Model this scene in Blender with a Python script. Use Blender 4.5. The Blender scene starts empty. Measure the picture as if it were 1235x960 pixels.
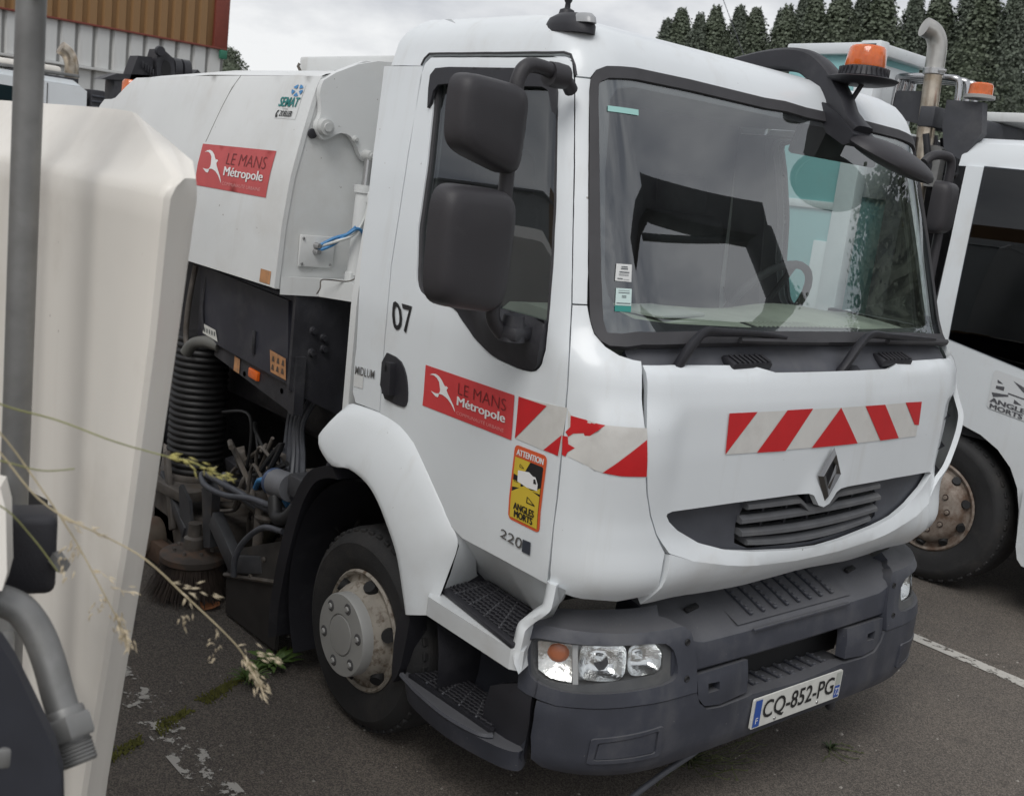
import bpy, bmesh, math, random
from mathutils import Vector, Matrix
from mathutils.geometry import delaunay_2d_cdt
from mathutils.noise import noise as pnoise
random.seed(7)
scene = bpy.context.scene
COL = scene.collection
R_ = math.radians
# ------------------------------------------------------------------ camera
cam_d = bpy.data.cameras.new('camera'); cam = bpy.data.objects.new('camera', cam_d); COL.objects.link(cam)
RW = ((0.6357, 0.76267, 0.11929), (0.22479, -0.03507, -0.97378), (-0.73848, 0.64584, -0.19373))
cam.matrix_world = Matrix(((RW[0][0], -RW[1][0], -RW[2][0], 1.922), (RW[0][1], -RW[1][1], -RW[2][1], -3.158),
                           (RW[0][2], -RW[1][2], -RW[2][2], 2.026), (0, 0, 0, 1)))
cam_d.sensor_fit = 'HORIZONTAL'; cam_d.sensor_width = 36.0
cam_d.lens = 36.0 * 1304.6 / 1235.0
cam_d.dof.use_dof = True; cam_d.dof.focus_distance = 4.1; cam_d.dof.aperture_fstop = 7.0
cam_d.clip_start = 0.05; cam_d.clip_end = 1500
scene.camera = cam
# ------------------------------------------------------------------ sky
SUN_EL, SUN_AZ = R_(50), R_(-60)          # azimuth measured from +x towards +y
world = bpy.data.worlds.new('World'); scene.world = world; world.use_nodes = True
wn, wl = world.node_tree.nodes, world.node_tree.links
wn.clear()
wo = wn.new('ShaderNodeOutputWorld'); bg = wn.new('ShaderNodeBackground'); bg.inputs['Strength'].default_value = 0.083
sky = wn.new('ShaderNodeTexSky'); sky.sky_type = 'NISHITA'; sky.sun_disc = False
sky.sun_elevation = SUN_EL; sky.sun_rotation = math.pi/2 - SUN_AZ
sky.air_density = 1.0; sky.dust_density = 3.0
tc = wn.new('ShaderNodeTexCoord'); mp = wn.new('ShaderNodeMapping'); mp.inputs['Scale'].default_value = (1, 1, 2.6)
n1 = wn.new('ShaderNodeTexNoise'); n1.inputs['Scale'].default_value = 3.1; n1.inputs['Detail'].default_value = 9; n1.inputs['Roughness'].default_value = 0.55
rp = wn.new('ShaderNodeValToRGB')
rp.color_ramp.elements[0].position = 0.36; rp.color_ramp.elements[0].color = (4.9, 5.15, 5.75, 1)
rp.color_ramp.elements[1].position = 0.60; rp.color_ramp.elements[1].color = (10.6, 10.7, 10.8, 1)
mx = wn.new('ShaderNodeMixRGB'); mx.inputs['Fac'].default_value = 0.93
wl.new(tc.outputs['Generated'], mp.inputs['Vector']); wl.new(mp.outputs['Vector'], n1.inputs['Vector'])
wl.new(n1.outputs['Fac'], rp.inputs['Fac']); wl.new(sky.outputs['Color'], mx.inputs['Color1']); wl.new(rp.outputs['Color'], mx.inputs['Color2'])
wl.new(mx.outputs['Color'], bg.inputs['Color']); wl.new(bg.outputs['Background'], wo.inputs['Surface'])
sun_d = bpy.data.lights.new('sun', 'SUN'); sun = bpy.data.objects.new('sun', sun_d); COL.objects.link(sun)
sun_d.energy = 1.3; sun_d.angle = R_(28); sun_d.color = (1.0, 0.98, 0.955)
sd = Vector((math.cos(SUN_EL)*math.cos(SUN_AZ), math.cos(SUN_EL)*math.sin(SUN_AZ), math.sin(SUN_EL)))
sun.rotation_euler = sd.to_track_quat('Z', 'Y').to_euler(); sun.location = sd*30
scene.view_settings.view_transform = 'Standard'; scene.view_settings.look = 'None'
scene.view_settings.gamma = 1.0; scene.view_settings.exposure = 0.10; scene.view_settings.use_curve_mapping = False

# ------------------------------------------------------------------ materials
MATS = {}
def nt(m): return m.node_tree.nodes, m.node_tree.links
def mat(name, col, rough=.5, metal=0., var=0., vscale=8., bump=0., bscale=60., dirt=None, dirt_scale=3., dirt_lo=.5, dirt_hi=.75, coat=0., detail=5., spec=None, stretch=None, streak=None, specks=None, film=None):
    """Principled surface with noise-varied colour, optional dirt blotches and fine relief."""
    if name in MATS: return MATS[name]
    m = bpy.data.materials.new(name); m.use_nodes = True; n, l = nt(m); b = n['Principled BSDF']
    b.inputs['Roughness'].default_value = rough; b.inputs['Metallic'].default_value = metal
    b.inputs['Coat Weight'].default_value = coat; b.inputs['Coat Roughness'].default_value = .12
    if spec is not None: b.inputs['Specular IOR Level'].default_value = spec
    b.inputs['Base Color'].default_value = (*col, 1)
    t = n.new('ShaderNodeTexCoord'); vec = t.outputs['Object']
    if stretch:
        mp_ = n.new('ShaderNodeMapping'); mp_.inputs['Scale'].default_value = stretch; l.new(vec, mp_.inputs['Vector']); vec = mp_.outputs['Vector']
    last = None
    if var > 0:
        ns = n.new('ShaderNodeTexNoise'); ns.inputs['Scale'].default_value = vscale; ns.inputs['Detail'].default_value = detail
        l.new(vec, ns.inputs['Vector'])
        r = n.new('ShaderNodeValToRGB'); r.color_ramp.elements[0].position = .3; r.color_ramp.elements[1].position = .7
        r.color_ramp.elements[0].color = (*[max(0, c*(1-var)) for c in col], 1); r.color_ramp.elements[1].color = (*[min(1, c*(1+var)) for c in col], 1)
        l.new(ns.outputs['Fac'], r.inputs['Fac']); last = r.outputs['Color']
    if dirt:
        ns = n.new('ShaderNodeTexNoise'); ns.inputs['Scale'].default_value = dirt_scale; ns.inputs['Detail'].default_value = 9; ns.inputs['Roughness'].default_value = .65
        l.new(vec, ns.inputs['Vector'])
        r = n.new('ShaderNodeValToRGB'); r.color_ramp.elements[0].position = dirt_lo; r.color_ramp.elements[1].position = dirt_hi
        l.new(ns.outputs['Fac'], r.inputs['Fac'])
        mm = n.new('ShaderNodeMixRGB'); l.new(r.outputs['Color'], mm.inputs['Fac'])
        if last: l.new(last, mm.inputs['Color1'])
        else: mm.inputs['Color1'].default_value = (*col, 1)
        mm.inputs['Color2'].default_value = (*dirt, 1); last = mm.outputs['Color']
    def layer(fac, c2):
        nonlocal last
        mm_ = n.new('ShaderNodeMixRGB'); l.new(fac, mm_.inputs['Fac'])
        if last: l.new(last, mm_.inputs['Color1'])
        else: mm_.inputs['Color1'].default_value = (*col, 1)
        mm_.inputs['Color2'].default_value = (*c2, 1); last = mm_.outputs['Color']
    def nramp(scale, lo, hi, mapping=None, top=1.0, det=8):
        v_ = t.outputs['Object']
        if mapping:
            q = n.new('ShaderNodeMapping'); q.inputs['Scale'].default_value = mapping; l.new(v_, q.inputs['Vector']); v_ = q.outputs['Vector']
        ns_ = n.new('ShaderNodeTexNoise'); ns_.inputs['Scale'].default_value = scale; ns_.inputs['Detail'].default_value = det; ns_.inputs['Roughness'].default_value = .62; l.new(v_, ns_.inputs['Vector'])
        r_ = n.new('ShaderNodeValToRGB'); r_.color_ramp.elements[0].position = lo; r_.color_ramp.elements[1].position = hi; r_.color_ramp.elements[1].color = (top, top, top, 1); l.new(ns_.outputs['Fac'], r_.inputs['Fac']); return r_.outputs['Color']
    if streak: layer(nramp(streak[1], streak[2], streak[3], (1, 1, .07), streak[4]), streak[0])
    if film:   # road film thrown up from below: thins out with height
        sx = n.new('ShaderNodeSeparateXYZ'); l.new(t.outputs['Object'], sx.inputs[0])
        mr = n.new('ShaderNodeMapRange'); mr.inputs['From Min'].default_value = film[2]; mr.inputs['From Max'].default_value = film[1]; mr.inputs['To Min'].default_value = 0; mr.inputs['To Max'].default_value = film[3]; l.new(sx.outputs['Z'], mr.inputs['Value'])
        mu_ = n.new('ShaderNodeMath'); mu_.operation = 'MULTIPLY'; l.new(mr.outputs[0], mu_.inputs[0]); l.new(nramp(5, .32, .68), mu_.inputs[1]); layer(mu_.outputs[0], film[0])
    if specks: layer(nramp(specks[1], specks[2], specks[2]+.025, None, .8, 2), specks[0])
    if last: l.new(last, b.inputs['Base Color'])
    if bump > 0:
        ns = n.new('ShaderNodeTexNoise'); ns.inputs['Scale'].default_value = bscale; ns.inputs['Detail'].default_value = 4
        l.new(vec, ns.inputs['Vector'])
        bp = n.new('ShaderNodeBump'); bp.inputs['Strength'].default_value = bump; bp.inputs['Distance'].default_value = .01
        l.new(ns.outputs['Fac'], bp.inputs['Height']); l.new(bp.outputs['Normal'], b.inputs['Normal'])
    MATS[name] = m; return m
def dusty(m, col, amt):
    n, l = nt(m); b = n['Principled BSDF']; src = b.inputs['Base Color'].links[0].from_socket
    ge = n.new('ShaderNodeNewGeometry'); sx = n.new('ShaderNodeSeparateXYZ'); l.new(ge.outputs['Normal'], sx.inputs[0])
    mr = n.new('ShaderNodeMapRange'); mr.inputs['From Min'].default_value = .25; mr.inputs['From Max'].default_value = .95; mr.inputs['To Max'].default_value = amt; l.new(sx.outputs['Z'], mr.inputs['Value'])
    mx_ = n.new('ShaderNodeMixRGB'); l.new(mr.outputs[0], mx_.inputs['Fac']); l.new(src, mx_.inputs['Color1']); mx_.inputs['Color2'].default_value = (*col, 1); l.new(mx_.outputs['Color'], b.inputs['Base Color'])
def glass(name, tint, r0=.08, rough=.0, dirt=0.0):
    """thin pane: tinted see-through plus a Schlick mirror reflection, the same from both sides"""
    if name in MATS: return MATS[name]
    m = bpy.data.materials.new(name); m.use_nodes = True; n, l = nt(m); n.remove(n['Principled BSDF']); o = n['Material Output']
    tr = n.new('ShaderNodeBsdfTransparent'); tr.inputs['Color'].default_value = (*tint, 1)
    gl = n.new('ShaderNodeBsdfGlossy'); gl.inputs['Roughness'].default_value = rough; gl.inputs['Color'].default_value = (.95, .97, 1, 1)
    ge = n.new('ShaderNodeNewGeometry'); dt = n.new('ShaderNodeVectorMath'); dt.operation = 'DOT_PRODUCT'; l.new(ge.outputs['Normal'], dt.inputs[0]); l.new(ge.outputs['Incoming'], dt.inputs[1])
    def mth(op, a_, b_=None):
        k = n.new('ShaderNodeMath'); k.operation = op
        for i, v in enumerate((a_, b_)):
            if v is None: continue
            if isinstance(v, (int, float)): k.inputs[i].default_value = v
            else: l.new(v, k.inputs[i])
        return k.outputs[0]
    f5 = mth('POWER', mth('SUBTRACT', 1.0, mth('ABSOLUTE', dt.outputs['Value'])), 5.0)
    fac = mth('ADD', r0, mth('MULTIPLY', f5, 1-r0))
    mixs = n.new('ShaderNodeMixShader'); l.new(fac, mixs.inputs['Fac']); l.new(tr.outputs[0], mixs.inputs[1]); l.new(gl.outputs[0], mixs.inputs[2])
    out = mixs.outputs[0]
    if dirt > 0:
        t = n.new('ShaderNodeTexCoord'); mp_ = n.new('ShaderNodeMapping'); mp_.inputs['Scale'].default_value = (3, 6, .8); l.new(t.outputs['Object'], mp_.inputs['Vector'])
        ns = n.new('ShaderNodeTexNoise'); ns.inputs['Scale'].default_value = 2.5; ns.inputs['Detail'].default_value = 8; l.new(mp_.outputs['Vector'], ns.inputs['Vector'])
        r = n.new('ShaderNodeMath'); r.operation = 'MULTIPLY'; r.inputs[1].default_value = dirt; l.new(ns.outputs['Fac'], r.inputs[0])
        df = n.new('ShaderNodeBsdfDiffuse'); df.inputs['Color'].default_value = (.45, .46, .46, 1)
        m2 = n.new('ShaderNodeMixShader'); l.new(r.outputs[0], m2.inputs['Fac']); l.new(out, m2.inputs[1]); l.new(df.outputs[0], m2.inputs[2]); out = m2.outputs[0]
    l.new(out, o.inputs['Surface']); MATS[name] = m; return m

WHITE = mat('white_paint', (.73, .765, .785), .38, var=.03, vscale=2.5, coat=.35, dirt=(.60, .59, .56), dirt_scale=2.2, dirt_lo=.58, dirt_hi=.95, streak=((.50, .48, .44), 9., .56, .80, .35), film=((.36, .33, .29), .62, 1.05, .40), specks=((.22, .20, .18), 38., .755))
WHITE2 = mat('white_paint_dusty', (.70, .715, .71), .45, var=.05, vscale=2., coat=.1, dirt=(.58, .57, .54), dirt_scale=2.5, dirt_lo=.5, dirt_hi=.9, streak=((.46, .43, .38), 8., .56, .80, .4), specks=((.25, .22, .2), 34., .75))
CREAM = mat('cream_gelcoat', (.80, .765, .70), .42, var=.05, vscale=1.6, coat=.15, dirt=(.62, .57, .50), dirt_scale=3., dirt_lo=.52, dirt_hi=.9, bump=.05, bscale=9, streak=((.52, .46, .38), 16., .58, .80, .16), specks=((.20, .16, .12), 30., .735))
PLAST = mat('grey_plastic', (.047, .051, .066), .50, var=.22, vscale=5., bump=.10, bscale=300, dirt=(.10, .10, .105), dirt_scale=5., dirt_lo=.50, dirt_hi=.85, streak=((.13, .13, .13), 10., .56, .80, .35), specks=((.18, .18, .17), 60., .74))
dusty(PLAST, (.15, .15, .155), .55)
PLASTD = mat('dark_plastic', (.022, .022, .027), .5, var=.15, vscale=6, bump=.12, bscale=350, dirt=(.06, .06, .065), dirt_scale=5, dirt_lo=.55, dirt_hi=.85)
MIRROR = mat('mirror_shell', (.032, .030, .034), .50, var=.12, vscale=5, bump=.16, bscale=420, dirt=(.09, .09, .09), dirt_scale=6, dirt_lo=.6, dirt_hi=.9)
RUBBER = mat('rubber', (.045, .044, .048), .6, var=.15, vscale=9)
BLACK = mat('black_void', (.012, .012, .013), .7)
TYRE = mat('tyre_rubber', (.022, .022, .023), .72, var=.25, vscale=5, dirt=(.055, .05, .045), dirt_scale=6, dirt_lo=.5, dirt_hi=.85, bump=.15, bscale=120)
RIM = mat('rim_paint', (.34, .31, .265), .65, var=.2, vscale=9, dirt=(.13, .095, .065), dirt_scale=26, dirt_lo=.50, dirt_hi=.64)
RUSTRIM = mat('rusty_rim', (.28, .24, .205), .7, var=.2, vscale=8, dirt=(.13, .085, .06), dirt_scale=10, dirt_lo=.42, dirt_hi=.62)
HUBM = mat('hub_cover', (.40, .40, .385), .5, var=.06, vscale=6, metal=.1)
SOOT = mat('oily_black', (.026, .026, .031), .46, var=.35, vscale=7, dirt=(.075, .075, .08), dirt_scale=5, dirt_lo=.5, dirt_hi=.78, bump=.1, bscale=40)
BOXM = mat('navy_sheet', (.030, .031, .042), .45, var=.2, vscale=4, dirt=(.07, .07, .078), dirt_scale=6, dirt_lo=.5, dirt_hi=.85)
GRIME = mat('grimy_steel', (.125, .112, .10), .62, var=.4, vscale=10, dirt=(.11, .085, .06), dirt_scale=12, dirt_lo=.5, dirt_hi=.75, bump=.2, bscale=60)
HOSE = mat('hose_rubber', (.020, .020, .021), .55, var=.3, vscale=8)
CABLE = mat('cable_sleeve', (.085, .09, .105), .5, var=.2, vscale=20)
GALV = mat('galvanised', (.23, .23, .225), .5, metal=.45, var=.2, vscale=14, dirt=(.22, .22, .21), dirt_scale=26, dirt_lo=.5, dirt_hi=.72)
STEEL = mat('steel', (.5, .5, .5), .3, metal=.9, var=.1)
CHROME = mat('chrome', (.50, .50, .51), .2, metal=1.); BADGE = mat('badge_chrome', (.23, .23, .235), .28, metal=1.)
EXH = mat('exhaust_steel', (.52, .46, .38), .32, metal=.9, var=.3, vscale=9, dirt=(.30, .22, .14), dirt_scale=8, dirt_lo=.45, dirt_hi=.7)
RED = mat('sign_red', (.60, .052, .055), .42, var=.06, vscale=12)
REDD = mat('sign_red_faded', (.52, .085, .085), .5, var=.06, vscale=12)
REDT = mat('stripe_red', (.56, .018, .022), .34, var=.05, vscale=18)
TAPEW = mat('stripe_white', (.64, .63, .60), .42, var=.05, vscale=10, dirt=(.5, .48, .45), dirt_scale=9, dirt_lo=.5, dirt_hi=.9)
INKB = mat('ink_black', (.015, .015, .016), .5)
INKW = mat('ink_white', (.80, .80, .79), .5)
INKR = mat('ink_dark_red', (.16, .02, .02), .5)
INKP = mat('ink_pink', (.72, .33, .32), .5)
YELLOW = mat('warn_yellow', (.64, .47, .045), .45, var=.04)
ORANGE = mat('warn_orange', (.68, .11, .035), .45)
TEAL = mat('ink_teal', (.01, .20, .19), .5); SKYB = mat('ink_blue', (.06, .24, .50), .5)
AMBER = mat('amber_lens', (.72, .13, .012), .22, coat=.6, var=.12, vscale=40)
ORST = mat('faded_orange_label', (.48, .24, .11), .6, var=.2, vscale=25, dirt=(.2, .15, .1), dirt_scale=30, dirt_lo=.5, dirt_hi=.7)
BLUEP = mat('plate_blue', (.03, .09, .36), .4)
PLATEW = mat('plate_white', (.66, .66, .62), .42, var=.06, vscale=30)
LABELW = mat('label_paper', (.66, .67, .66), .6, var=.05); LABELT = mat('label_teal', (.35, .62, .58), .6)
BLUEC = mat('blue_cable', (.06, .24, .50), .45)
INT = mat('interior_grey', (.14, .145, .145), .75, var=.1, vscale=6); INTD = mat('interior_dark', (.035, .036, .038), .8, var=.2)
DASH = mat('dashboard', (.38, .40, .34), .7, var=.12, vscale=7, bump=.2, bscale=200)
SCREEN = glass('windscreen_glass', (.86, .93, .90), .17, dirt=.02)
SIDEG = glass('side_glass', (.70, .76, .75), .11, dirt=.015)
DARKG = glass('tinted_glass', (.06, .07, .09), .045, dirt=.0)
LENS = glass('lamp_lens', (.95, .96, .96), .06, dirt=.08)
FRIT = mat('frit_black', (.030, .028, .034), .16, var=.15, coat=.4)

# ------------------------------------------------------------------ mesh helpers
def link(o, parent=None):
    COL.objects.link(o)
    if parent: o.parent = parent
    return o
def mesh(name, V, F, m, parent=None, smooth=False, autos=None):
    me = bpy.data.meshes.new(name); me.from_pydata([tuple(v) for v in V], [], F)
    me.materials.append(m)
    bm = bmesh.new(); bm.from_mesh(me); bmesh.ops.recalc_face_normals(bm, faces=bm.faces)
    if autos is not None:
        for e in bm.edges:
            if len(e.link_faces) == 2 and e.calc_face_angle(0) > autos: e.smooth = False
        smooth = True
    for f_ in bm.faces: f_.smooth = smooth
    bm.to_mesh(me); bm.free()
    return link(bpy.data.objects.new(name, me), parent)
def bmobj(name, bm, m, parent=None, autos=R_(35)):
    bmesh.ops.recalc_face_normals(bm, faces=bm.faces)
    for f_ in bm.faces: f_.smooth = True
    for e in bm.edges:
        if len(e.link_faces) == 2 and e.calc_face_angle(0) > autos: e.smooth = False
    me = bpy.data.meshes.new(name); bm.to_mesh(me); bm.free(); me.materials.append(m)
    return link(bpy.data.objects.new(name, me), parent)
def add_box(bm, c, s, rot=None, bev=0., seg=2, taper=None):
    r = bmesh.ops.create_cube(bm, size=1.0); vs = r['verts']
    for v in vs:
        v.co = Vector((v.co.x*s[0], v.co.y*s[1], v.co.z*s[2]))
        if taper and v.co.z > 0: v.co.x *= taper[0]; v.co.y *= taper[1]
    if bev > 0:
        es = list({e for v in vs for e in v.link_edges})
        rr = bmesh.ops.bevel(bm, geom=es, offset=bev, segments=seg, affect='EDGES', profile=.5)
        vs = list({v for f_ in rr['faces'] for v in f_.verts} | {v for v in vs if v.is_valid})
    M = Matrix.Translation(Vector(c))
    if rot: M = M @ (rot.to_matrix().to_4x4() if hasattr(rot, 'to_matrix') else rot)
    for v in vs: v.co = M @ v.co
    return vs
def box(name, c, s, m, parent=None, rot=None, bev=.006, seg=2, taper=None):
    bm = bmesh.new(); add_box(bm, c, s, rot, min(bev, min(s)*.45), seg, taper); return bmobj(name, bm, m, parent)
def E(x=0, y=0, z=0): return Matrix.Rotation(R_(z), 4, 'Z') @ Matrix.Rotation(R_(y), 4, 'Y') @ Matrix.Rotation(R_(x), 4, 'X')
def catmull(P, n=6):
    P = [Vector(p) for p in P]; o = []
    for i in range(len(P)-1):
        a, b, c, d = P[max(i-1, 0)], P[i], P[i+1], P[min(i+2, len(P)-1)]
        for k in range(n):
            t = k/n; o.append(.5*((2*b)+(c-a)*t+(2*a-5*b+4*c-d)*t*t+(3*b-a-3*c+d)*t**3))
    o.append(P[-1]); return o
def tube_geo(pts, r, seg=10, cap=True, flat=None):
    pts = [Vector(p) for p in pts]; V = []; F = []
    up = Vector((0, 0, 1)); t0 = (pts[1]-pts[0]).normalized()
    nrm = t0.cross(up); nrm = nrm if nrm.length > .05 else t0.cross(Vector((1, 0, 0))); nrm.normalize()
    for i, p in enumerate(pts):
        t = (pts[min(i+1, len(pts)-1)]-pts[max(i-1, 0)]).normalized()
        nrm = (nrm-t*nrm.dot(t)).normalized(); b = t.cross(nrm)
        rr = r[i] if isinstance(r, (list, tuple)) else r
        for k in range(seg):
            a = 2*math.pi*k/seg; V.append(p+nrm*rr*math.cos(a)+b*rr*math.sin(a)*(flat or 1))
    for i in range(len(pts)-1):
        for k in range(seg):
            F.append((i*seg+k, i*seg+(k+1) % seg, (i+1)*seg+(k+1) % seg, (i+1)*seg+k))
    if cap: F.append(tuple(range(seg))[::-1]); F.append(tuple((len(pts)-1)*seg+k for k in range(seg)))
    return V, F
def tube(name, pts, r, m, parent=None, seg=10, curve=0, flat=None):
    if curve: pts = catmull(pts, curve)
    V, F = tube_geo(pts, r, seg, flat=flat); return mesh(name, V, F, m, parent, autos=R_(50))
def lathe_geo(prof, c, axis='z', seg=32, sx=1, sy=1):
    V = []; F = []
    for (r, h) in prof:
        for k in range(seg):
            a = 2*math.pi*k/seg; p = (r*math.cos(a)*sx, r*math.sin(a)*sy, h)
            if axis == 'y': p = (p[0], p[2], p[1])
            elif axis == 'x': p = (p[2], p[0], p[1])
            V.append((c[0]+p[0], c[1]+p[1], c[2]+p[2]))
    for i in range(len(prof)-1):
        for k in range(seg): F.append((i*seg+k, i*seg+(k+1) % seg, (i+1)*seg+(k+1) % seg, (i+1)*seg+k))
    if prof[0][0] > 1e-6: F.append(tuple(range(seg)))
    if prof[-1][0] > 1e-6: F.append(tuple((len(prof)-1)*seg+k for k in range(seg)))
    return V, F
def lathe(name, prof, c, m, parent=None, axis='z', seg=32, sx=1, sy=1, ang=38):
    V, F = lathe_geo(prof, c, axis, seg, sx, sy); return mesh(name, V, F, m, parent, autos=R_(ang))
def prism(name, poly, fn0, fn1, m, parent=None, autos=R_(30)):
    """closed solid between two copies of a 2-D outline"""
    n = len(poly); V = [fn0(*p) for p in poly]+[fn1(*p) for p in poly]
    F = [tuple(range(n)), tuple(range(2*n-1, n-1, -1))]+[(i, (i+1) % n, n+(i+1) % n, n+i) for i in range(n)]
    return mesh(name, V, F, m, parent, autos=autos)
def chaikin(P, n=1, closed=True):
    for _ in range(n):
        o = []; L = len(P)
        for i in range(L if closed else L-1):
            a, b = P[i], P[(i+1) % L]
            o += [(a[0]*.75+b[0]*.25, a[1]*.75+b[1]*.25), (a[0]*.25+b[0]*.75, a[1]*.25+b[1]*.75)]
        P = o if closed else [P[0]]+o+[P[-1]]
    return P
def dens2(P, d):
    o = []
    for i in range(len(P)):
        a, b = P[i], P[(i+1) % len(P)]; L = math.hypot(b[0]-a[0], b[1]-a[1]); k = max(1, int(L/d+.5))
        if L < 1e-5: continue
        o += [(a[0]+(b[0]-a[0])*j/k, a[1]+(b[1]-a[1])*j/k) for j in range(k)]
    return o
def inpoly(p, P):
    c = False; j = len(P)-1; x, y = p
    for i in range(len(P)):
        if (P[i][1] > y) != (P[j][1] > y) and x < (P[j][0]-P[i][0])*(y-P[i][1])/(P[j][1]-P[i][1])+P[i][0]: c = not c
        j = i
    return c
def fnormal(fn, u, v, e=.004):
    a = Vector(fn(u+e, v))-Vector(fn(u-e, v)); b = Vector(fn(u, v+e))-Vector(fn(u, v-e)); n = a.cross(b)
    return n.normalized() if n.length > 1e-12 else Vector((0, 0, 1))
def panel_geo(fn, out, holes=(), step=.04, th=.008, off=0., disp=None, flip=1):
    loops = [dens2(out, step)]+[dens2(h, step) for h in holes]
    pts = []; edges = []; 
    for L in loops:
        s = len(pts); pts += L; edges += [(s+i, s+(i+1) % len(L)) for i in range(len(L))]
    nb = len(pts)
    us = [p[0] for p in loops[0]]; vs = [p[1] for p in loops[0]]
    cell = {}
    for p in pts: cell.setdefault((int(p[0]//step), int(p[1]//step)), []).append(p)
    i0, i1 = int(min(us)//step), int(max(us)//step)+1; j0, j1 = int(min(vs)//step), int(max(vs)//step)+1
    for i in range(i0, i1+1):
        for j in range(j0, j1+1):
            p = (i*step, j*step); near = False
            for a in (-1, 0, 1):
                for b in (-1, 0, 1):
                    for q in cell.get((i+a, j+b), ()):
                        if abs(q[0]-p[0])+abs(q[1]-p[1]) < step*.55: near = True
            if near or not inpoly(p, loops[0]) or any(inpoly(p, h) for h in loops[1:]): continue
            pts.append(p)
    r = delaunay_2d_cdt([Vector(p) for p in pts], edges, [], 0, 1e-6)
    rv, rf = r[0], r[2]; V = []; N = []
    for p in rv:
        n = fnormal(fn, p[0], p[1])*flip; d = off+(disp(p[0], p[1]) if disp else 0)
        V.append(Vector(fn(p[0], p[1]))+n*d); N.append(n)
    F = []
    for t in rf:
        c = (sum(rv[k][0] for k in t)/len(t), sum(rv[k][1] for k in t)/len(t))
        if inpoly(c, loops[0]) and not any(inpoly(c, h) for h in loops[1:]): F.append(tuple(t))
    cnt = {}
    for t in F:
        for a, b in zip(t, t[1:]+t[:1]): cnt[(a, b)] = 1
    if th > 0:
        base = len(V); 
        bd = [(a, b) for (a, b) in cnt if (b, a) not in cnt]
        idx = {}
        for a, b in bd:
            for k in (a, b):
                if k not in idx: idx[k] = len(V); V.append(V[k]-N[k]*th)
        for a, b in bd: F.append((b, a, idx[a], idx[b]))
    return V, F
def panel(name, fn, out, m, parent=None, **k):
    V, F = panel_geo(fn, out, **k); return mesh(name, V, F, m, parent, autos=R_(40))
def mir(P): return [(-u, v) for u, v in reversed(P)]
_tc = {}
def text_geo(s, bold=0., shear=0.):
    key = (s, bold, shear)
    if key in _tc: return _tc[key]
    cu = bpy.data.curves.new('t', 'FONT'); cu.body = s; cu.size = 1; cu.offset = bold; cu.shear = shear; cu.resolution_u = 3; cu.fill_mode = 'FRONT'
    o = bpy.data.objects.new('t', cu); COL.objects.link(o); bpy.context.view_layer.update()
    me = o.evaluated_get(bpy.context.evaluated_depsgraph_get()).to_mesh()
    V = [v.co.copy() for v in me.vertices]; F = [tuple(p.vertices) for p in me.polygons]
    bpy.data.objects.remove(o); bpy.data.curves.remove(cu)
    x0, x1 = min(v.x for v in V), max(v.x for v in V); y0, y1 = min(v.y for v in V), max(v.y for v in V)
    V = [((v.x-x0)/(x1-x0), (v.y-y0)/(y1-y0)) for v in V]; _tc[key] = (V, F); return V, F
def bil(q, a, b):
    """q = TL, TR, BR, BL ; a to the right, b upwards"""
    t = [q[0][i]*(1-a)+q[1][i]*a for i in (0, 1)]; d = [q[3][i]*(1-a)+q[2][i]*a for i in (0, 1)]
    return (d[0]*(1-b)+t[0]*b, d[1]*(1-b)+t[1]*b)
def sub(q, a0, a1, b0, b1): return [bil(q, a0, b1), bil(q, a1, b1), bil(q, a1, b0), bil(q, a0, b0)]
def lettering(name, s, fn, q, m, parent, off=.004, bold=0., shear=0., flip=1, strike=0.):
    V, F0 = text_geo(s, bold, shear); W = []; F = []
    for k, da in enumerate((0, strike, -strike, strike*.5) if strike else (0,)):
        i0 = len(W)
        for a, b in V:
            p = bil(q, a+da, b); W.append(Vector(fn(*p))+fnormal(fn, *p)*flip*(off+.0003*k))
        F += [tuple(i+i0 for i in f) for f in F0]
    return mesh(name, W, F, m, parent)
def decal(name, fn, poly, m, parent, off=.002, step=.05, flip=1): return panel(name, fn, poly, m, parent, step=step, th=0, off=off, flip=flip)
def thing(name, label, cat, loc=(0, 0, 0), group=None):
    o = bpy.data.objects.new(name, None); o.empty_display_size = .3; COL.objects.link(o); o.location = loc
    o['label'] = label; o['category'] = cat
    if group: o['group'] = group
    return o
def tag(o, label=None, cat=None, group=None, kind=None):
    if label: o['label'] = label
    if cat: o['category'] = cat
    if group: o['group'] = group
    if kind: o['kind'] = kind
    return o
def interp(t,x):
    if x<=t[0][0]: return t[0][1]
    for (a,b),(c,d) in zip(t,t[1:]):
        if x<=c:
            k=(x-a)/(c-a); return b+(d-b)*k
    return t[-1][1]
XF=[(.74,-.20),(.80,-.135),(.84,-.092),(.88,-.055),(.91,-.032),(.94,-.024),(.98,-.028),(1.02,-.036),(1.1,-.042),(1.3,-.04),(1.45,-.047),(1.52,-.062),(1.56,-.082),(1.60,-.118),(1.64,-.15),(1.70,-.182),(2.418,-.468),(2.46,-.49),(2.50,-.53),(2.52,-.57),(2.54,-.64),(2.56,-.76),(2.575,-.95)]
WW=[(.5,1.04),(.9,1.05),(1.55,1.055),(2.0,1.015),(2.38,.967),(2.42,.955),(2.46,.945),(2.50,.925),(2.53,.895),(2.55,.86),(2.565,.80),(2.575,.70)]
AA=[(1.6,.20),(2.4,.13)]; BB=[(1.6,.28),(2.4,.16)]; KK=[(1.6,.045),(2.4,.012)]
S1,S2=.75,1.10
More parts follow.
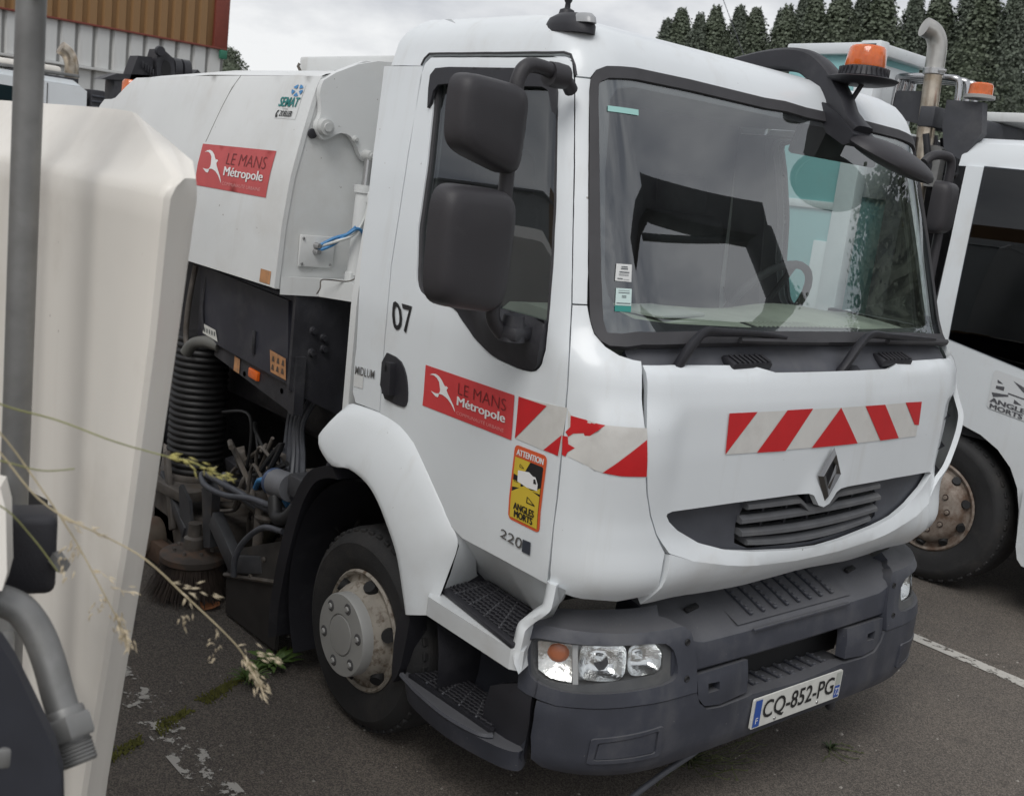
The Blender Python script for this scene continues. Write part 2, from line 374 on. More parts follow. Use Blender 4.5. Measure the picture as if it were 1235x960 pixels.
class Surf:
    def __init__(s,XF,WW,AA,BB,KK): s.t=(XF,WW,AA,BB,KK)
    def par(s,z): return [interp(t,z) for t in s.t]
    def pt(s,u,z):
        xf,W,a,b,k=s.par(z); sg=-1 if u>=0 else 1; u=abs(u)   # positive u = right side (-y)
        wf=W-b
        if u<=S1: y=u/S1*wf; x=xf-k*y*y
        elif u<=S2:
            th=(u-S1)/(S2-S1)*math.pi/2; y=wf+b*math.sin(th); x=xf-k*y*y-a*(1-math.cos(th))
        else: y=W; x=xf-k*W*W-a-(u-S2)
        return (x,sg*y,z)
    def inside(s,x,y,z):
        xf,W,a,b,k=s.par(z); y=abs(y)
        if y>W: return False
        X=xf-k*y*y
        t=(y-(W-b))/b
        if t>0: X-=a*(1-math.sqrt(max(0,1-t*t)))
        return x<X
    def inv(s,x,y,z):
        xf,W,a,b,k=s.par(z); sg=1 if y<=0 else -1; y=abs(y); wf=W-b
        if x<=xf-k*W*W-a: return sg*(S2+(xf-k*W*W-a-x))
        if y<=wf: return sg*y/wf*S1
        th=math.asin(min(1,(y-wf)/b)); return sg*(S1+th/(math.pi/2)*(S2-S1))
CAB=Surf(XF,WW,AA,BB,KK)
BXF=[(.25,-.06),(.30,-.02),(.34,-.003),(.46,0.0),(.54,-.005),(.60,-.018),(.71,-.037),(.76,-.05),(.80,-.075),(.85,-.12)]
BW=[(.25,1.00),(.32,1.06),(.5,1.075),(.7,1.06),(.76,1.05),(.80,1.0),(.85,.93)]
BUMP=Surf(BXF,BW,[(0,.30)],[(0,.40)],[(0,.03)])
T={'door':[(1.714,2.405),(1.66,2.405),(1.608,2.405),(1.557,2.404),(1.507,2.404),(1.458,2.404),(1.41,2.403),(1.363,2.403),(1.316,2.402),(1.271,2.402),(1.227,2.402),(1.183,2.401),(1.141,2.401),(1.098,2.401),(1.039,2.402),(0.999,2.401),(0.977,2.39),(0.971,2.361),(0.967,2.333),(0.967,2.306),(0.968,2.28),(0.969,2.253),(0.969,2.227),(0.97,2.201),(0.97,2.174),(0.971,2.148),(0.972,2.122),(0.972,2.096),(0.973,2.07),(0.974,2.043),(0.975,2.017),(0.976,1.991),(0.978,1.965),(0.979,1.94),(0.981,1.914),(0.982,1.888),(0.984,1.862),(0.985,1.836),(0.986,1.81),(0.987,1.784),(0.989,1.758),(0.99,1.732),(0.991,1.706),(0.995,1.681),(0.999,1.656),(1.006,1.63),(1.015,1.605),(1.026,1.581),(1.038,1.556),(1.046,1.531),(1.051,1.505),(1.053,1.479),(1.057,1.449),(1.057,1.419),(1.057,1.388),(1.057,1.357),(1.056,1.326),(1.056,1.298),(1.055,1.268),(1.054,1.239),(1.053,1.21),(1.052,1.181),(1.05,1.151),(1.05,1.12),(1.05,1.089),(1.052,1.058),(1.053,1.03),(1.056,1.003),(1.06,0.975),(1.062,0.947),(1.057,0.919),(1.04,0.888),(1.075,0.892),(1.114,0.894),(1.153,0.894),(1.192,0.894),(1.232,0.895),(1.274,0.895),(1.318,0.895),(1.362,0.895),(1.408,0.895),(1.454,0.895),(1.536,0.914),(1.565,0.938),(1.586,0.962),(1.614,0.989),(1.641,1.017),(1.671,1.045),(1.702,1.073),(1.734,1.101),(1.769,1.129),(1.816,1.149),(1.863,1.168),(1.924,1.174),(1.986,1.181),(1.988,1.216),(1.989,1.25),(1.991,1.284),(1.992,1.318),(1.992,1.352),(1.991,1.386),(1.991,1.42),(1.989,1.455),(1.981,1.49),(1.972,1.525),(1.957,1.56),(1.931,1.594),(1.913,1.628),(1.901,1.662),(1.893,1.696),(1.885,1.728),(1.878,1.76),(1.871,1.792),(1.864,1.824),(1.856,1.856),(1.849,1.887),(1.842,1.919),(1.835,1.951),(1.828,1.982),(1.821,2.014),(1.816,2.045),(1.811,2.077),(1.805,2.109),(1.799,2.142),(1.794,2.174),(1.788,2.206),(1.783,2.238),(1.777,2.271),(1.771,2.303),(1.766,2.335),(1.742,2.385)],
'win':[(1.666,2.355),(1.587,2.359),(1.533,2.358),(1.48,2.358),(1.428,2.357),(1.378,2.356),(1.328,2.356),(1.28,2.355),(1.232,2.354),(1.186,2.354),(1.121,2.347),(1.074,2.335),(1.048,2.316),(1.045,2.283),(1.041,2.25),(1.041,2.222),(1.041,2.194),(1.04,2.166),(1.04,2.138),(1.04,2.11),(1.039,2.083),(1.039,2.055),(1.039,2.027),(1.038,2.0),(1.039,1.972),(1.041,1.944),(1.044,1.917),(1.046,1.889),(1.047,1.861),(1.049,1.833),(1.051,1.805),(1.054,1.779),(1.057,1.752),(1.06,1.725),(1.062,1.699),(1.069,1.672),(1.075,1.646),(1.093,1.609),(1.121,1.571),(1.142,1.544),(1.16,1.516),(1.192,1.491),(1.259,1.486),(1.315,1.491),(1.373,1.496),(1.406,1.508),(1.439,1.521),(1.469,1.534),(1.499,1.56),(1.523,1.585),(1.535,1.607),(1.593,1.612),(1.653,1.616),(1.725,1.628),(1.746,1.658),(1.741,1.716),(1.741,1.746),(1.741,1.775),(1.741,1.805),(1.741,1.835),(1.735,1.866),(1.728,1.896),(1.722,1.927),(1.716,1.957),(1.71,1.987),(1.704,2.018),(1.7,2.048),(1.697,2.078),(1.695,2.109),(1.692,2.139),(1.69,2.17),(1.687,2.201),(1.685,2.231),(1.686,2.264),(1.686,2.297),(1.687,2.33)],
'glassbot':[(1.547,1.654),(1.313,1.649),(1.075,1.647)],
'doortopband':[(1.048,2.304),(1.685,2.303)],
'sidepanel':[(1.748,2.357),(1.755,2.326),(1.762,2.295),(1.769,2.264),(1.776,2.233),(1.783,2.202),(1.79,2.171),(1.797,2.139),(1.804,2.108),(1.811,2.077),(1.816,2.045),(1.821,2.014),(1.828,1.982),(1.835,1.951),(1.842,1.919),(1.849,1.887),(1.856,1.856),(1.864,1.824),(1.871,1.792),(1.878,1.76),(1.885,1.728),(1.893,1.696),(1.901,1.662),(1.913,1.628),(1.931,1.594),(1.957,1.56),(1.972,1.525),(1.981,1.49),(1.989,1.455),(1.991,1.42),(1.991,1.387),(1.992,1.353),(1.992,1.319),(1.991,1.286),(1.99,1.252),(1.988,1.218),(1.986,1.184),(2.064,1.182),(2.143,1.18),(2.168,1.215),(2.17,1.256),(2.172,1.296),(2.172,1.336),(2.172,1.377),(2.173,1.41),(2.173,1.443),(2.169,1.477),(2.164,1.51),(2.153,1.543),(2.137,1.575),(2.117,1.608),(2.103,1.64),(2.097,1.672),(2.088,1.705),(2.083,1.738),(2.078,1.771),(2.073,1.803),(2.068,1.836),(2.062,1.869),(2.057,1.901),(2.052,1.934),(2.047,1.966),(2.042,1.999),(2.038,2.031),(2.035,2.064),(2.031,2.096),(2.026,2.129),(2.022,2.162),(2.017,2.194),(2.013,2.227),(2.009,2.259),(2.004,2.292),(2.0,2.324),(1.995,2.357),(1.931,2.357),(1.868,2.357),(1.807,2.357)],
'roofedge':[(1.997,2.38),(1.937,2.379),(1.878,2.379),(1.821,2.378),(1.764,2.377),(1.752,2.4),(1.726,2.417),(1.67,2.417),(1.616,2.417),(1.562,2.416),(1.51,2.416),(1.459,2.416),(1.409,2.416),(1.36,2.415),(1.313,2.415),(1.266,2.415),(1.22,2.415),(1.175,2.415),(1.131,2.414),(1.08,2.414),(1.023,2.416),(0.988,2.411),(0.964,2.381),(0.957,2.352),(0.896,2.353),(0.869,2.377),(0.824,2.393),(0.778,2.397),(0.734,2.402),(0.697,2.406),(0.661,2.407),(0.623,2.407),(0.586,2.408),(0.547,2.408),(0.508,2.409),(0.468,2.409),(0.426,2.409),(0.384,2.409),(0.341,2.408),(0.296,2.408),(0.252,2.408),(0.206,2.407),(0.159,2.407),(0.112,2.407),(0.058,2.408),(0.002,2.409)],
'pillar':[(0.962,2.347),(0.896,2.348),(0.904,2.314),(0.906,2.287),(0.909,2.26),(0.911,2.234),(0.913,2.207),(0.915,2.18),(0.916,2.154),(0.918,2.127),(0.92,2.101),(0.921,2.073),(0.923,2.045),(0.924,2.018),(0.925,1.99),(0.927,1.962),(0.929,1.935),(0.931,1.907),(0.933,1.88),(0.935,1.853),(0.937,1.825),(0.938,1.798),(0.941,1.77),(0.943,1.741),(0.945,1.712),(0.987,1.709),(0.986,1.735),(0.985,1.76),(0.984,1.786),(0.982,1.811),(0.981,1.837),(0.98,1.862),(0.978,1.888),(0.977,1.914),(0.975,1.94),(0.973,1.966),(0.972,1.992),(0.97,2.018),(0.969,2.044),(0.968,2.07),(0.967,2.096),(0.967,2.122),(0.966,2.148),(0.966,2.175),(0.965,2.201),(0.964,2.227),(0.963,2.254),(0.963,2.28),(0.962,2.307),(0.961,2.333)],
'corner':[(0.987,1.704),(0.945,1.708),(0.942,1.667),(0.937,1.633),(0.918,1.603),(0.89,1.584),(0.859,1.576),(0.839,1.574),(0.843,1.555),(0.848,1.53),(0.85,1.504),(0.851,1.478),(0.851,1.452),(0.849,1.425),(0.847,1.398),(0.843,1.366),(0.839,1.333),(0.835,1.296),(0.83,1.257),(0.824,1.229),(0.818,1.2),(0.807,1.166),(0.797,1.131),(0.784,1.101),(0.773,1.071),(0.757,1.041),(0.738,1.01),(0.746,0.982),(0.75,0.953),(0.748,0.921),(0.715,0.873),(0.752,0.872),(0.78,0.869),(0.804,0.863),(0.826,0.856),(0.859,0.861),(0.89,0.863),(0.919,0.863),(0.947,0.867),(0.974,0.869),(1.011,0.884),(1.04,0.902),(1.053,0.935),(1.053,0.967),(1.051,0.997),(1.048,1.028),(1.048,1.059),(1.046,1.09),(1.045,1.121),(1.045,1.152),(1.046,1.182),(1.047,1.211),(1.048,1.241),(1.05,1.27),(1.051,1.299),(1.051,1.328),(1.051,1.358),(1.051,1.389),(1.051,1.42),(1.052,1.45),(1.048,1.48),(1.045,1.509),(1.039,1.537),(1.03,1.565),(1.016,1.592),(1.005,1.62),(0.997,1.647),(0.992,1.675)],
'ridge':[(0.723,1.006),(0.63,0.977),(0.476,0.945),(0.305,0.927),(0.12,0.916),(-0.038,0.91)],
'chinlow':[(0.674,0.842),(0.52,0.829),(0.286,0.836),(0.043,0.858),(-0.067,0.867)],
'ptop':[(0.833,1.569),(0.748,1.573),(0.526,1.571),(0.407,1.569),(0.378,1.557),(0.318,1.544),(0.129,1.541)],
'pside':[(0.84,1.399),(0.838,1.371),(0.835,1.343),(0.832,1.315),(0.829,1.286),(0.825,1.258),(0.819,1.229),(0.813,1.2),(0.803,1.166),(0.792,1.131),(0.78,1.101),(0.768,1.071),(0.751,1.043),(0.731,1.014)],
'grille':[(0.74,1.123),(0.738,1.13),(0.718,1.135),(0.461,1.139),(0.091,1.138),(0.065,1.13),(0.03,1.091),(-0.0,1.083)],
'grillelow':[(0.725,1.103),(0.687,1.073),(0.594,1.025),(0.48,0.992),(0.35,0.971),(0.137,0.951),(0.037,0.949)],
'scr':[(0.894,2.35),(0.87,2.374),(0.824,2.391),(0.697,2.404),(0.468,2.407),(0.112,2.404),(0.003,2.406)],
'scrL':[(0.902,2.314),(0.905,2.287),(0.907,2.26),(0.908,2.234),(0.91,2.207),(0.912,2.181),(0.914,2.154),(0.915,2.127),(0.917,2.101),(0.918,2.073),(0.92,2.046),(0.921,2.018),(0.923,1.99),(0.925,1.963),(0.927,1.935),(0.929,1.908),(0.931,1.88),(0.932,1.853),(0.934,1.826),(0.936,1.798),(0.936,1.773),(0.937,1.747),(0.938,1.721),(0.939,1.696),(0.941,1.67),(0.936,1.636),(0.926,1.616),(0.907,1.605)],
'frit':[(0.832,2.321),(0.801,2.353),(0.714,2.372),(0.857,2.107),(0.891,1.769),(0.885,1.713),(0.867,1.681)],
'sign':[(1.739,1.404),(1.277,1.406),(1.273,1.269),(1.739,1.267)],
's07':[(1.913,1.576),(1.775,1.581),(1.84,1.489),(1.946,1.482)],
'stripe_door':[(1.257,1.407),(1.047,1.42),(1.06,1.275),(1.257,1.279)],
'stripe_door_red1':[(1.257,1.407),(1.13,1.408),(1.257,1.279)],
'stripe_door_red2':[(1.058,1.339),(1.064,1.276),(1.126,1.278)],
'stripe_cor':[(1.045,1.415),(1.032,1.401),(0.938,1.394),(0.842,1.395),(0.827,1.253),(0.932,1.257),(1.031,1.282)],
'stripe_cor_red1':[(1.034,1.401),(0.987,1.397),(0.98,1.393),(0.976,1.396),(0.938,1.394),(0.984,1.343),(0.991,1.358),(1.021,1.351),(1.035,1.339),(1.046,1.351),(1.032,1.368)],
'stripe_cor_red2':[(1.055,1.338),(1.037,1.339),(1.033,1.318),(1.012,1.311),(1.033,1.294),(1.038,1.28),(1.05,1.283)],
'stripe_cor_red3':[(0.84,1.362),(0.828,1.254),(0.889,1.252),(0.932,1.257)],
'warn':[(1.253,1.262),(1.106,1.264),(1.104,1.03),(1.25,1.031)],
'n220':[(1.279,0.991),(1.175,0.991),(1.182,0.956),(1.285,0.964)],
'n220b':[(1.177,0.99),(1.14,0.992),(1.142,0.952),(1.18,0.952)],
'handle':[(1.994,1.401),(1.889,1.394),(1.848,1.357),(1.829,1.3),(1.824,1.25),(1.848,1.232),(1.996,1.241)],
'midlum':[(2.165,1.314),(2.038,1.322),(2.04,1.292),(2.166,1.283)],
'tag':[(2.173,1.288),(2.111,1.292),(2.108,1.241),(2.17,1.236)],
'fstripe':[(0.535,1.431),(-0.544,1.416),(-0.554,1.287),(0.532,1.306)],
'fr1':[(0.54,1.432),(0.414,1.431),(0.536,1.301)],
'fr2':[(0.27,1.43),(0.139,1.429),(0.254,1.295),(0.393,1.298)],
'fr3':[(-0.016,1.425),(-0.146,1.294),(0.118,1.296)],
'fr4':[(-0.161,1.424),(-0.287,1.423),(-0.416,1.293),(-0.291,1.291)],
'fr5':[(-0.427,1.424),(-0.546,1.421),(-0.55,1.333),(-0.517,1.337)],
'diam':[(0.014,1.286),(-0.079,1.206),(-0.017,1.111),(0.052,1.2)],
'stick1':[(0.854,1.834),(0.807,1.835),(0.816,1.786),(0.863,1.786)],
'stick2':[(0.862,1.766),(0.817,1.767),(0.825,1.72),(0.869,1.718)],
'stick3':[(0.87,1.717),(0.825,1.719),(0.828,1.702),(0.872,1.701)],
'stick4':[(0.832,2.279),(0.699,2.283),(0.702,2.266),(0.834,2.263)],
'hl_house':[(1.01,0.807),(0.907,0.819),(0.8,0.825),(0.783,0.794),(0.726,0.765),(0.665,0.731),(0.637,0.68),(0.623,0.626),(0.615,0.538),(0.818,0.538),(0.906,0.531),(0.972,0.526),(1.035,0.537),(1.057,0.545),(1.056,0.591),(1.05,0.717),(1.024,0.762),(1.004,0.786)],
'hl_rim':[(1.038,0.686),(1.031,0.702),(1.011,0.711),(0.94,0.713),(0.857,0.718),(0.774,0.716),(0.755,0.698),(0.724,0.648),(0.719,0.603),(0.752,0.587),(0.819,0.581),(0.896,0.573),(0.95,0.569),(0.995,0.574),(1.025,0.587),(1.033,0.608)],
'hl_glass':[(1.033,0.688),(1.024,0.7),(0.94,0.709),(0.857,0.714),(0.783,0.714),(0.77,0.696),(0.763,0.662),(0.765,0.616),(0.82,0.613),(0.878,0.603),(0.935,0.589),(0.991,0.586),(1.026,0.605)],
'hl_ind':[(1.033,0.688),(1.024,0.7),(0.941,0.709),(0.935,0.589),(0.991,0.586),(1.026,0.605)],
'hl_c':[(0.975,0.657),(0.886,0.664),(0.802,0.668),(0.681,0.702),(0.673,0.588)],
'bump_low':[(1.011,0.526),(0.971,0.523),(0.906,0.527),(0.817,0.534),(0.612,0.534),(0.589,0.496),(0.548,0.465),(0.468,0.458),(0.317,0.464),(0.293,0.468),(0.032,0.456)],
'bump_lowb':[(1.018,0.406),(1.01,0.33),(0.991,0.297),(0.941,0.294),(0.863,0.331),(0.66,0.335),(0.306,0.324),(-0.022,0.328)],
'bump_rec':[(0.901,0.433),(0.759,0.457),(0.761,0.355),(0.906,0.349)],
'tow':[(0.609,0.586),(0.327,0.59),(0.319,0.479),(0.469,0.465),(0.554,0.476),(0.592,0.51)],
'towhole':[(0.545,0.549),(0.483,0.546),(0.48,0.517),(0.538,0.515)],
'bar_face':[(0.642,0.727),(0.571,0.7),(0.204,0.678),(-0.045,0.676),(-0.02,0.598),(0.327,0.594),(0.617,0.597)]}
# ------------------------------------------------------------------ ground
def asphalt():
    m = bpy.data.materials.new('asphalt'); m.use_nodes = True; n, l = nt(m); b = n['Principled BSDF']
    t = n.new('ShaderNodeTexCoord')
    def noise(sc, det=6, rough=.6):
        k = n.new('ShaderNodeTexNoise'); k.inputs['Scale'].default_value = sc; k.inputs['Detail'].default_value = det; k.inputs['Roughness'].default_value = rough
        l.new(t.outputs['Object'], k.inputs['Vector']); return k
    def ramp(src, a, b_, ca, cb):
        r = n.new('ShaderNodeValToRGB'); r.color_ramp.elements[0].position = a; r.color_ramp.elements[1].position = b_
        r.color_ramp.elements[0].color = (*ca, 1); r.color_ramp.elements[1].color = (*cb, 1); l.new(src, r.inputs['Fac']); return r
    big = ramp(noise(.7, 5).outputs['Fac'], .35, .7, (.100, .089, .080), (.158, .137, .117))
    st = n.new('ShaderNodeTexVoronoi'); st.inputs['Scale'].default_value = 230; l.new(t.outputs['Object'], st.inputs['Vector'])
    stc = n.new('ShaderNodeSeparateColor'); l.new(st.outputs['Color'], stc.inputs[0])
    sr = ramp(stc.outputs[0], .2, 1.0, (.58, .58, .58), (1.85, 1.82, 1.75))
    mu = n.new('ShaderNodeMixRGB'); mu.blend_type = 'MULTIPLY'; mu.inputs['Fac'].default_value = .85; l.new(big.outputs['Color'], mu.inputs['Color1']); l.new(sr.outputs['Color'], mu.inputs['Color2'])
    # bright single chippings
    st2 = n.new('ShaderNodeTexVoronoi'); st2.inputs['Scale'].default_value = 95; l.new(t.outputs['Object'], st2.inputs['Vector'])
    c2 = n.new('ShaderNodeSeparateColor'); l.new(st2.outputs['Color'], c2.inputs[0])
    r2 = ramp(c2.outputs[1], .955, .975, (0, 0, 0), (1, 1, 1)); d2 = ramp(st2.outputs['Distance'], .12, .3, (1, 1, 1), (0, 0, 0))
    mm = n.new('ShaderNodeMixRGB'); mm.blend_type = 'MULTIPLY'; mm.inputs['Fac'].default_value = 1; l.new(r2.outputs['Color'], mm.inputs['Color1']); l.new(d2.outputs['Color'], mm.inputs['Color2'])
    m3 = n.new('ShaderNodeMixRGB'); l.new(mm.outputs['Color'], m3.inputs['Fac']); l.new(mu.outputs['Color'], m3.inputs['Color1']); m3.inputs['Color2'].default_value = (.30, .28, .25, 1)
    # oil stains
    oil = ramp(noise(1.3, 3).outputs['Fac'], .60, .72, (0, 0, 0), (1, 1, 1))
    m4 = n.new('ShaderNodeMixRGB'); l.new(oil.outputs['Color'], m4.inputs['Fac']); l.new(m3.outputs['Color'], m4.inputs['Color1']); m4.inputs['Color2'].default_value = (.060, .052, .045, 1)
    vc = n.new('ShaderNodeTexVoronoi'); vc.feature = 'DISTANCE_TO_EDGE'; vc.inputs['Scale'].default_value = .27
    wv = noise(2.2, 6); wm = n.new('ShaderNodeVectorMath'); wm.operation = 'SCALE'; wm.inputs['Scale'].default_value = .35; l.new(wv.outputs['Color'], wm.inputs[0])
    wa = n.new('ShaderNodeVectorMath'); l.new(t.outputs['Object'], wa.inputs[0]); l.new(wm.outputs[0], wa.inputs[1]); l.new(wa.outputs[0], vc.inputs['Vector'])
    ck0 = ramp(vc.outputs['Distance'], .0, .0035, (.6, .6, .6), (0, 0, 0)); ckm = ramp(noise(.9, 3).outputs['Fac'], .47, .56, (0, 0, 0), (1, 1, 1))
    ck = n.new('ShaderNodeMixRGB'); ck.blend_type = 'MULTIPLY'; ck.inputs['Fac'].default_value = 1; l.new(ck0.outputs['Color'], ck.inputs['Color1']); l.new(ckm.outputs['Color'], ck.inputs['Color2'])
    m5 = n.new('ShaderNodeMixRGB'); l.new(ck.outputs['Color'], m5.inputs['Fac']); l.new(m4.outputs['Color'], m5.inputs['Color1']); m5.inputs['Color2'].default_value = (.035, .032, .026, 1)
    sp = ramp(noise(3.4, 4).outputs['Fac'], .62, .70, (0, 0, 0), (.55, .55, .55))
    m6 = n.new('ShaderNodeMixRGB'); l.new(sp.outputs['Color'], m6.inputs['Fac']); l.new(m5.outputs['Color'], m6.inputs['Color1']); m6.inputs['Color2'].default_value = (.055, .048, .040, 1)
    l.new(m6.outputs['Color'], b.inputs['Base Color'])
    rr = ramp(oil.outputs['Color'], 0, 1, (.88, .88, .88), (.55, .55, .55)); l.new(rr.outputs['Color'], b.inputs['Roughness'])
    bp = n.new('ShaderNodeBump'); bp.inputs['Strength'].default_value = .55; bp.inputs['Distance'].default_value = .006
    l.new(st.outputs['Distance'], bp.inputs['Height']); l.new(bp.outputs['Normal'], b.inputs['Normal'])
    return m
ASPH = asphalt()
g = mesh('asphalt_yard', [(-300, -300, 0), (300, -300, 0), (300, 300, 0), (-300, 300, 0)], [(0, 1, 2, 3)], ASPH)
tag(g, 'dark worn asphalt of the depot yard', None, kind='structure')
def worn_paint(name, lo, hi, sc=14):
    m = bpy.data.materials.new(name); m.use_nodes = True; n, l = nt(m); b = n['Principled BSDF']; o = n['Material Output']
    b.inputs['Base Color'].default_value = (.50, .48, .44, 1); b.inputs['Roughness'].default_value = .8
    t = n.new('ShaderNodeTexCoord'); k = n.new('ShaderNodeTexNoise'); k.inputs['Scale'].default_value = sc; k.inputs['Detail'].default_value = 10; k.inputs['Roughness'].default_value = .72
    l.new(t.outputs['Object'], k.inputs['Vector']); r = n.new('ShaderNodeValToRGB'); r.color_ramp.elements[0].position = lo; r.color_ramp.elements[1].position = hi
    l.new(k.outputs['Fac'], r.inputs['Fac']); tr = n.new('ShaderNodeBsdfTransparent'); mx_ = n.new('ShaderNodeMixShader')
    l.new(r.outputs['Color'], mx_.inputs['Fac']); l.new(tr.outputs[0], mx_.inputs[1]); l.new(b.outputs[0], mx_.inputs[2]); l.new(mx_.outputs[0], o.inputs['Surface'])
    return m
def sheet(name, x0, x1, y0, y1, z, m):
    return mesh(name, [(x0, y0, z), (x1, y0, z), (x1, y1, z), (x0, y1, z)], [(0, 1, 2, 3)], m)
tag(sheet('parking_line', -8, 5, 1.915, 2.005, .004, worn_paint('line_paint', .40, .47, 20)), 'white painted parking bay line between the two trucks', kind='structure')
tag(sheet('parking_line', -2.6, 2.2, -1.735, -1.60, .004, worn_paint('line_paint_flaking', .53, .553, 10)), 'flaking remains of a white bay line beside the sweeper', kind='structure')
# ------------------------------------------------------------------ main lorry: cab
truck = thing('sweeper_truck', 'white road sweeper truck with grey bumper, red chevrons and 07 on its door', 'truck')
CF = CAB.pt
def cp(name, out, m, parent=truck, **k):
    k.setdefault('step', .035); return panel(name, CF, out, m, parent, flip=-1, **k)
def cdec(name, out, m, parent, off=.002): return decal(name, CF, out, m, parent, off=off, flip=-1)
def clet(name, s, q, m, parent, **k): k.setdefault('off', .0035); return lettering(name, s, CF, q, m, parent, flip=-1, **k)
def u_at_x(z, x): 
    xf, W, a, b, k = CAB.par(z); return S2+(xf-k*W*W-a-x)
door_o = T['door']; win_o = chaikin(T['win'], 1)
door = cp('door', door_o, WHITE, holes=[win_o], th=.03)
ldoor = cp('door', mir(door_o), WHITE, holes=[mir(win_o)], th=.03)
# window: black liner frame, glass, lower black mirror base
def inset(P, d):
    cx = sum(p[0] for p in P)/len(P); cz = sum(p[1] for p in P)/len(P); A = 0
    n = len(P); o = []
    for i in range(n): A += P[i][0]*P[(i+1) % n][1]-P[(i+1) % n][0]*P[i][1]
    s = 1 if A > 0 else -1
    for i in range(n):
        a, b, c = P[i-1], P[i], P[(i+1) % n]; tx, tz = c[0]-a[0], c[1]-a[1]; L = math.hypot(tx, tz) or 1
        o.append((b[0]-s*tz/L*d, b[1]+s*tx/L*d))
    return o
for sgn, dr in ((1, door), (-1, ldoor)):
    f_ = (lambda P: P) if sgn > 0 else mir
    cp('window_seal', f_(win_o), RUBBER, dr, holes=[f_(inset(win_o, .016))], off=-.006, th=.02)
    gl = [p for p in inset(win_o, .014)]
    cp('window_glass', f_(gl), SIDEG, dr, off=-.014, th=0)
    # black plastic filler that carries the mirror foot, below the glass line
    low = [(u, z) for u, z in inset(win_o, .004) if z < 1.648 and u < 1.56]
    low = sorted(low, key=lambda p: -math.atan2(p[1]-1.70, p[0]-1.28))
    fill = [(1.075, 1.648)]+[p for p in low]+[(1.53, 1.652)]
    fill = sorted(fill, key=lambda p: math.atan2(p[1]-1.60, p[0]-1.27))
    cp('mirror_foot_panel', f_(fill), PLASTD, dr, off=.004, th=.03, disp=lambda u, z: .05*max(0, 1-((abs(u)-1.26)/.19)**2)*max(0, min(1, (z-1.50)/.12))**.7 if z < 1.645 else .02)
# wind deflector over the window
dv = [(1.70, 2.235), (1.685, 2.25), (1.672, 2.29), (1.645, 2.312), (1.59, 2.316), (1.12, 2.312), (1.085, 2.30), (1.062, 2.24), (1.043, 2.232), (1.041, 2.30), (1.05, 2.33), (1.078, 2.35), (1.12, 2.36), (1.19, 2.366), (1.59, 2.37), (1.665, 2.366), (1.694, 2.343), (1.70, 2.30)]
cp('wind_deflector', dv, PLASTD, door, off=.012, th=.012, step=.02)
# rear quarter panels, roof, pillars
for f_ in ((lambda P: P), mir):
    sp_ = [(u+.006 if i < len(T['sidepanel'])*.55 else u, 2.376 if z > 2.35 else z) for i, (u, z) in enumerate(T['sidepanel'])]
    cp('rear_quarter_panel', f_(sp_), WHITE, th=.03)
    cp('windscreen_pillar', f_(T['pillar']), WHITE, th=.04, step=.02)
def rear_x(z): return -1.445 if z < 2.46 else -1.445+.09*((z-2.46)/.115)**1.5
ZT = 2.574
redge = T['roofedge']; half = [(u, z) for u, z in redge]
half[0] = (u_at_x(half[0][1], rear_x(half[0][1])), half[0][1])
top_r = [(u_at_x(z, rear_x(z)), z) for z in (2.40, 2.43, 2.46, 2.48, 2.5, 2.515, 2.53, 2.54, 2.55, 2.56, 2.567, ZT)]
top = [(u_at_x(ZT, rear_x(ZT))*k/20, ZT) for k in range(19, -1, -1)]
right = list(reversed(top_r))+half[:-1]+[(0, half[-1][1])]
roof_out = list(reversed(top))[:-1]+right   # centre top -> rear right -> along edge -> centre bottom
roof_out = [(u, z) for u, z in roof_out if not (u == 0 and z == ZT)]
full = [(0, ZT)]+roof_out+[(-u, z) for u, z in reversed(roof_out) if u != 0]
roof = cp('roof', full, WHITE, th=.02, step=.025)
ring = [CF(u_at_x(ZT, rear_x(ZT))*k/24, ZT) for k in range(-24, 25)]
mesh('roof_skin', ring+[(rear_x(ZT), 0, ZT+.012)]+[(-1.15, y, ZT+.010) for y in ()], [tuple(range(len(ring)))], WHITE, roof)
tube('gutter', [CF(u, z+.002) for u, z in T['roofedge'] if .955 < u < 1.80], .0038, RUBBER, roof, seg=6)
zs = [.62+.05*k for k in range(40) if .62+.05*k < 2.56]
bp_ = [(-CAB.par(z)[1]+.004, z) for z in zs]; bp_ = bp_+[(-y, z) for y, z in reversed(bp_)]
bp_ = [p for p in bp_ if p[1] > 1.06]
prism('cab_back', bp_, lambda y, z: (rear_x(z)+.012, y, z), lambda y, z: (rear_x(z)+.05, y, z), WHITE2, truck)
# windscreen
scr_half = [(u, z) for u, z in T['scr'] if u > .004]
so = list(reversed(scr_half))+T['scrL'][::1]+[(.865, 1.606), (.82, 1.615), (.6, 1.622), (.3, 1.625)]
so_full = so+[(0, 1.626)]+[(-u, z) for u, z in reversed(so)]+[(0, 2.409)]
seal_in = inset(so_full, .034)
cp('windscreen_seal', so_full, RUBBER, holes=[seal_in], th=.025, off=.006, step=.025)
ws = cp('windscreen', seal_in, SCREEN, th=0, off=-.002, step=.04)
f_top, f_bot = 2.352, 1.675
fr_in = [(.0, f_top), (.45, f_top), (.70, 2.35), (.775, 2.335), (.815, 2.30), (.832, 2.22), (.858, 2.10), (.889, 1.80), (.884, 1.745), (.862, 1.705), (.82, 1.687), (.7, 1.678), (.35, 1.672), (0, 1.670)]
fr_full = fr_in+[(-u, z) for u, z in reversed(fr_in[1:-1])]
cp('frit_band', inset(seal_in, -.002), FRIT, ws, holes=[fr_full], th=0, off=-.005, step=.025)
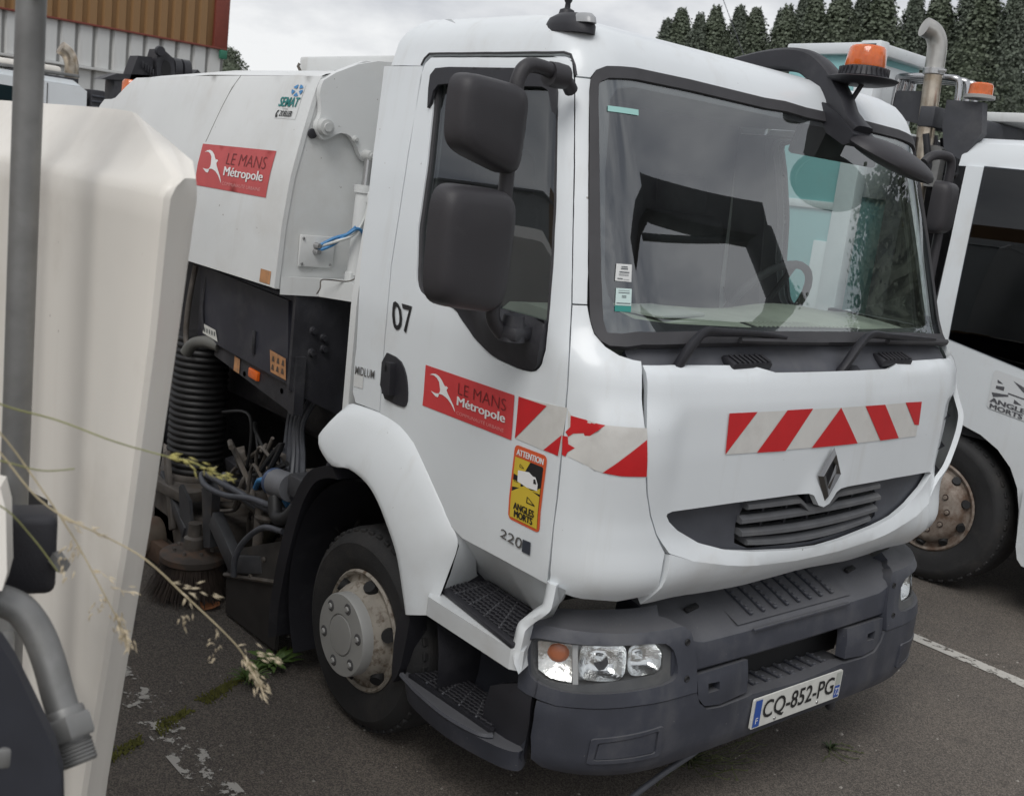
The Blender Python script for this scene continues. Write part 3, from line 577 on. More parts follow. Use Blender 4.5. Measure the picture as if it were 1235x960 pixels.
for nm, k, mm in (('inspection_label', 'stick1', LABELW), ('insurance_label', 'stick2', mat('label_mint', (.55, .68, .66), .6)), ('green_label', 'stick3', mat('label_dkteal', (.03, .25, .22), .6)), ('toll_label', 'stick4', LABELT)):
    cdec(nm, T[k], mm, ws, off=.001)
GREYINK = mat('ink_grey', (.10, .11, .12), .6)
for k, rows_ in (('stick1', ((.32, .72, .82, .87), (.30, .74, .70, .76), (.22, .84, .50, .56), (.2, .8, .40, .42), (.2, .8, .33, .35), (.12, .45, .12, .17), (.5, .85, .10, .12))), ('stick2', ((.15, .85, .86, .88), (.16, .86, .72, .76), (.38, .66, .54, .58), (.38, .66, .46, .49), (.06, .94, .10, .15)))):
    for r in rows_: cdec('print_line', sub(T[k], *r), GREYINK, ws, off=.0022)
# scuttle under the windscreen
sc = [(0, 1.635), (.3, 1.634), (.6, 1.631), (.80, 1.622), (.858, 1.610), (.85, 1.505), (.4, 1.47), (0, 1.46)]
scf = sc+[(-u, z) for u, z in reversed(sc[1:-1])]
cp('scuttle_panel', [(u, z) for u, z in scf], PLAST, off=-.03, th=.02)
def CO(u, z, d):
    p = Vector(CF(u, z)); return p-fnormal(CF, u, z)*d
for ua, ub in ((.52, .30), (-.30, -.52)):
    bm = bmesh.new(); c0 = CO((ua+ub)/2, 1.582, -.022)
    add_box(bm, c0, (.06, abs(ua-ub)*.9, .03), E(0, 20, 0), .010)
    for k in range(7): add_box(bm, (c0.x+.012, c0.y-abs(ua-ub)*.35+k*abs(ua-ub)*.115, c0.z+.016), (.05, .010, .006), E(0, 20, 0), .002, 1)
    bmobj('scuttle_vent', bm, PLASTD, truck)
for arm_, bl_ in (([(.725, 1.53, -.06), (.712, 1.575, -.015), (.668, 1.612, .03), (.62, 1.634, .045), (.54, 1.638, .04), (.37, 1.636, .035), (.24, 1.628, .03)], [(.45, 1.625, .02), (.25, 1.622, .022), (.02, 1.620, .022)]), ([(-.04, 1.50, -.06), (-.07, 1.56, -.015), (-.16, 1.611, .03), (-.22, 1.631, .045), (-.34, 1.630, .04), (-.57, 1.625, .03), (-.70, 1.622, .025)], [(-.36, 1.622, .02), (-.60, 1.619, .02), (-.80, 1.615, .02)])):
    pts = catmull([CO(*q) for q in arm_], 6); n = len(pts)
    wp = tube('wiper_arm', pts, [.024-.016*max(0, (i/n-.25)/.75) for i in range(n)], PLASTD, truck, seg=8, flat=.7)
    tube('wiper_blade', [CO(*q) for q in bl_], .010, RUBBER, wp, seg=6, curve=5)
    p0 = CO(arm_[0][0], 1.545, -.015); lathe('wiper_pivot', [(.0, .028), (.04, .022), (.065, .0), (.07, -.04)], p0+Vector((-.05, .11, -.01)), PLASTD, wp, seg=20)
# front flap
pt = [(u, z) for u, z in T['ptop'] if u > .15]
rid = [(u, z) for u, z in T['ridge'] if u > 0]
R_half = [(0, 1.543)]+[(.148, 1.543)]+list(reversed(pt))+[(u, z) for u, z in T['pside']]+[(.724, 1.008)]+rid[1:]+[(0, rid[-1][1])]
front_out = R_half+[(-u, z) for u, z in reversed(R_half[1:-1])]
gh = [(u, z) for u, z in T['grille'] if u > .01]; gl_ = [(u, z) for u, z in T['grillelow'] if u > .05]
G_half = [(0, 1.082)]+list(reversed(gh))+gl_+[(0, .945)]
gr_out = G_half+[(-u, z) for u, z in reversed(G_half[1:-1])]
def zr(u):
    return interp(sorted((abs(a), b) for a, b in rid), abs(u))
def sm(t): t = max(0, min(1, t)); return t*t*(3-2*t)
def fdisp(u, z):
    # the flap stands proud below the grille where the white lip rolls out, and its ends tuck back beside the air slots
    d = .014*math.exp(-((z-zr(u))/.035)**2)*sm((.95-abs(u))/.1)
    if u > 0: d += .020*sm((abs(u)-.70)/.12)*sm((1.475-z)/.10)*(1-.75*sm((1.34-z)/.25))
    d += .012*sm(1-abs(z-1.10)/.14)*sm((.16-abs(u))/.10)
    if u < 0: d -= .018*sm((abs(u)-.74)/.07)*sm((z-1.08)/.08)*sm((1.46-z)/.07)
    d -= .014*sm((z-1.55)/.03)
    return d
front = cp('front_flap', front_out, WHITE, holes=[gr_out], th=.022, disp=fdisp, step=.024)
# chin strip under the lip
chin = [(u, z) for u, z in T['chinlow'] if u > 0.015]
C_half = [(0, rid[-1][1])]+list(reversed(rid))+[(.724, 1.006), (.752, chin[0][1])]+chin[1:]+[(0, chin[-1][1])]
def cdisp(u, z): return .014*sm((.95-abs(u))/.1)-.28*max(0, zr(u)-max(z, .93))*sm((.74-abs(u))/.25)
ch_full = C_half+[(-u, z) for u, z in reversed(C_half[1:-1])]
cp('chin_strip', ch_full, WHITE, th=.03, disp=cdisp, step=.025)
# corner deflectors
def codisp(u, z):
    far = u < 0; u = abs(u)
    s = sm((1.475-z)/.10)*sm((.985-u)/.03)
    return .024*s*(1-.75*sm((1.34-z)/.25)) + (.024*sm((1.42-z)/.08)*sm((z-1.05)/.12)*sm((.90-u)/.08) if far else 0)
for f_ in ((lambda P: P), mir):
    cp('corner_deflector', f_(T['corner']), WHITE, th=.02, disp=codisp, step=.022)
for s in (-1, 1):
    slot = [(.775, 1.43), (.855, 1.43), (.845, 1.30), (.81, 1.14), (.765, 1.08), (.745, 1.10), (.765, 1.25)]
    f_ = (lambda P: P) if s > 0 else mir
    du = cp('air_duct', f_(slot), PLAST, off=-.05, th=.01)
    for zz in (1.35, 1.23, 1.13) if s < 0 else ():
        a = CF(s*.76, zz); b = CF(s*.85, zz)
        mesh('duct_vane', [(a[0]-.045, a[1], zz), (b[0]-.03, b[1], zz+.01), (b[0]-.005, b[1], zz-.012), (a[0]-.012, a[1], zz-.02)], [(0, 1, 2, 3)], PLASTD, du)
# grille
gpan = cp('grille', [(u*1.02, z) for u, z in inset(gr_out, -.012)], mat('grille_plastic', (.052, .055, .066), .5, var=.15, bump=.1, bscale=300), off=-.030, th=.01, step=.03, holes=[[(-.36, 1.128), (-.055, 1.128), (-.03, 1.07), (.03, 1.07), (.055, 1.128), (.36, 1.128), (.40, 1.06), (.40, 1.0), (.33, .972), (0, .955), (-.33, .972), (-.40, 1.0), (-.40, 1.06)]])
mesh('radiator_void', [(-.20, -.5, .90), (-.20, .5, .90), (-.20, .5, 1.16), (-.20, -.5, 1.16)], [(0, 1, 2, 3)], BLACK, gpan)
for k, (zc, hw) in enumerate(((1.112, .385), (1.066, .405), (1.014, .395), (.974, .36))):
    V = []; F = []; N = 28
    for i in range(N+1):
        y = -hw+2*hw*i/N; zz = zc+(.030*(y/.42)**2 if k > 1 else .006*(y/.42)**2)*(.55 if k == 2 else 1)
        if k == 0: zz -= .035*sm((.11-abs(y))/.06)
        x0 = -.050-.045*y*y
        for dx, dz in ((-.016, .012), (.002, .002), (.003, -.010), (-.004, -.013), (-.05, -.006), (-.05, .008)): V.append((x0+dx, y, zz+dz))
    for i in range(N):
        for j in range(6): F.append((i*6+j, i*6+(j+1) % 6, (i+1)*6+(j+1) % 6, (i+1)*6+j))
    F += [tuple(range(6)), tuple(N*6+j for j in range(6))]
    mesh('grille_bar', V, F, mat('grille_bar_plastic', (.105, .108, .115), .5, var=.15, dirt=(.16, .16, .155), dirt_lo=.5, dirt_hi=.8), gpan, autos=R_(30))
for y in (-.26, -.13, .13, .26, 0): box('grille_rib', (-.11, y, 1.035), (.05, .012, .16), PLASTD, gpan, bev=.002)
# badge: hollow diamond with a bevelled inner strut
bx = -.030
def dia(w, h): return [(0, h), (-w, 0), (0, -h), (w, 0)]
dz0 = 1.198; V = []; 
for (w, h, x) in ((.066, .094, bx), (.050, .074, bx+.012), (.026, .046, bx+.004), (.026, .046, bx-.01)):
    V += [(x, y, dz0+z) for y, z in dia(w, h)]
F = [(r*4+i, r*4+(i+1) % 4, (r+1)*4+(i+1) % 4, (r+1)*4+i) for r in range(3) for i in range(4)]
bd = mesh('badge', V, F, BADGE, truck)
mesh('badge_back', [(bx+.002, y, dz0+z) for y, z in dia(.062, .09)], [(0, 1, 2, 3)], PLASTD, bd)
mesh('badge_strut', [(bx+.014, .006, dz0+.04), (bx+.014, .022, dz0+.028), (bx+.014, -.004, dz0-.05), (bx+.014, -.020, dz0-.038), (bx+.02, .004, dz0+.01)], [(0, 1, 4), (1, 2, 4), (2, 3, 4), (3, 0, 4)], BADGE, bd)
# ---- decals on the cab
def bird(fn, q, parent, m, off, flip):
    # wing, body and tail of the white gull as one flat shape
    P = [(0.062, 0.802), (0.096, 0.851), (0.133, 0.87), (0.173, 0.841), (0.21, 0.776), (0.234, 0.701), (0.252, 0.653), (0.267, 0.669), (0.288, 0.644), (0.279, 0.613), (0.273, 0.577), (0.288, 0.517), (0.328, 0.394), (0.362, 0.288), (0.38, 0.201), (0.388, 0.136), (0.365, 0.21), (0.332, 0.305), (0.289, 0.384), (0.254, 0.418), (0.224, 0.435), (0.197, 0.43), (0.184, 0.422), (0.187, 0.385), (0.175, 0.334), (0.145, 0.341), (0.114, 0.389), (0.09, 0.428), (0.123, 0.417), (0.152, 0.413), (0.181, 0.428), (0.195, 0.475), (0.198, 0.539), (0.189, 0.625), (0.179, 0.711), (0.151, 0.783), (0.116, 0.819), (0.087, 0.818)]
    return decal('gull_emblem', fn, [bil(q, a, b) for a, b in P], m, parent, off=off, step=.03, flip=flip)
def metropole(fn, q, parent, rm, off, flip):
    s = decal('city_sign', fn, q, rm, parent, off=off, flip=flip)
    bird(fn, q, s, INKW, off+.0015, flip)
    o = off+.002
    lettering('lettering', 'LE MANS', fn, sub(q, .405, .925, .585, .85), INKR, s, off=o, bold=-.014, flip=flip)
    lettering('lettering', 'Métropole', fn, sub(q, .405, .925, .262, .53), INKW, s, off=o, strike=.007, flip=flip)
    lettering('lettering', 'COMMUNAUTÉ URBAINE', fn, sub(q, .405, .92, .11, .205), INKP, s, off=o, bold=-.005, flip=flip)
    return s
metropole(CF, T['sign'], truck, RED, .002, -1)
clet('fleet_number', '07', [(-1.795, 1.582), (-1.925, 1.582), (-1.945, 1.487), (-1.815, 1.487)], INKB, ldoor, bold=.012)
clet('fleet_number', '07', [(1.925, 1.582), (1.795, 1.582), (1.815, 1.487), (1.945, 1.487)], INKB, door, bold=.012)
ds_ = cdec('chevron_strip', T['stripe_door'], TAPEW, truck, off=.0015)
for k in ('stripe_door_red1', 'stripe_door_red2'): cdec('chevron_red', T[k], REDT, ds_, off=.0028)
def cdz(u, z): return codisp(u, z)
def cdec2(name, out, m, parent, off): return panel(name, CF, out, m, parent, step=.022, th=0, off=off, disp=codisp, flip=-1)
cs = cdec2('chevron_strip', T['stripe_cor'], TAPEW, truck, .0015)
for k in ('stripe_cor_red1', 'stripe_cor_red2', 'stripe_cor_red3'): cdec2('chevron_red', T[k], REDT, cs, .0028)
fs_ = [(.537, 1.428), (-.537, 1.422), (-.547, 1.292), (.532, 1.300)]
fst = cdec('chevron_strip', fs_, TAPEW, truck, off=.0025)
for k in ('fr1', 'fr2', 'fr3', 'fr4', 'fr5'): cdec('chevron_red', [(u, max(1.294, min(1.428, z))) for u, z in T[k]], REDT, fst, off=.004)
# blind-spot warning sign
wq = T['warn']
def rrect(q, r=.06, asp=1.6):
    P = []
    for cx, cy, a0 in ((1-r, 1-r/asp, 0), (r, 1-r/asp, 90), (r, r/asp, 180), (1-r, r/asp, 270)):
        for k in range(6): a = R_(a0+k*18); P.append(bil(q, cx+r*math.cos(a), cy+r/asp*math.sin(a)))
    return P
w0 = decal('blind_spot_sign', CF, rrect(wq, .11), ORANGE, truck, off=.002, flip=-1)
wi = sub(wq, .07, .93, .04, .845)
cdec('sign_field', rrect(wi, .05), INKB, w0, .003)
cdec('sign_ray', [bil(wi, a, b) for a, b in ((.0, .42), (.45, .60), (1, .52), (1, .0), (0, .0))], YELLOW, w0, .0042)
cdec('sign_ray', [bil(wi, a, b) for a, b in ((.0, .72), (.30, .70), (.55, 1.0), (0, 1))], YELLOW, w0, .0042)
cdec('sign_ray', [bil(wi, a, b) for a, b in ((.0, .50), (.0, .62), (.30, .62), (.30, .56), (1, .56), (1, .66), (.8, .58))], YELLOW, w0, .0045)
cdec('pictogram_truck', [bil(wi, a, b) for a, b in ((.18, .62), (.16, .80), (.55, .84), (.70, .80), (.80, .80), (.90, .70), (.90, .60), (.55, .585))], INKW, w0, .0052)
cdec('pictogram_window', [bil(wi, a, b) for a, b in ((.74, .76), (.80, .77), (.86, .70), (.75, .69))], INKB, w0, .0062)
for a0, b0, s in ((.58, .34, .30), (.20, .86, .16), (.06, .60, .14)):
    for pts in (((0, 0), (1, 0), (1, .10), (0, .10)), ((0, 0), (.10, 0), (.10, .62), (0, .62)), ((0, .62), (.12, .62), (1, .10), (.88, .06))):
        cdec('pictogram_line', [bil(wi, a0+s*x, b0+s*.55*y) for x, y in pts], INKB, w0, .0055)
clet('lettering', 'ATTENTION', sub(wq, .10, .92, .875, .955), INKW, w0, strike=.008, off=.004)
clet('lettering', 'ANGLES', sub(wi, .14, .88, .16, .27), INKB, w0, strike=.014, off=.006)
clet('lettering', 'MORTS', sub(wi, .18, .84, .035, .145), INKB, w0, strike=.016, off=.006)
clet('model_number', '220', T['n220'], CHROME, door, bold=.01, off=.005)
nb = cdec('model_flash', T['n220b'], mat('dark_badge', (.04, .045, .06), .3), door, off=.004)
clet('model_script', 'MIDLUM', T['midlum'], CHROME, truck, bold=.01, off=.004)
tg = cdec('data_label', T['tag'], LABELW, truck, off=.002)
# door handle
dh = cp('door_handle', chaikin(T['handle'], 1), PLASTD, truck, off=.006, th=.02, step=.02)
cp('grip', [(1.935, 1.375), (1.905, 1.375), (1.90, 1.265), (1.945, 1.262)], PLASTD, dh, off=.030, th=.03, step=.02)
# side repeater/marker lamp and stub aerial on the roof edge
ml = lathe('roof_marker_lamp', [(0, .032), (.05, .028), (.085, .014), (.10, -.008), (.10, -.03)], (-.62, -.885, 2.512), PLASTD, truck, seg=24, sy=.5)
ml.rotation_euler = (0, 0, 0)
lathe('lens', [(0, .03), (.03, .027), (.045, .016), (.05, .0)], (-.555, -.893, 2.510), mat('smoked_lens', (.35, .36, .37), .25), ml, seg=20, sy=.55)
lathe('aerial_stub', [(.025, 0), (.022, .012), (.009, .018), (.008, .032), (.012, .038), (.013, .048), (.009, .06), (0, .063)], (-.67, -.86, 2.545), PLASTD, truck, seg=14)
# ------------------------------------------------------------------ bumper, lamps, plate
BF = BUMP.pt
def bpn(name, out, m, parent=truck, **k):
    k.setdefault('step', .03); return panel(name, BF, out, m, parent, flip=-1, **k)
lo_t = [(u, z) for u, z in T['bump_low']]; lo_t[-1] = (0, .457)
lo_b = [(1.018, .406), (1.012, .33), (.991, .300), (.941, .290), (.863, .285), (.66, .29), (.306, .30), (0, .305)]
H = lo_t+list(reversed(lo_b)); H = [p for p in H]
Hr = lo_t[:-1]+[(0, .457)]; Hb = list(reversed(lo_b))
half_ = Hr+Hb                                   # top from corner to centre, bottom from centre to corner
low_full = [(u, z) for u, z in lo_t]+[(-u, z) for u, z in reversed(lo_t[:-1])]+[(-u, z) for u, z in lo_b[:-1]]+list(reversed(lo_b))
low_full = [p for i, p in enumerate(low_full) if i == 0 or p != low_full[i-1]]
bl = bpn('lower_bumper', low_full, PLAST, th=.05)
for f_ in ((lambda P: P), mir):
    r = T['bump_rec']
    bpn('fog_lamp_blank', f_(rrect(r, .06, .7)), PLAST, bl, off=.006, th=.012, holes=[f_(rrect([(r[0][0]-.012, r[0][1]-.012), (r[1][0]+.012, r[1][1]-.012), (r[2][0]+.012, r[2][1]+.012), (r[3][0]-.012, r[3][1]+.012)], .06, .7))])
    bpn('blank_face', f_(rrect([(r[0][0]-.016, r[0][1]-.016), (r[1][0]+.016, r[1][1]-.016), (r[2][0]+.016, r[2][1]+.016), (r[3][0]-.016, r[3][1]+.016)], .05, .7)), PLAST, bl, off=.003, th=.006)
    tw = bpn('towing_cover', f_(T['tow']), PLAST, off=-.006, th=.04, holes=[f_(T['towhole'])])
    bpn('towing_hole', f_(inset(T['towhole'], -.01)), BLACK, tw, off=-.035, th=0)
    # black side end of the bumper
    bpn('bumper_end', f_([(1.022, .542), (1.06, .556), (1.16, .50), (1.19, .40), (1.17, .33), (1.08, .295), (1.026, .30), (1.024, .42)]), PLASTD, th=.05)
    rim = T['hl_rim']
    hh = bpn('headlamp_housing', f_(T['hl_house']), PLAST, off=.004, th=.10, holes=[f_(chaikin(rim, 1))], disp=lambda u, z: -.045*sm((z-.735)/.06))
    bpn('headlamp_bezel', f_(inset(chaikin(rim, 1), -.003)), mat('bezel_grey', (.075, .078, .082), .5, var=.15, dirt=(.14, .14, .135), dirt_lo=.45, dirt_hi=.75), hh, off=-.012, th=.06, holes=[f_(chaikin(T['hl_glass'], 1))], step=.02)
    bpn('headlamp_lens', f_(chaikin(inset(T['hl_glass'], -.002), 1)), LENS, hh, off=-.016, th=0)
    rf = mat('lamp_reflector', (.90, .91, .91), .12, metal=1., bump=.15, bscale=90)
    bpn('headlamp_bowl', f_(inset(T['hl_glass'], -.01)), mat('lamp_inner', (.55, .56, .56), .3, metal=.8), hh, off=-.075, th=.0)
    for (u, z), rr, mm in zip(T['hl_c'][1:3], (.066, .056), (rf, rf)):
        s = 1 if f_([(1, 0)])[0][0] > 0 else -1
        p = Vector(BF(s*u, z)); n = -fnormal(BF, s*u, z); V = []; F = []
        t = n.cross(Vector((0, 0, 1))).normalized(); b_ = t.cross(n)
        for i, (r, h) in enumerate(((rr, -.022), (rr*.9, -.034), (rr*.62, -.052), (rr*.3, -.064), (rr*.16, -.05), (0.001, -.03))):
            for k in range(20):
                a = k*math.pi/10; ca = math.copysign(abs(math.cos(a))**.55, math.cos(a)); sa = math.copysign(abs(math.sin(a))**.55, math.sin(a)); V.append(p+n*h+(t*ca*1.12+b_*sa*.92)*r)
        for i in range(5):
            for k in range(20): F.append((i*20+k, i*20+(k+1) % 20, (i+1)*20+(k+1) % 20, (i+1)*20+k))
        mesh('headlamp_reflector', V, F, mm, hh, smooth=True)
    u, z = T['hl_c'][0]; s = 1 if f_([(1, 0)])[0][0] > 0 else -1
    p = Vector(BF(s*u, z)); n = -fnormal(BF, s*u, z)
    bpn('indicator_bowl', f_(inset(T['hl_ind'], .008)), mat('indicator_reflector', (.85, .83, .80), .2, metal=.85, var=.2, vscale=35, bump=.35, bscale=55), hh, off=-.06, th=0, disp=lambda uu, zz: .03*min(1, ((abs(uu)-u)/.05)**2+((zz-z)/.06)**2))
    V, F = lathe_geo([(0, .010), (.020, .008), (.034, .0), (.037, -.012)], (0, 0, 0), 'z', 16)
    q_ = n.to_track_quat('Z', 'Y').to_matrix(); mesh('indicator_bulb', [q_ @ Vector(v)+p-n*.046+Vector((-.008, .002*s, .014)) for v in V], F, mat('indicator_amber', (.55, .16, .06), .25, coat=.4), hh, smooth=True)
    bpn('lamp_divider', f_([(.947, .708), (.936, .709), (.930, .59), (.941, .588)]), mat('divider_grey', (.45, .45, .45), .4), hh, off=-.020, th=.05)
    for (u, z) in T['hl_c'][3:5]:
        p = BF(s*u, z); lathe('fixing_hole', [(.0, .003), (.007, .003), (.010, .006), (.012, .002)], (p[0]+.002, p[1], p[2]), BLACK, hh, axis='x', seg=12)
# upper cross bar with tread
def bar_section(y):
    k = .03*y*y; e = sm((abs(y)-.50)/.14)
    return [(-.036-k, .592), (-.030-k, .600), (-.034-k, .66+.03*e), (-.040-k, .682+.036*e), (-.055-k, .695+.036*e), (-.13-k, .735+.02*e), (-.24-k, .775), (-.30, .79), (-.32, .60)]
V = []; F = []; ys = [-.655+1.31*i/44 for i in range(45)]
for y in ys: V += [(x, y, z) for x, z in bar_section(y)]
M_ = 9
for i in range(44):
    for j in range(M_): F.append((i*M_+j, i*M_+(j+1) % M_, (i+1)*M_+(j+1) % M_, (i+1)*M_+j))
F += [tuple(range(M_)), tuple(44*M_+j for j in range(M_))]
bar = mesh('bumper_cross_bar', V, F, PLAST, truck, autos=R_(28))
def tread(name, parent, x0, x1, y0, y1, z0, z1, n, m):
    o = None
    for k in range(n):
        y = y0+(y1-y0)*(k+.5)/n; bm = bmesh.new(); w = .017
        add_box(bm, ((x0+x1)/2, y, (z0+z1)/2+.004), (math.hypot(x1-x0, z1-z0), w, .010), E(0, math.degrees(math.atan2(z0-z1, x1-x0)), 0), .004, 2)
        for j in range(7): 
            t = (j+.5)/7; add_box(bm, (x0+(x1-x0)*t, y, z0+(z1-z0)*t+.011), (.010, w*.9, .006), None, .002, 1)
        bmobj(name, bm, m, parent)
tread('tread_rib', bar, -.225, -.075, -.27, .27, .769, .715, 8, PLAST)
mesh('tread_plate', [(-.25, -.33, .7815), (-.25, .33, .7815), (-.058, .33, .7035), (-.058, -.33, .7035)], [(0, 1, 2, 3)], PLAST, bar)
box('cross_bar_lip', (-.030, .0, .688), (.012, .56, .010), PLAST, bar, bev=.003)
for y in (-.46, .46): box('bar_slot', (-.155, y, .748), (.02, .075, .012), BLACK, bar, E(0, 24, 12), .004)
# radiator mesh behind the bar top
rm = mesh('radiator_mesh', [(-.315, -.75, .76), (-.315, .75, .76), (-.315, .75, .95), (-.315, -.75, .95)], [(0, 1, 2, 3)], BLACK, truck)
for k in range(5): box('mesh_bar', (-.305, 0, .79+k*.022), (.012, .62, .007), PLASTD, rm, bev=.002)
for k in range(13): box('mesh_bar', (-.309, -.30+k*.05, .84), (.008, .006, .11), PLASTD, rm, bev=.001)
box('bumper_beam', (-.22, 0, .55), (.16, 1.75, .22), SOOT, truck, bev=.02)
# lower step recess with ribs
st = box('plate_step', (-.13, 0, .440), (.25, .70, .02), PLAST, truck, bev=.005)
tread('tread_rib', st, -.235, -.045, -.27, .27, .452, .452, 8, PLAST)
mesh('step_back', [(-.135, -.42, .44), (-.135, .42, .44), (-.135, .42, .60), (-.135, -.42, .60)], [(0, 1, 2, 3)], BLACK, st)
# number plate
def PF(y, z): return (.010, -y, z)      # a = to the image right (+y)
pq = [(.26, .451), (-.26, .451), (-.26, .343), (.26, .343)]
plate = prism('number_plate', rrect(pq, .014, .21), lambda y, z: (.002, -y, z), lambda y, z: (.009, -y, z), PLATEW, truck)
def pdec(nm, a0, a1, b0, b1, m, off=.001): return decal(nm, PF, sub(pq, a0, a1, b0, b1), m, plate, off=off, flip=-1)
pdec('plate_band', .015, .085, .05, .95, BLUEP); pdec('plate_band', .925, .985, .05, .48, BLUEP); pdec('plate_stamp', .925, .985, .52, .95, mat('plate_stamp_grey', (.42, .44, .40), .5))
lettering('lettering', 'CQ-852-PG', PF, sub(pq, .105, .905, .14, .86), INKB, plate, off=.0015, bold=.012, flip=-1)
lettering('lettering', 'F', PF, sub(pq, .037, .062, .16, .36), INKW, plate, off=.002, flip=-1)
lettering('lettering', '72', PF, sub(pq, .93, .98, .14, .40), INKW, plate, off=.002, flip=-1)
for y in (-.13, .12): lathe('plate_screw', [(0, .004), (.005, .003), (.006, 0)], (.010, y, .356), STEEL, plate, axis='x', seg=10)
# hanging hoses and lines below
tube('tow_eye_bolt', [(-.08, .33, .31), (-.06, .34, .27), (-.07, .35, .245)], .016, SOOT, truck, curve=4)
tube('tow_eye_bolt', [(-.10, -.27, .31), (-.08, -.27, .28), (-.09, -.265, .26)], .020, SOOT, truck, curve=4)
tube('drain_hose', [(-.06, -.42, .315), (-.04, -.46, .30), (-.10, -.56, .20), (-.18, -.66, .06), (-.20, -.62, .02), (-.16, -.56, .015)], .011, CABLE, truck, curve=6, seg=8)

# ------------------------------------------------------------------ wheel arch, steps
A = [(-1.405, -1.048, 1.148), (-1.364, -1.046, 1.170), (-1.183, -1.046, 1.183), (-1.06, -1.046, 1.171), (-.962, -1.046, 1.132), (-.86, -1.046, 1.047), (-.765, -1.046, .964), (-.700, -1.046, .908), (-.672, -1.044, .86), (-.685, -1.06, .76), (-.690, -1.10, .622)]
B = [(-1.448, -1.13, 1.03), (-1.430, -1.132, .985), (-1.339, -1.132, .947), (-1.222, -1.134, .968), (-1.103, -1.134, .951), (-1.022, -1.134, .907), (-.954, -1.134, .845), (-.899, -1.134, .787), (-.868, -1.134, .74), (-.842, -1.134, .69), (-.794, -1.134, .588)]
A = catmull(A, 3); B = catmull(B, 3); V = []; F = []; NR = 9
prof = [(0, 0), (.03, .10), (.25, .38), (.5, .65), (.75, .87), (.90, .97), (.98, 1.0), (1.0, .96), (1.0, .3)]
for a, b in zip(A, B):
    for t, h in prof: 
        p = a.lerp(b, t); V.append((p.x, a.y+(b.y-a.y)*h, p.z))
for i in range(len(A)-1):
    for j in range(NR-1): F.append((i*NR+j, i*NR+j+1, (i+1)*NR+j+1, (i+1)*NR+j))
fen = mesh('wheel_arch', V, F, WHITE, truck, autos=R_(50))
mesh('wheel_arch', [(x, -y, z) for x, y, z in V], [tuple(reversed(f)) for f in F], WHITE, truck, autos=R_(50))
# inner black liner
V = []; F = []
for k in range(25):
    a = R_(-8+k*9.2); V += [(-1.14+.50*math.cos(a), -1.09, .40+.53*math.sin(a)), (-1.14+.50*math.cos(a), -.55, .40+.53*math.sin(a))]
F = [(2*i, 2*i+1, 2*i+3, 2*i+2) for i in range(24)]
mesh('arch_liner', V, F, PLASTD, truck, smooth=True)
mesh('arch_liner', [(x, -y, z) for x, y, z in V], F, PLASTD, truck, smooth=True)
# upper step: white tray with a black tread
TZ = .694
tq = [(-.745, -1.045), (-.705, -.862), (-.452, -.880), (-.275, -1.112)]
prism('step_tray', [(-.70, -1.120), (-.272, -1.124), (-.240, -1.10), (-.42, -.862), (-.74, -.845), (-.76, -1.06)], lambda x, y: (x, y, .622), lambda x, y: (x, y, .686), WHITE, truck)
def step_tread(name, quad, z, nx, parent, rib_rows):
    """anti-slip pad: base slab, raised border ribs and rows of little bars"""
    q = quad; d = 0.004
    base = prism(name, quad, lambda x, y: (x, y, z-.01), lambda x, y: (x, y, z+d), PLASTD, parent)
    def at(a, b): return bil([q[1], q[2], q[3], q[0]], a, b)   # a along x, b outwards
    for a in [k/(nx) for k in range(1, nx)]:
        p0, p1 = at(a, .04), at(a-.10, .96); bm = bmesh.new(); c = ((p0[0]+p1[0])/2, (p0[1]+p1[1])/2, z+d+.003); L = math.hypot(p1[0]-p0[0], p1[1]-p0[1])
        add_box(bm, c, (L, .008, .007), Matrix.Rotation(math.atan2(p1[1]-p0[1], p1[0]-p0[0]), 4, 'Z'), .002, 1); bmobj('tread_bar', bm, PLAST, base)
    bm = bmesh.new()
    for i in range(rib_rows):
        for j in range(nx*3):
            a = (j+.5+(.25 if i % 2 else 0))/(nx*3); b = (i+.5)/rib_rows
            if a > .98: continue
            p = at(a*.94+.03, b*.9+.05); add_box(bm, (p[0], p[1], z+d+.004), (.026, .009, .009), E(0, 0, 14+random.uniform(-4, 4)), .002, 1)
    o = bmobj('tread_studs', bm, PLASTD, base); o['kind'] = 'stuff'
    return base
step_tread('step_tread', tq, TZ, 5, truck, 9)
box('tread_edge', (-.50, -1.080, TZ+.002), (.47, .03, .016), PLASTD, truck, E(0, 0, -8.1), .005)
# recess wall between the door sill and the tray, and the front post
def quadstrip(name, L0, L1, m, parent=truck, th=.0):
    n = len(L0); V = list(L0)+list(L1); F = [(i, i+1, n+i+1, n+i) for i in range(n-1)]; return mesh(name, V, F, m, parent, smooth=True)
quadstrip('step_recess', [(-.74, -1.046, .905), (-.64, -1.046, .896), (-.45, -1.046, .893), (-.17, -1.03, .893)], [(-.75, -.86, .69), (-.66, -.855, .69), (-.50, -.862, .69), (-.34, -.92, .69)], WHITE)
quadstrip('step_recess', [(-.70, -1.046, .908), (-.668, -1.042, .86), (-.680, -1.055, .76), (-.70, -1.06, .69)], [(-.66, -1.040, .899), (-.685, -.95, .80), (-.73, -.90, .72), (-.75, -.86, .688)], WHITE)
PL = [(-0.274, -1.118, 0.681), (-0.281, -1.11, 0.702), (-0.288, -1.101, 0.719), (-0.292, -1.093, 0.744), (-0.29, -1.084, 0.761), (-0.264, -1.076, 0.788), (-0.238, -1.067, 0.815), (-0.231, -1.058, 0.837), (-0.238, -1.046, 0.90)]
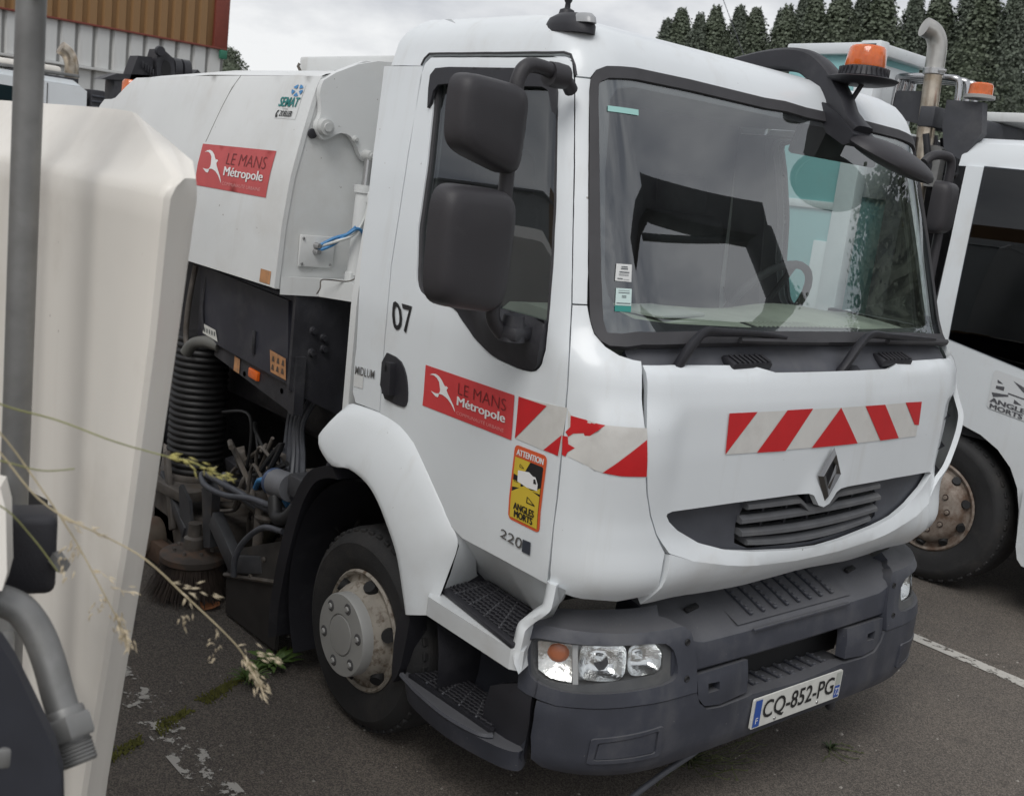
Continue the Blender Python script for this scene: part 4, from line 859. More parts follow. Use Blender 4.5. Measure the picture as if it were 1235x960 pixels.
PR = [(-0.232, -1.118, 0.622), (-0.247, -1.11, 0.659), (-0.249, -1.101, 0.725), (-0.254, -1.093, 0.743), (-0.251, -1.084, 0.755), (-0.234, -1.076, 0.777), (-0.206, -1.067, 0.808), (-0.193, -1.058, 0.834), (-0.198, -1.046, 0.90)]
V = []; n_ = 6
for a, b_ in zip(catmull(PL, 3), catmull(PR, 3)):
    bk = Vector((-.05, .10, 0)); m_ = (a+b_)/2+Vector((.004, -.008, 0))
    V += [a, m_, b_, b_+bk*.6, b_+bk, a+bk]
F = [(i*n_+j, i*n_+(j+1) % n_, (i+1)*n_+(j+1) % n_, (i+1)*n_+j) for i in range(len(V)//n_-1) for j in range(n_)]+[tuple(range(n_)), tuple(len(V)-n_+j for j in range(n_))]
mesh('step_post', V, F, WHITE, truck, autos=R_(60))
# black lower step
LZ = .372
lq = [(-.785, -1.100), (-.745, -.940), (-.475, -.940), (-.345, -1.085)]
rim_ = [(-.80, -1.125), (-.66, -1.150), (-.50, -1.158), (-.36, -1.135), (-.25, -1.105), (-.22, -1.06), (-.35, -.925), (-.78, -.915), (-.84, -1.03)]
ls = prism('lower_step', chaikin(rim_, 2), lambda x, y: (x*.97-.015, y*.985, .288), lambda x, y: (x, y, .360), PLAST, truck)
step_tread('step_tread', lq, LZ-.003, 5, ls, 8)
tube('step_rim', [(-.80, -1.118, .366), (-.66, -1.142, .366), (-.50, -1.150, .366), (-.37, -1.128, .366), (-.335, -1.095, .366)], .010, PLAST, ls, curve=5, seg=6)
quadstrip('step_back_wall', [(-.90, -.93, .60), (-.80, -.89, .615), (-.45, -.88, .615), (-.30, -.96, .61), (-.22, -1.05, .58)], [(-.88, -.95, .30), (-.80, -.925, .355), (-.46, -.925, .355), (-.34, -1.02, .355), (-.22, -1.07, .33)], PLAST)
o = prism('step_rear_bracket', chaikin([(-.86, .30), (-.87, .50), (-.845, .565), (-.83, .60), (-.79, .60), (-.80, .48), (-.82, .36)], 1), lambda x, z: (x, -1.115, z), lambda x, z: (x, -1.04, z), PLASTD, truck)
# mudguard behind the wheel
arc = [(-1.354, .935), (-1.44, .915), (-1.529, .865), (-1.60, .77), (-1.645, .66), (-1.69, .507), (-1.715, .38), (-1.732, .25), (-1.728, .113)]
V = []; 
for x, z in catmull([(x, 0, z) for x, z in arc], 3) and [(p.x, p.z) for p in catmull([(x, 0, z) for x, z in arc], 3)]:
    d = Vector((x+1.14, 0, z-.40)).normalized()
    V += [(x, -1.115, z), (x-.004, -1.085, z), (x-.004, -.60, z), (x+d.x*-.045, -.60, z+d.z*-.045), (x+d.x*-.045, -1.10, z+d.z*-.045)]
n = len(V)//5; F = [(i*5+j, i*5+(j+1) % 5, (i+1)*5+(j+1) % 5, (i+1)*5+j) for i in range(n-1) for j in range(5)]+[(0, 1, 2, 3, 4), tuple((n-1)*5+j for j in range(5))]
mesh('mudguard', V, F, PLASTD, truck, autos=R_(35))
# ------------------------------------------------------------------ wheels
def make_wheel(c, R, rr, wid, parent, sgn=-1, holes=6, rim_m=RIM, hub=True, hub_out=.085):
    """c = centre of the outer sidewall; sgn = outward direction along y"""
    y0 = c[1]; S = sgn
    wt = thing('wheel', '', '') if False else None
    def lp(name, prof, m, par, seg=48): return lathe(name, [(r, S*h) for r, h in prof], c, m, par, axis='y', seg=seg)
    tyre = lp('wheel', [(rr*.98, -.03), (rr*1.02, -.012), (rr*1.07, -.004), (rr*1.14, .004), (rr+(R-rr)*.42, .016), (rr+(R-rr)*.62, .014), (rr+(R-rr)*.66, .0155), (rr+(R-rr)*.80, .004), (R-.018, -.018), (R-.006, -.032), (R, -.05), (R, -wid+.03), (R-.02, -wid), (rr, -wid)], TYRE, parent, seg=64)
    bm = bmesh.new()
    n = 46
    for k in range(n):
        a = 2*math.pi*k/n
        for s in (0, 1):
            aa = a+s*math.pi/n
            M = Matrix.Translation(Vector(c)) @ Matrix.Rotation(aa, 4, 'Y')
            vs = add_box(bm, (R-.0125, S*(-.034-s*(wid-.068)), 0), (.014, .035, .030), None, .003, 1)
            for v in vs: v.co = M @ v.co
    tl = bmobj('tread_blocks', bm, TYRE, tyre); tl['kind'] = 'stuff'
    lp('rim_flange', [(rr*1.03, -.014), (rr*1.045, -.004), (rr*1.01, .004), (rr*.96, -.004), (rr*.95, -.02), (rr*.93, -.07)], rim_m, tyre)
    d = lp('wheel_disc', [(rr*.94, -.075), (rr*.90, -.065), (rr*.86, -.03), (rr*.82, .008), (rr*.77, .030), (rr*.70, .042), (rr*.66, .046), (rr*.3, .046), (0, .046)], rim_m, tyre)
    for k in range(holes):
        a = 2*math.pi*k/holes+.3
        p = (c[0]+rr*.845*math.cos(a), c[1]+S*.000, c[2]+rr*.845*math.sin(a))
        V, F = lathe_geo([(0, .018), (.024, .018), (.028, -.02)], (0, 0, 0), 'z', 14)
        q_ = Vector((math.cos(a)*.75, S*.66, math.sin(a)*.75)).to_track_quat('Z', 'Y').to_matrix()
        mesh('vent_hole', [q_ @ Vector((v[0]*1.0, v[1]*1.0, v[2]))+Vector(p) for v in V], F, BLACK, tyre, autos=R_(40))
    if hub:
        h = lp('hub_cover', [(rr*.70, .03), (rr*.70, hub_out-.006), (rr*.685, hub_out), (rr*.36, hub_out+.001), (rr*.355, hub_out-.005), (rr*.335, hub_out-.005), (rr*.33, hub_out+.003), (rr*.15, hub_out+.005), (0, hub_out+.005)], HUBM, tyre)
        for k in range(6):
            a = 2*math.pi*k/6+.25; p = (c[0]+rr*.53*math.cos(a), c[1], c[2]+rr*.53*math.sin(a))
            lathe('nut_recess', [(0, S*(hub_out+.0025)), (.019, S*(hub_out+.0025)), (.0215, S*(hub_out+.0005))], p, mat('recess_grey', (.10, .10, .10), .6), tyre, axis='y', seg=16)
            lathe('wheel_nut', [(0, S*(hub_out+.009)), (.009, S*(hub_out+.009)), (.011, S*(hub_out+.002))], p, HUBM, tyre, axis='y', seg=6)
    return tyre
make_wheel((-1.14, -1.068, .376), .376, .215, .23, truck)
make_wheel((-1.14, 1.068, .376), .376, .215, .23, truck, sgn=1)
make_wheel((-4.05, -1.02, .376), .376, .215, .26, truck, hub=False)
make_wheel((-4.05, 1.02, .376), .376, .215, .26, truck, sgn=1, hub=False)
ax = tube('axle', [(-1.14, -.85, .38), (-1.14, .85, .38)], .05, SOOT, truck)
tube('axle', [(-4.05, -.80, .38), (-4.05, .80, .38)], .07, SOOT, truck)
for y in (-.42, .42): box('chassis_rail', (-2.55, y, .78), (4.5, .07, .20), SOOT, truck, bev=.01)
box('engine_block', (-1.0, 0, .85), (.9, .62, .55), SOOT, truck, bev=.05)
box('cab_floor', (-.86, 0, 1.02), (1.05, 1.9, .05), INTD, truck, bev=.01)
# ------------------------------------------------------------------ mirrors
def mirror_head(parent, c, w, h, d, rz, skew=.0, tip=.0):
    """rounded black shell, bulging forward; glass faces the rear"""
    bm = bmesh.new(); N = 8
    V = []; rings = [(0, 1.0), (.25, 1.0), (.55, .985), (.78, .94), (.92, .86), (1.0, .70), (1.02, .35)]
    def outline(k, s):
        a = 2*math.pi*k/40; n = 5.2
        cx = math.copysign(abs(math.cos(a))**(2/n), math.cos(a)); cz = math.copysign(abs(math.sin(a))**(2/n), math.sin(a))
        yy = cx*w/2*s; zz = cz*h/2*s; zz += skew*yy*(1 if zz < 0 else .15); yy *= 1+tip*zz/h
        return yy, zz
    for t, s in rings:
        for k in range(40): 
            y, z = outline(k, s); V.append((d*t, y, z))
    F = [(i*40+k, i*40+(k+1) % 40, (i+1)*40+(k+1) % 40, (i+1)*40+k) for i in range(len(rings)-1) for k in range(40)]
    F.append(tuple((len(rings)-1)*40+k for k in range(40)))
    M = Matrix.Translation(Vector(c)) @ E(0, 0, rz)
    o = mesh('mirror_shell', [M @ Vector(v) for v in V], F, MIRROR, parent, autos=R_(60))
    g = [M @ Vector((.012, *outline(k, .93))) for k in range(40)]
    mesh('mirror_glass', g, [tuple(range(40))], CHROME, o)
    return o
def mirror_set(s):
    root = truck
    post = tube('mirror_post', [(-.435, s*1.165, 1.600), (-.438, s*1.20, 1.64), (-.44, s*1.205, 1.70), (-.445, s*1.205, 2.0), (-.45, s*1.205, 2.24), (-.45, s*1.20, 2.31), (-.45, s*1.17, 2.345), (-.45, s*1.10, 2.345), (-.46, s*1.02, 2.325), (-.47, s*.985, 2.305)], .021, MIRROR, root, curve=6, seg=12)
    lathe('mirror_clamp', [(.0, -.03), (.034, -.03), (.036, 0), (.034, .03), (0, .03)], (-.455, s*1.06, 2.335), MIRROR, post, axis='y', seg=16)
    lathe('mirror_pivot', [(0, .05), (.030, .045), (.036, .0), (.04, -.03)], (-.42, s*1.14, 1.612), PLASTD, post, seg=16)
    box('mirror_bracket', (-.425, s*1.12, 1.606), (.07, .12, .045), PLASTD, post, E(0, 0, s*-20), .015)
    for args in (((-.445, s*1.335, 1.838), .27, .335, .085, s*-6, s*-.13*0+(-.10 if s < 0 else .10), .05), ((-.455, s*1.315, 2.178), .255, .225, .075, s*-6, (-.24 if s < 0 else .24), .03)):
        mirror_head(post, *args)
mirror_set(-1)
fp = tube('mirror_post', [(-.47, .985, 2.305), (-.46, 1.02, 2.335), (-.45, 1.10, 2.345), (-.445, 1.15, 2.32), (-.445, 1.155, 2.2), (-.44, 1.15, 1.9), (-.435, 1.13, 1.60)], .019, MIRROR, truck, curve=6, seg=12)
mirror_head(fp, (-.47, 1.135, 2.138), .15, .215, .07, 10, .05, .0)
# ------------------------------------------------------------------ front mirror arm and beacon
arm_p = [(-.98, .335, 2.575), (-.80, .34, 2.602), (-.66, .345, 2.598), (-.56, .34, 2.545), (-.46, .315, 2.455), (-.405, .30, 2.395), (-.345, .31, 2.345)]
pts = catmull(arm_p, 5); V = []; F = []
for i, p in enumerate(pts):
    t = (pts[min(i+1, len(pts)-1)]-pts[max(i-1, 0)]).normalized(); u = t.cross(Vector((0, 1, 0))).normalized()
    f = i/(len(pts)-1); w = .050 if f < .85 else .058; h = .030+.016*math.sin(math.pi*min(1, f*1.1)); h *= .35 if i == 0 else 1
    for k in range(12):
        a = 2*math.pi*k/12; n_ = 4; cy = math.copysign(abs(math.cos(a))**(2/n_), math.cos(a)); cz = math.copysign(abs(math.sin(a))**(2/n_), math.sin(a))
        V.append(p+Vector((0, 1, 0))*w*cy+u*h*cz)
F = [(i*12+k, i*12+(k+1) % 12, (i+1)*12+(k+1) % 12, (i+1)*12+k) for i in range(len(pts)-1) for k in range(12)]+[tuple(range(12)), tuple((len(pts)-1)*12+k for k in range(12))]
arm = mesh('front_mirror_arm', V, F, PLASTD, truck, autos=R_(40))
prism('arm_joint', [(-.475, 2.44), (-.40, 2.40), (-.325, 2.335), (-.33, 2.305), (-.36, 2.295), (-.44, 2.335), (-.492, 2.40)], lambda x, z: (x, .235, z), lambda x, z: (x-.01, .385, z+.004), PLASTD, arm)
# mirror bowl: a drooping shell
bm = bmesh.new(); r = bmesh.ops.create_uvsphere(bm, u_segments=28, v_segments=14, radius=1)
for v in bm.verts:
    x, y, z = v.co; z = z*.055 if z > 0 else z*.030
    v.co = Vector((x*.105*(1-.12*y), y*.235, z))
Mh = Matrix.Translation(Vector((-.27, .43, 2.262))) @ E(-10, 22, -8)
for v in bm.verts: v.co = Mh @ v.co
mh = bmobj('front_mirror_bowl', bm, MIRROR, arm)
bm = bmesh.new(); bmesh.ops.create_circle(bm, cap_ends=True, segments=28, radius=1)
for v in bm.verts: v.co = Mh @ Vector((v.co.x*.098, v.co.y*.225, -.012))
bmobj('front_mirror_glass', bm, CHROME, arm)
BC = Vector((-.405, .355, 2.53))
tube('beacon_stay', [BC+Vector((0, .0, -.01)), BC+Vector((-.02, -.01, -.06)), (-.43, .33, 2.43)], .009, PLASTD, arm, seg=8)
bplate = lathe('beacon_plate', [(0, -.012), (.07, -.014), (.115, -.004), (.125, .006), (.115, .010), (.08, .012)], BC, PLASTD, truck, seg=36)
bs = lathe('beacon_base', [(.086, .010), (.088, .016), (.082, .030), (.070, .050)], BC, PLASTD, bplate, seg=36)
for k in range(28):
    a = 2*math.pi*k/28; box('base_fin', (BC.x+.083*math.cos(a), BC.y+.083*math.sin(a), BC.z+.030), (.012, .005, .030), PLASTD, bplate, E(0, 0, math.degrees(a)), .001)
def amber():
    if 'amber_clear' in MATS: return MATS['amber_clear']
    m = mat('amber_clear', (.80, .17, .025), .16, coat=.7, var=.2, vscale=26, bump=.25, bscale=38)
    n, l = nt(m); b = n['Principled BSDF']; b.inputs['Transmission Weight'].default_value = .25; b.inputs['Subsurface Weight'].default_value = .3; b.inputs['Subsurface Radius'].default_value = (.05, .02, .01)
    return m
lathe('beacon_lens', [(.070, .045), (.072, .055), (.068, .085), (.064, .112), (.058, .120), (.050, .122), (.048, .117), (0, .117)], BC, amber(), bplate, seg=36, ang=60)
lathe('beacon_reflector', [(.03, .03), (.045, .06), (.03, .09), (.0, .10)], BC, mat('pale_amber', (.85, .30, .10), .3), bplate, seg=14)
# ------------------------------------------------------------------ cab interior
inner = truck
prof_d = [(-.235, 1.585), (-.26, 1.618), (-.32, 1.640), (-.45, 1.652), (-.60, 1.660), (-.68, 1.652), (-.72, 1.62), (-.74, 1.50), (-.62, 1.30), (-.25, 1.40)]
V = []; F = []; ys_ = [-.90+1.80*i/24 for i in range(25)]
for y in ys_: V += [(x-.06*y*y, y, z+(.030*math.exp(-((y-.42)/.24)**2)+.012*math.exp(-((y+.35)/.3)**2) if -.70 < x < -.30 else 0)) for x, z in prof_d]
m_ = len(prof_d)
F = [(i*m_+j, i*m_+(j+1) % m_, (i+1)*m_+(j+1) % m_, (i+1)*m_+j) for i in range(24) for j in range(m_)]+[tuple(range(m_)), tuple(24*m_+j for j in range(m_))]
mesh('dashboard', V, F, DASH, inner, autos=R_(40))
gr_ = box('defrost_grille', (-.335, .14, 1.648), (.07, .62, .010), INTD, inner, E(0, 6, 0), .003)
for k in range(24): box('grille_slat', (-.335, -.15+k*.025, 1.654), (.06, .008, .008), DASH, gr_, E(0, 6, 0), .001)
box('paper_stack', (-.50, -.45, 1.668), (.21, .30, .012), mat('paper_grey', (.42, .43, .40), .8), inner, E(0, 0, 14), .003)
# steering wheel (left-hand drive)
cst = Vector((-.74, .45, 1.66)); q_ = E(0, -58, 0)
rg = []
for k in range(33):
    a = 2*math.pi*k/32; rg.append(cst+(q_ @ Vector((.22*math.cos(a), .22*math.sin(a), 0))))
sw = tube('steering_wheel', rg, .016, INTD, inner, seg=8)
for a in (0, 120, 240): tube('wheel_spoke', [cst, cst+(q_ @ Vector((.21*math.cos(R_(a)), .21*math.sin(R_(a)), 0)))], .012, INTD, sw, seg=6)
tube('steering_column', [cst, cst+Vector((.22, 0, -.30))], .04, INTD, sw)
for y in (-.52, .50):
    s = box('seat', (-1.02, y, 1.30), (.48, .50, .14), INTD, inner, bev=.05, seg=4)
    box('seat_back', (-1.24, y, 1.66), (.13, .48, .66), INTD, s, E(0, -8, 0), .06, 4)
    box('head_rest', (-1.30, y, 2.06), (.10, .28, .18), INTD, s, E(0, -8, 0), .045, 4)
    box('seat_base', (-1.02, y, 1.12), (.40, .40, .20), INTD, s)
for sg in (-1, 1):
    f_ = (lambda P: P) if sg > 0 else mir
    wi_ = inset(win_o, -.01)
    cp('door_lining', f_(inset(door_o, .03)), INT, inner, holes=[f_(wi_)], off=-.05, th=.01, step=.05)
    cp('pillar_lining', f_([(.895, 2.36), (.985, 2.36), (1.01, 1.70), (.90, 1.64)]), INTD, inner, off=-.045, th=.01, step=.05)
    cp('rear_lining', f_([(1.70, 2.38), (2.02, 2.38), (2.14, 1.2), (1.96, 1.2)]), INT, inner, off=-.04, th=.01, step=.06)
mesh('roof_lining', [(-.50, -.88, 2.385), (-.50, .88, 2.385), (-1.39, .90, 2.40), (-1.39, -.90, 2.40)], [(0, 1, 2, 3)], INT, inner)
mesh('rear_lining', [(-1.388, -.99, 1.05), (-1.388, .99, 1.05), (-1.388, .93, 2.40), (-1.388, -.93, 2.40)], [(0, 1, 2, 3)], mat('headliner_dark', (.065, .067, .07), .85), inner)
box('sun_visor', (-.52, .45, 2.32), (.03, .55, .14), INTD, inner, E(0, 15, 0), .012)
tube('grab_handle', [(-.36, -.80, 1.68), (-.40, -.83, 1.74), (-.45, -.86, 1.95), (-.48, -.87, 2.00)], .014, INTD, inner, curve=4, seg=8)
# ------------------------------------------------------------------ sweeper body
HP = [(1.40, -1.118), (1.50, -1.115), (1.76, -1.103), (1.94, -1.083), (2.118, -1.045), (2.279, -1.006), (2.34, -.982), (2.36, -.965)]
def HF(x, z): return (x, interp(HP, z), z)
XH = -1.90
side_o = [(XH, 1.512), (XH, 1.6), (XH, 2.0), (XH, 2.338), (-2.6, 2.336), (-3.2, 2.330), (-3.76, 2.318), (-3.80, 2.30), (-3.95, 2.212), (-4.00, 2.203), (-4.10, 2.200), (-4.14, 2.17), (-4.38, 1.80), (-4.40, 1.512)]
HPM = WHITE2
hs = panel('hopper_side', HF, side_o, HPM, truck, step=.05, th=.02)
def HFL(x, z): p = HF(x, z); return (p[0], -p[1], p[2])
panel('hopper_side', HFL, side_o, HPM, truck, step=.08, th=.02)
# chamfered shoulder and lid
def sec(x): return [(-.982, 2.338), (-.965, 2.348), (-.86, 2.376), (-.74, 2.386), (0, 2.396), (.74, 2.386), (.86, 2.376), (.965, 2.348), (.982, 2.338)]
V = []; F = []; xs = [XH, -2.2, -2.5, -2.9, -3.3, -3.6, -3.76]
for x in xs:
    dz = -.03*max(0, (-x-2.9)/.9); V += [(x, y, z+dz) for y, z in sec(x)]
F = [(i*9+j, i*9+j+1, (i+1)*9+j+1, (i+1)*9+j) for i in range(len(xs)-1) for j in range(8)]
V2 = [(-3.95, y*.99, 2.205) for y, z in sec(0)]; V += V2; b0 = (len(xs)-1)*9; F += [(b0+j, b0+j+1, b0+9+j+1, b0+9+j) for j in range(8)]
V += [(-4.12, y, 2.198) for y, z in sec(0)]; b0 += 9; F += [(b0+j, b0+j+1, b0+9+j+1, b0+9+j) for j in range(8)]
V += [(-4.40, y*1.12, 1.6) for y, z in sec(0)]; b0 += 9; F += [(b0+j, b0+j+1, b0+9+j+1, b0+9+j) for j in range(8)]
lid = mesh('hopper_lid', V, F, HPM, truck, autos=R_(30))
tube('lid_seam', [HF(x, z) for x, z in ((-2.585, 2.337), (-2.62, 2.28), (-2.66, 2.20), (-2.70, 2.10), (-2.725, 2.04))], .0022, mat('seam_grey', (.30, .30, .29), .8), truck, seg=5)
prism('lid_hatch', [(-2.55, 2.380), (-2.42, 2.416), (-2.30, 2.420), (-2.22, 2.380)], lambda x, z: (x, -.62, z), lambda x, z: (x, -.30, z), mat('canvas_dark', (.12, .115, .11), .9), lid)
# plate visible above the lid, just behind the cab
box('filter_housing', (-2.45, .02, 2.460), (1.82, .62, .15), HPM, truck, bev=.012)
tube('housing_hook', [(-3.30, -.31, 2.455), (-3.305, -.325, 2.48), (-3.30, -.32, 2.495)], .008, GRIME, truck, seg=6)
# front wall of the hopper
fw = [(y, z) for z, y in HP[1:-1]]
fr_poly = [(-1.113, 1.512)]+[(y, z) for z, y in HP[2:7]]+[(-.80, 2.428), (-.6, 2.444), (.6, 2.444), (.80, 2.428)]+[(-y, z) for z, y in reversed(HP[2:7])]+[(1.113, 1.512)]
fr_poly = [(y-math.copysign(.006, y), z-.004) for y, z in fr_poly]
fwall = prism('hopper_front', fr_poly, lambda y, z: (XH-.035, y, z), lambda y, z: (XH-.004, y, z), HPM, truck)
# curved cheek plate (lift arm) with pivot bosses
lev = [(-.985, 2.335), (-.80, 2.425), (-.62, 2.442), (-.62, 2.10), (-.742, 2.040), (-.772, 2.036), (-.795, 2.052), (-.825, 2.105), (-.86, 2.135), (-.905, 2.135), (-.945, 2.105), (-.975, 2.098), (-1.00, 2.125), (-1.008, 2.155), (-.99, 2.19), (-.992, 2.23), (-1.005, 2.28)]
lever = prism('lift_cheek', chaikin(lev, 1), lambda y, z: (XH+.004, y, z), lambda y, z: (XH+.032, y, z), HPM, truck)
for y, z, r, h in ((-.972, 2.148, .030, .03), (-.772, 2.062, .020, .05), (-.83, 2.118, .012, .012)):
    lathe('pivot_boss', [(0, h+.006), (r*.55, h+.006), (r*.6, h), (r, h-.002), (r*1.1, 0)], (XH+.032, y, z), mat('boss_grey', (.52, .53, .52), .45), lever, axis='x', seg=20)
lathe('pivot_boss', [(0, .010), (.018, .008), (.020, 0)], (XH+.005, -1.006, 2.118), SOOT, lever, axis='x', seg=20)
# lift cylinder
cyl = tube('lift_cylinder', [(XH+.07, -.795, 1.585), (XH+.066, -.782, 1.93)], .036, HPM, truck, seg=18)
tube('piston_rod', [(XH+.066, -.782, 1.92), (XH+.06, -.773, 2.05)], .018, STEEL, cyl, seg=14)
lathe('cylinder_collar', [(.0, 0), (.044, 0), (.046, .03), (0, .03)], (XH+.066, -.782, 1.915), HPM, cyl, seg=18)
box('cylinder_clamp', (XH+.10, -.78, 1.90), (.03, .03, .045), HPM, cyl, bev=.004)
box('cylinder_foot', (XH+.07, -.795, 1.575), (.05, .075, .05), HPM, cyl, bev=.008)
tube('air_line', [(XH+.11, -.785, 1.90), (XH+.11, -.80, 1.82), (XH+.105, -.84, 1.75), (XH+.09, -.90, 1.72), (XH+.02, -.945, 1.685)], .006, mat('pale_line', (.62, .64, .62), .4), cyl, curve=6, seg=7)
b_ = tube('blue_line', [(XH+.03, -.95, 1.69), (XH+.06, -.905, 1.725), (XH+.10, -.865, 1.75), (XH+.115, -.835, 1.775), (XH+.105, -.80, 1.76), (XH+.10, -.79, 1.735)], .0065, BLUEC, cyl, curve=6, seg=7)
tube('blue_line', [(XH+.03, -.95, 1.672), (XH+.065, -.91, 1.70), (XH+.10, -.86, 1.755), (XH+.115, -.84, 1.782)], .0065, BLUEC, cyl, curve=6, seg=7)
ap = box('access_plate', (XH+.006, -.945, 1.665), (.012, .155, .125), HPM, truck, bev=.003)
for dy in (-.065, .065):
    for dz in (-.05, .05): lathe('plate_screw', [(0, .006), (.005, .005), (.006, 0)], (XH+.012, -.945+dy, 1.665+dz), STEEL, ap, axis='x', seg=10)
for dz in (-.012, .012): lathe('line_fitting', [(0, .03), (.010, .03), (.012, .01), (.014, 0)], (XH+.012, -.952, 1.678+dz), STEEL, ap, axis='x', seg=10)
# ledge under the cylinder
prism('hopper_ledge', [(-1.09, XH+.003), (-.93, XH+.03), (-.84, XH+.17), (-.45, XH+.17), (-.45, XH+.003)], lambda y, x: (x, y, 1.488), lambda y, x: (x, y, 1.560), HPM, truck)
tube('loose_cord', [(XH+.11, -.79, 1.60), (XH+.12, -.85, 1.566), (XH+.10, -.93, 1.566), (XH+.08, -.955, 1.56), (XH+.085, -.96, 1.53), (XH+.08, -.97, 1.505)], .003, GRIME, truck, curve=5, seg=5)
decal('warning_label', HF, [(-2.025, 1.572), (-1.938, 1.572), (-1.938, 1.520), (-2.025, 1.520)], ORST, truck, off=.002)
# city sign and maker's mark on the hopper side
def HFm(u, z): return HF(-u, z)
hq = [(2.745, 2.030), (2.063, 2.036), (2.065, 1.850), (2.742, 1.848)]
import itertools
metropole(HFm, hq, truck, REDD, .002, -1)
sq = [(2.155, 2.302), (1.985, 2.302), (1.985, 2.165), (2.160, 2.165)]
dsm = decal('maker_mark', HFm, sq, HPM, truck, off=.0015, flip=-1)
lettering('lettering', 'SEMAT', HFm, sub(sq, .05, .98, .34, .62), TEAL, dsm, off=.004, flip=-1, bold=.008, strike=.008, shear=.2)
lettering('lettering', 'ZOELLER', HFm, sub(sq, .22, .80, .06, .22), INKB, dsm, off=.004, flip=-1, strike=.008, shear=.2)
lettering('lettering', 'Groupe', HFm, sub(sq, .30, .55, .25, .30), INKB, dsm, off=.004, flip=-1)
cc = (.72, .82)
for k in range(5):
    P = []; a0 = 90+72*k+10
    for j in range(6): a = R_(a0+j*10.5); P.append((cc[0]+.26*math.cos(a), cc[1]+.17*math.sin(a)))
    P.append((cc[0]+.09*math.cos(R_(a0+26)), cc[1]+.055*math.sin(R_(a0+26))))
    decal('roundel_segment', HFm, [bil(sq, a, b) for a, b in P], SKYB, dsm, off=.004, flip=-1)
P = [(.02, .02), (.00, .12), (.05, .22), (.13, .24), (.10, .19), (.06, .16), (.06, .08), (.12, .10), (.10, .03)]
decal('maker_glyph', HFm, [bil(sq, a+.04, b) for a, b in P], INKB, dsm, off=.004, flip=-1)
# rear work beacon on the ledge
rb = lathe('rear_beacon', [(0, .085), (.045, .083), (.055, .07), (.058, .0)], (-4.04, -.90, 2.235), amber(), truck, seg=24)
lathe('beacon_foot', [(.06, 0), (.062, -.03), (.085, -.036), (.085, -.05)], (-4.04, -.90, 2.24), PLASTD, rb, seg=24)
# ------------------------------------------------------------------ black engine box below the hopper
box('engine_box', (-2.38, -.45, 1.315), (.90, 1.10, .33), BOXM, truck, bev=.012)
bx_ = prism('box_door', [(-2.81, 1.485), (-1.962, 1.455), (-1.915, 1.12), (-2.73, 1.165)], lambda x, z: (x, -.996, z), lambda x, z: (x, -1.014, z), BOXM, truck)
box('door_latch', (-2.22, -1.020, 1.235), (.02, .012, .10), SOOT, bx_, E(0, -4, 0), .004)
lq_ = [(-2.80+.13, 1.205), (-2.49, 1.195), (-2.46, 1.150), (-2.66, 1.165)]
def YF(x, z): return (x, -1.016, z)
lb = decal('reg_label', YF, [(-2.735, 1.228), (-2.595, 1.220), (-2.565, 1.172), (-2.725, 1.184)], PLATEW, truck, off=.003)
for k in range(5): decal('label_mark', YF, [(-2.71+k*.026, 1.212), (-2.698+k*.026, 1.211), (-2.696+k*.026, 1.192), (-2.708+k*.026, 1.193)], mat('label_faint_ink', (.16, .17, .17), .6), lb, off=.005)
decal('hazard_label', YF, [(-2.075, 1.232), (-1.938, 1.222), (-1.922, 1.135), (-2.055, 1.142)], ORST, bx_, off=.003)
for i in range(2):
    for j in range(3):
        x = -2.05+j*.042; z = 1.19-i*.035
        decal('hazard_pictogram', YF, [(x, z), (x+.025, z-.001), (x+.018, z+.022), (x+.006, z+.022)], mat('label_ink', (.10, .07, .05), .6), bx_, off=.005)
fwl = prism('box_front_wall', [(-1.02, 1.10), (-1.02, 1.50), (-.45, 1.50), (-.45, .95), (-.70, .95)], lambda y, z: (XH-.01, y, z), lambda y, z: (XH+.01, y, z), SOOT, truck)
for y, z in ((-.93, 1.345), (-.93, 1.255), (-.88, 1.315), (-.875, 1.27)): lathe('wall_bolt', [(0, .018), (.012, .018), (.014, .004), (.02, 0)], (XH+.01, y, z), SOOT, fwl, axis='x', seg=8)
rl = prism('side_rail', [(-2.64, 1.175), (-1.885, 1.115), (-1.885, 1.00), (-2.64, 1.095)], lambda x, z: (x, -.975, z), lambda x, z: (x, -.995, z), SOOT, truck)
decal('amber_reflector', lambda x, z: (x, -.996, z), [(-2.275, 1.118), (-2.185, 1.112), (-2.185, 1.072), (-2.275, 1.078)], AMBER, rl, off=.004)
box('side_marker', (-2.23, -1.002, 1.094), (.085, .018, .042), AMBER, rl, E(0, 4, 0), .006)
decal('rail_label', lambda x, z: (x, -.996, z), [(-2.43, 1.135), (-2.375, 1.130), (-2.375, 1.065), (-2.43, 1.070)], ORST, rl, off=.003)
for x in (-2.33, -1.99): lathe('rail_hole', [(0, .002), (.012, .002)], (x, -.999, 1.075), BLACK, rl, axis='y', seg=12)
prism('rail_drop', [(-1.905, 1.24), (-1.875, 1.24), (-1.868, 1.0), (-1.915, 1.0)], lambda x, z: (x, -.96, z), lambda x, z: (x, -1.003, z), SOOT, truck)
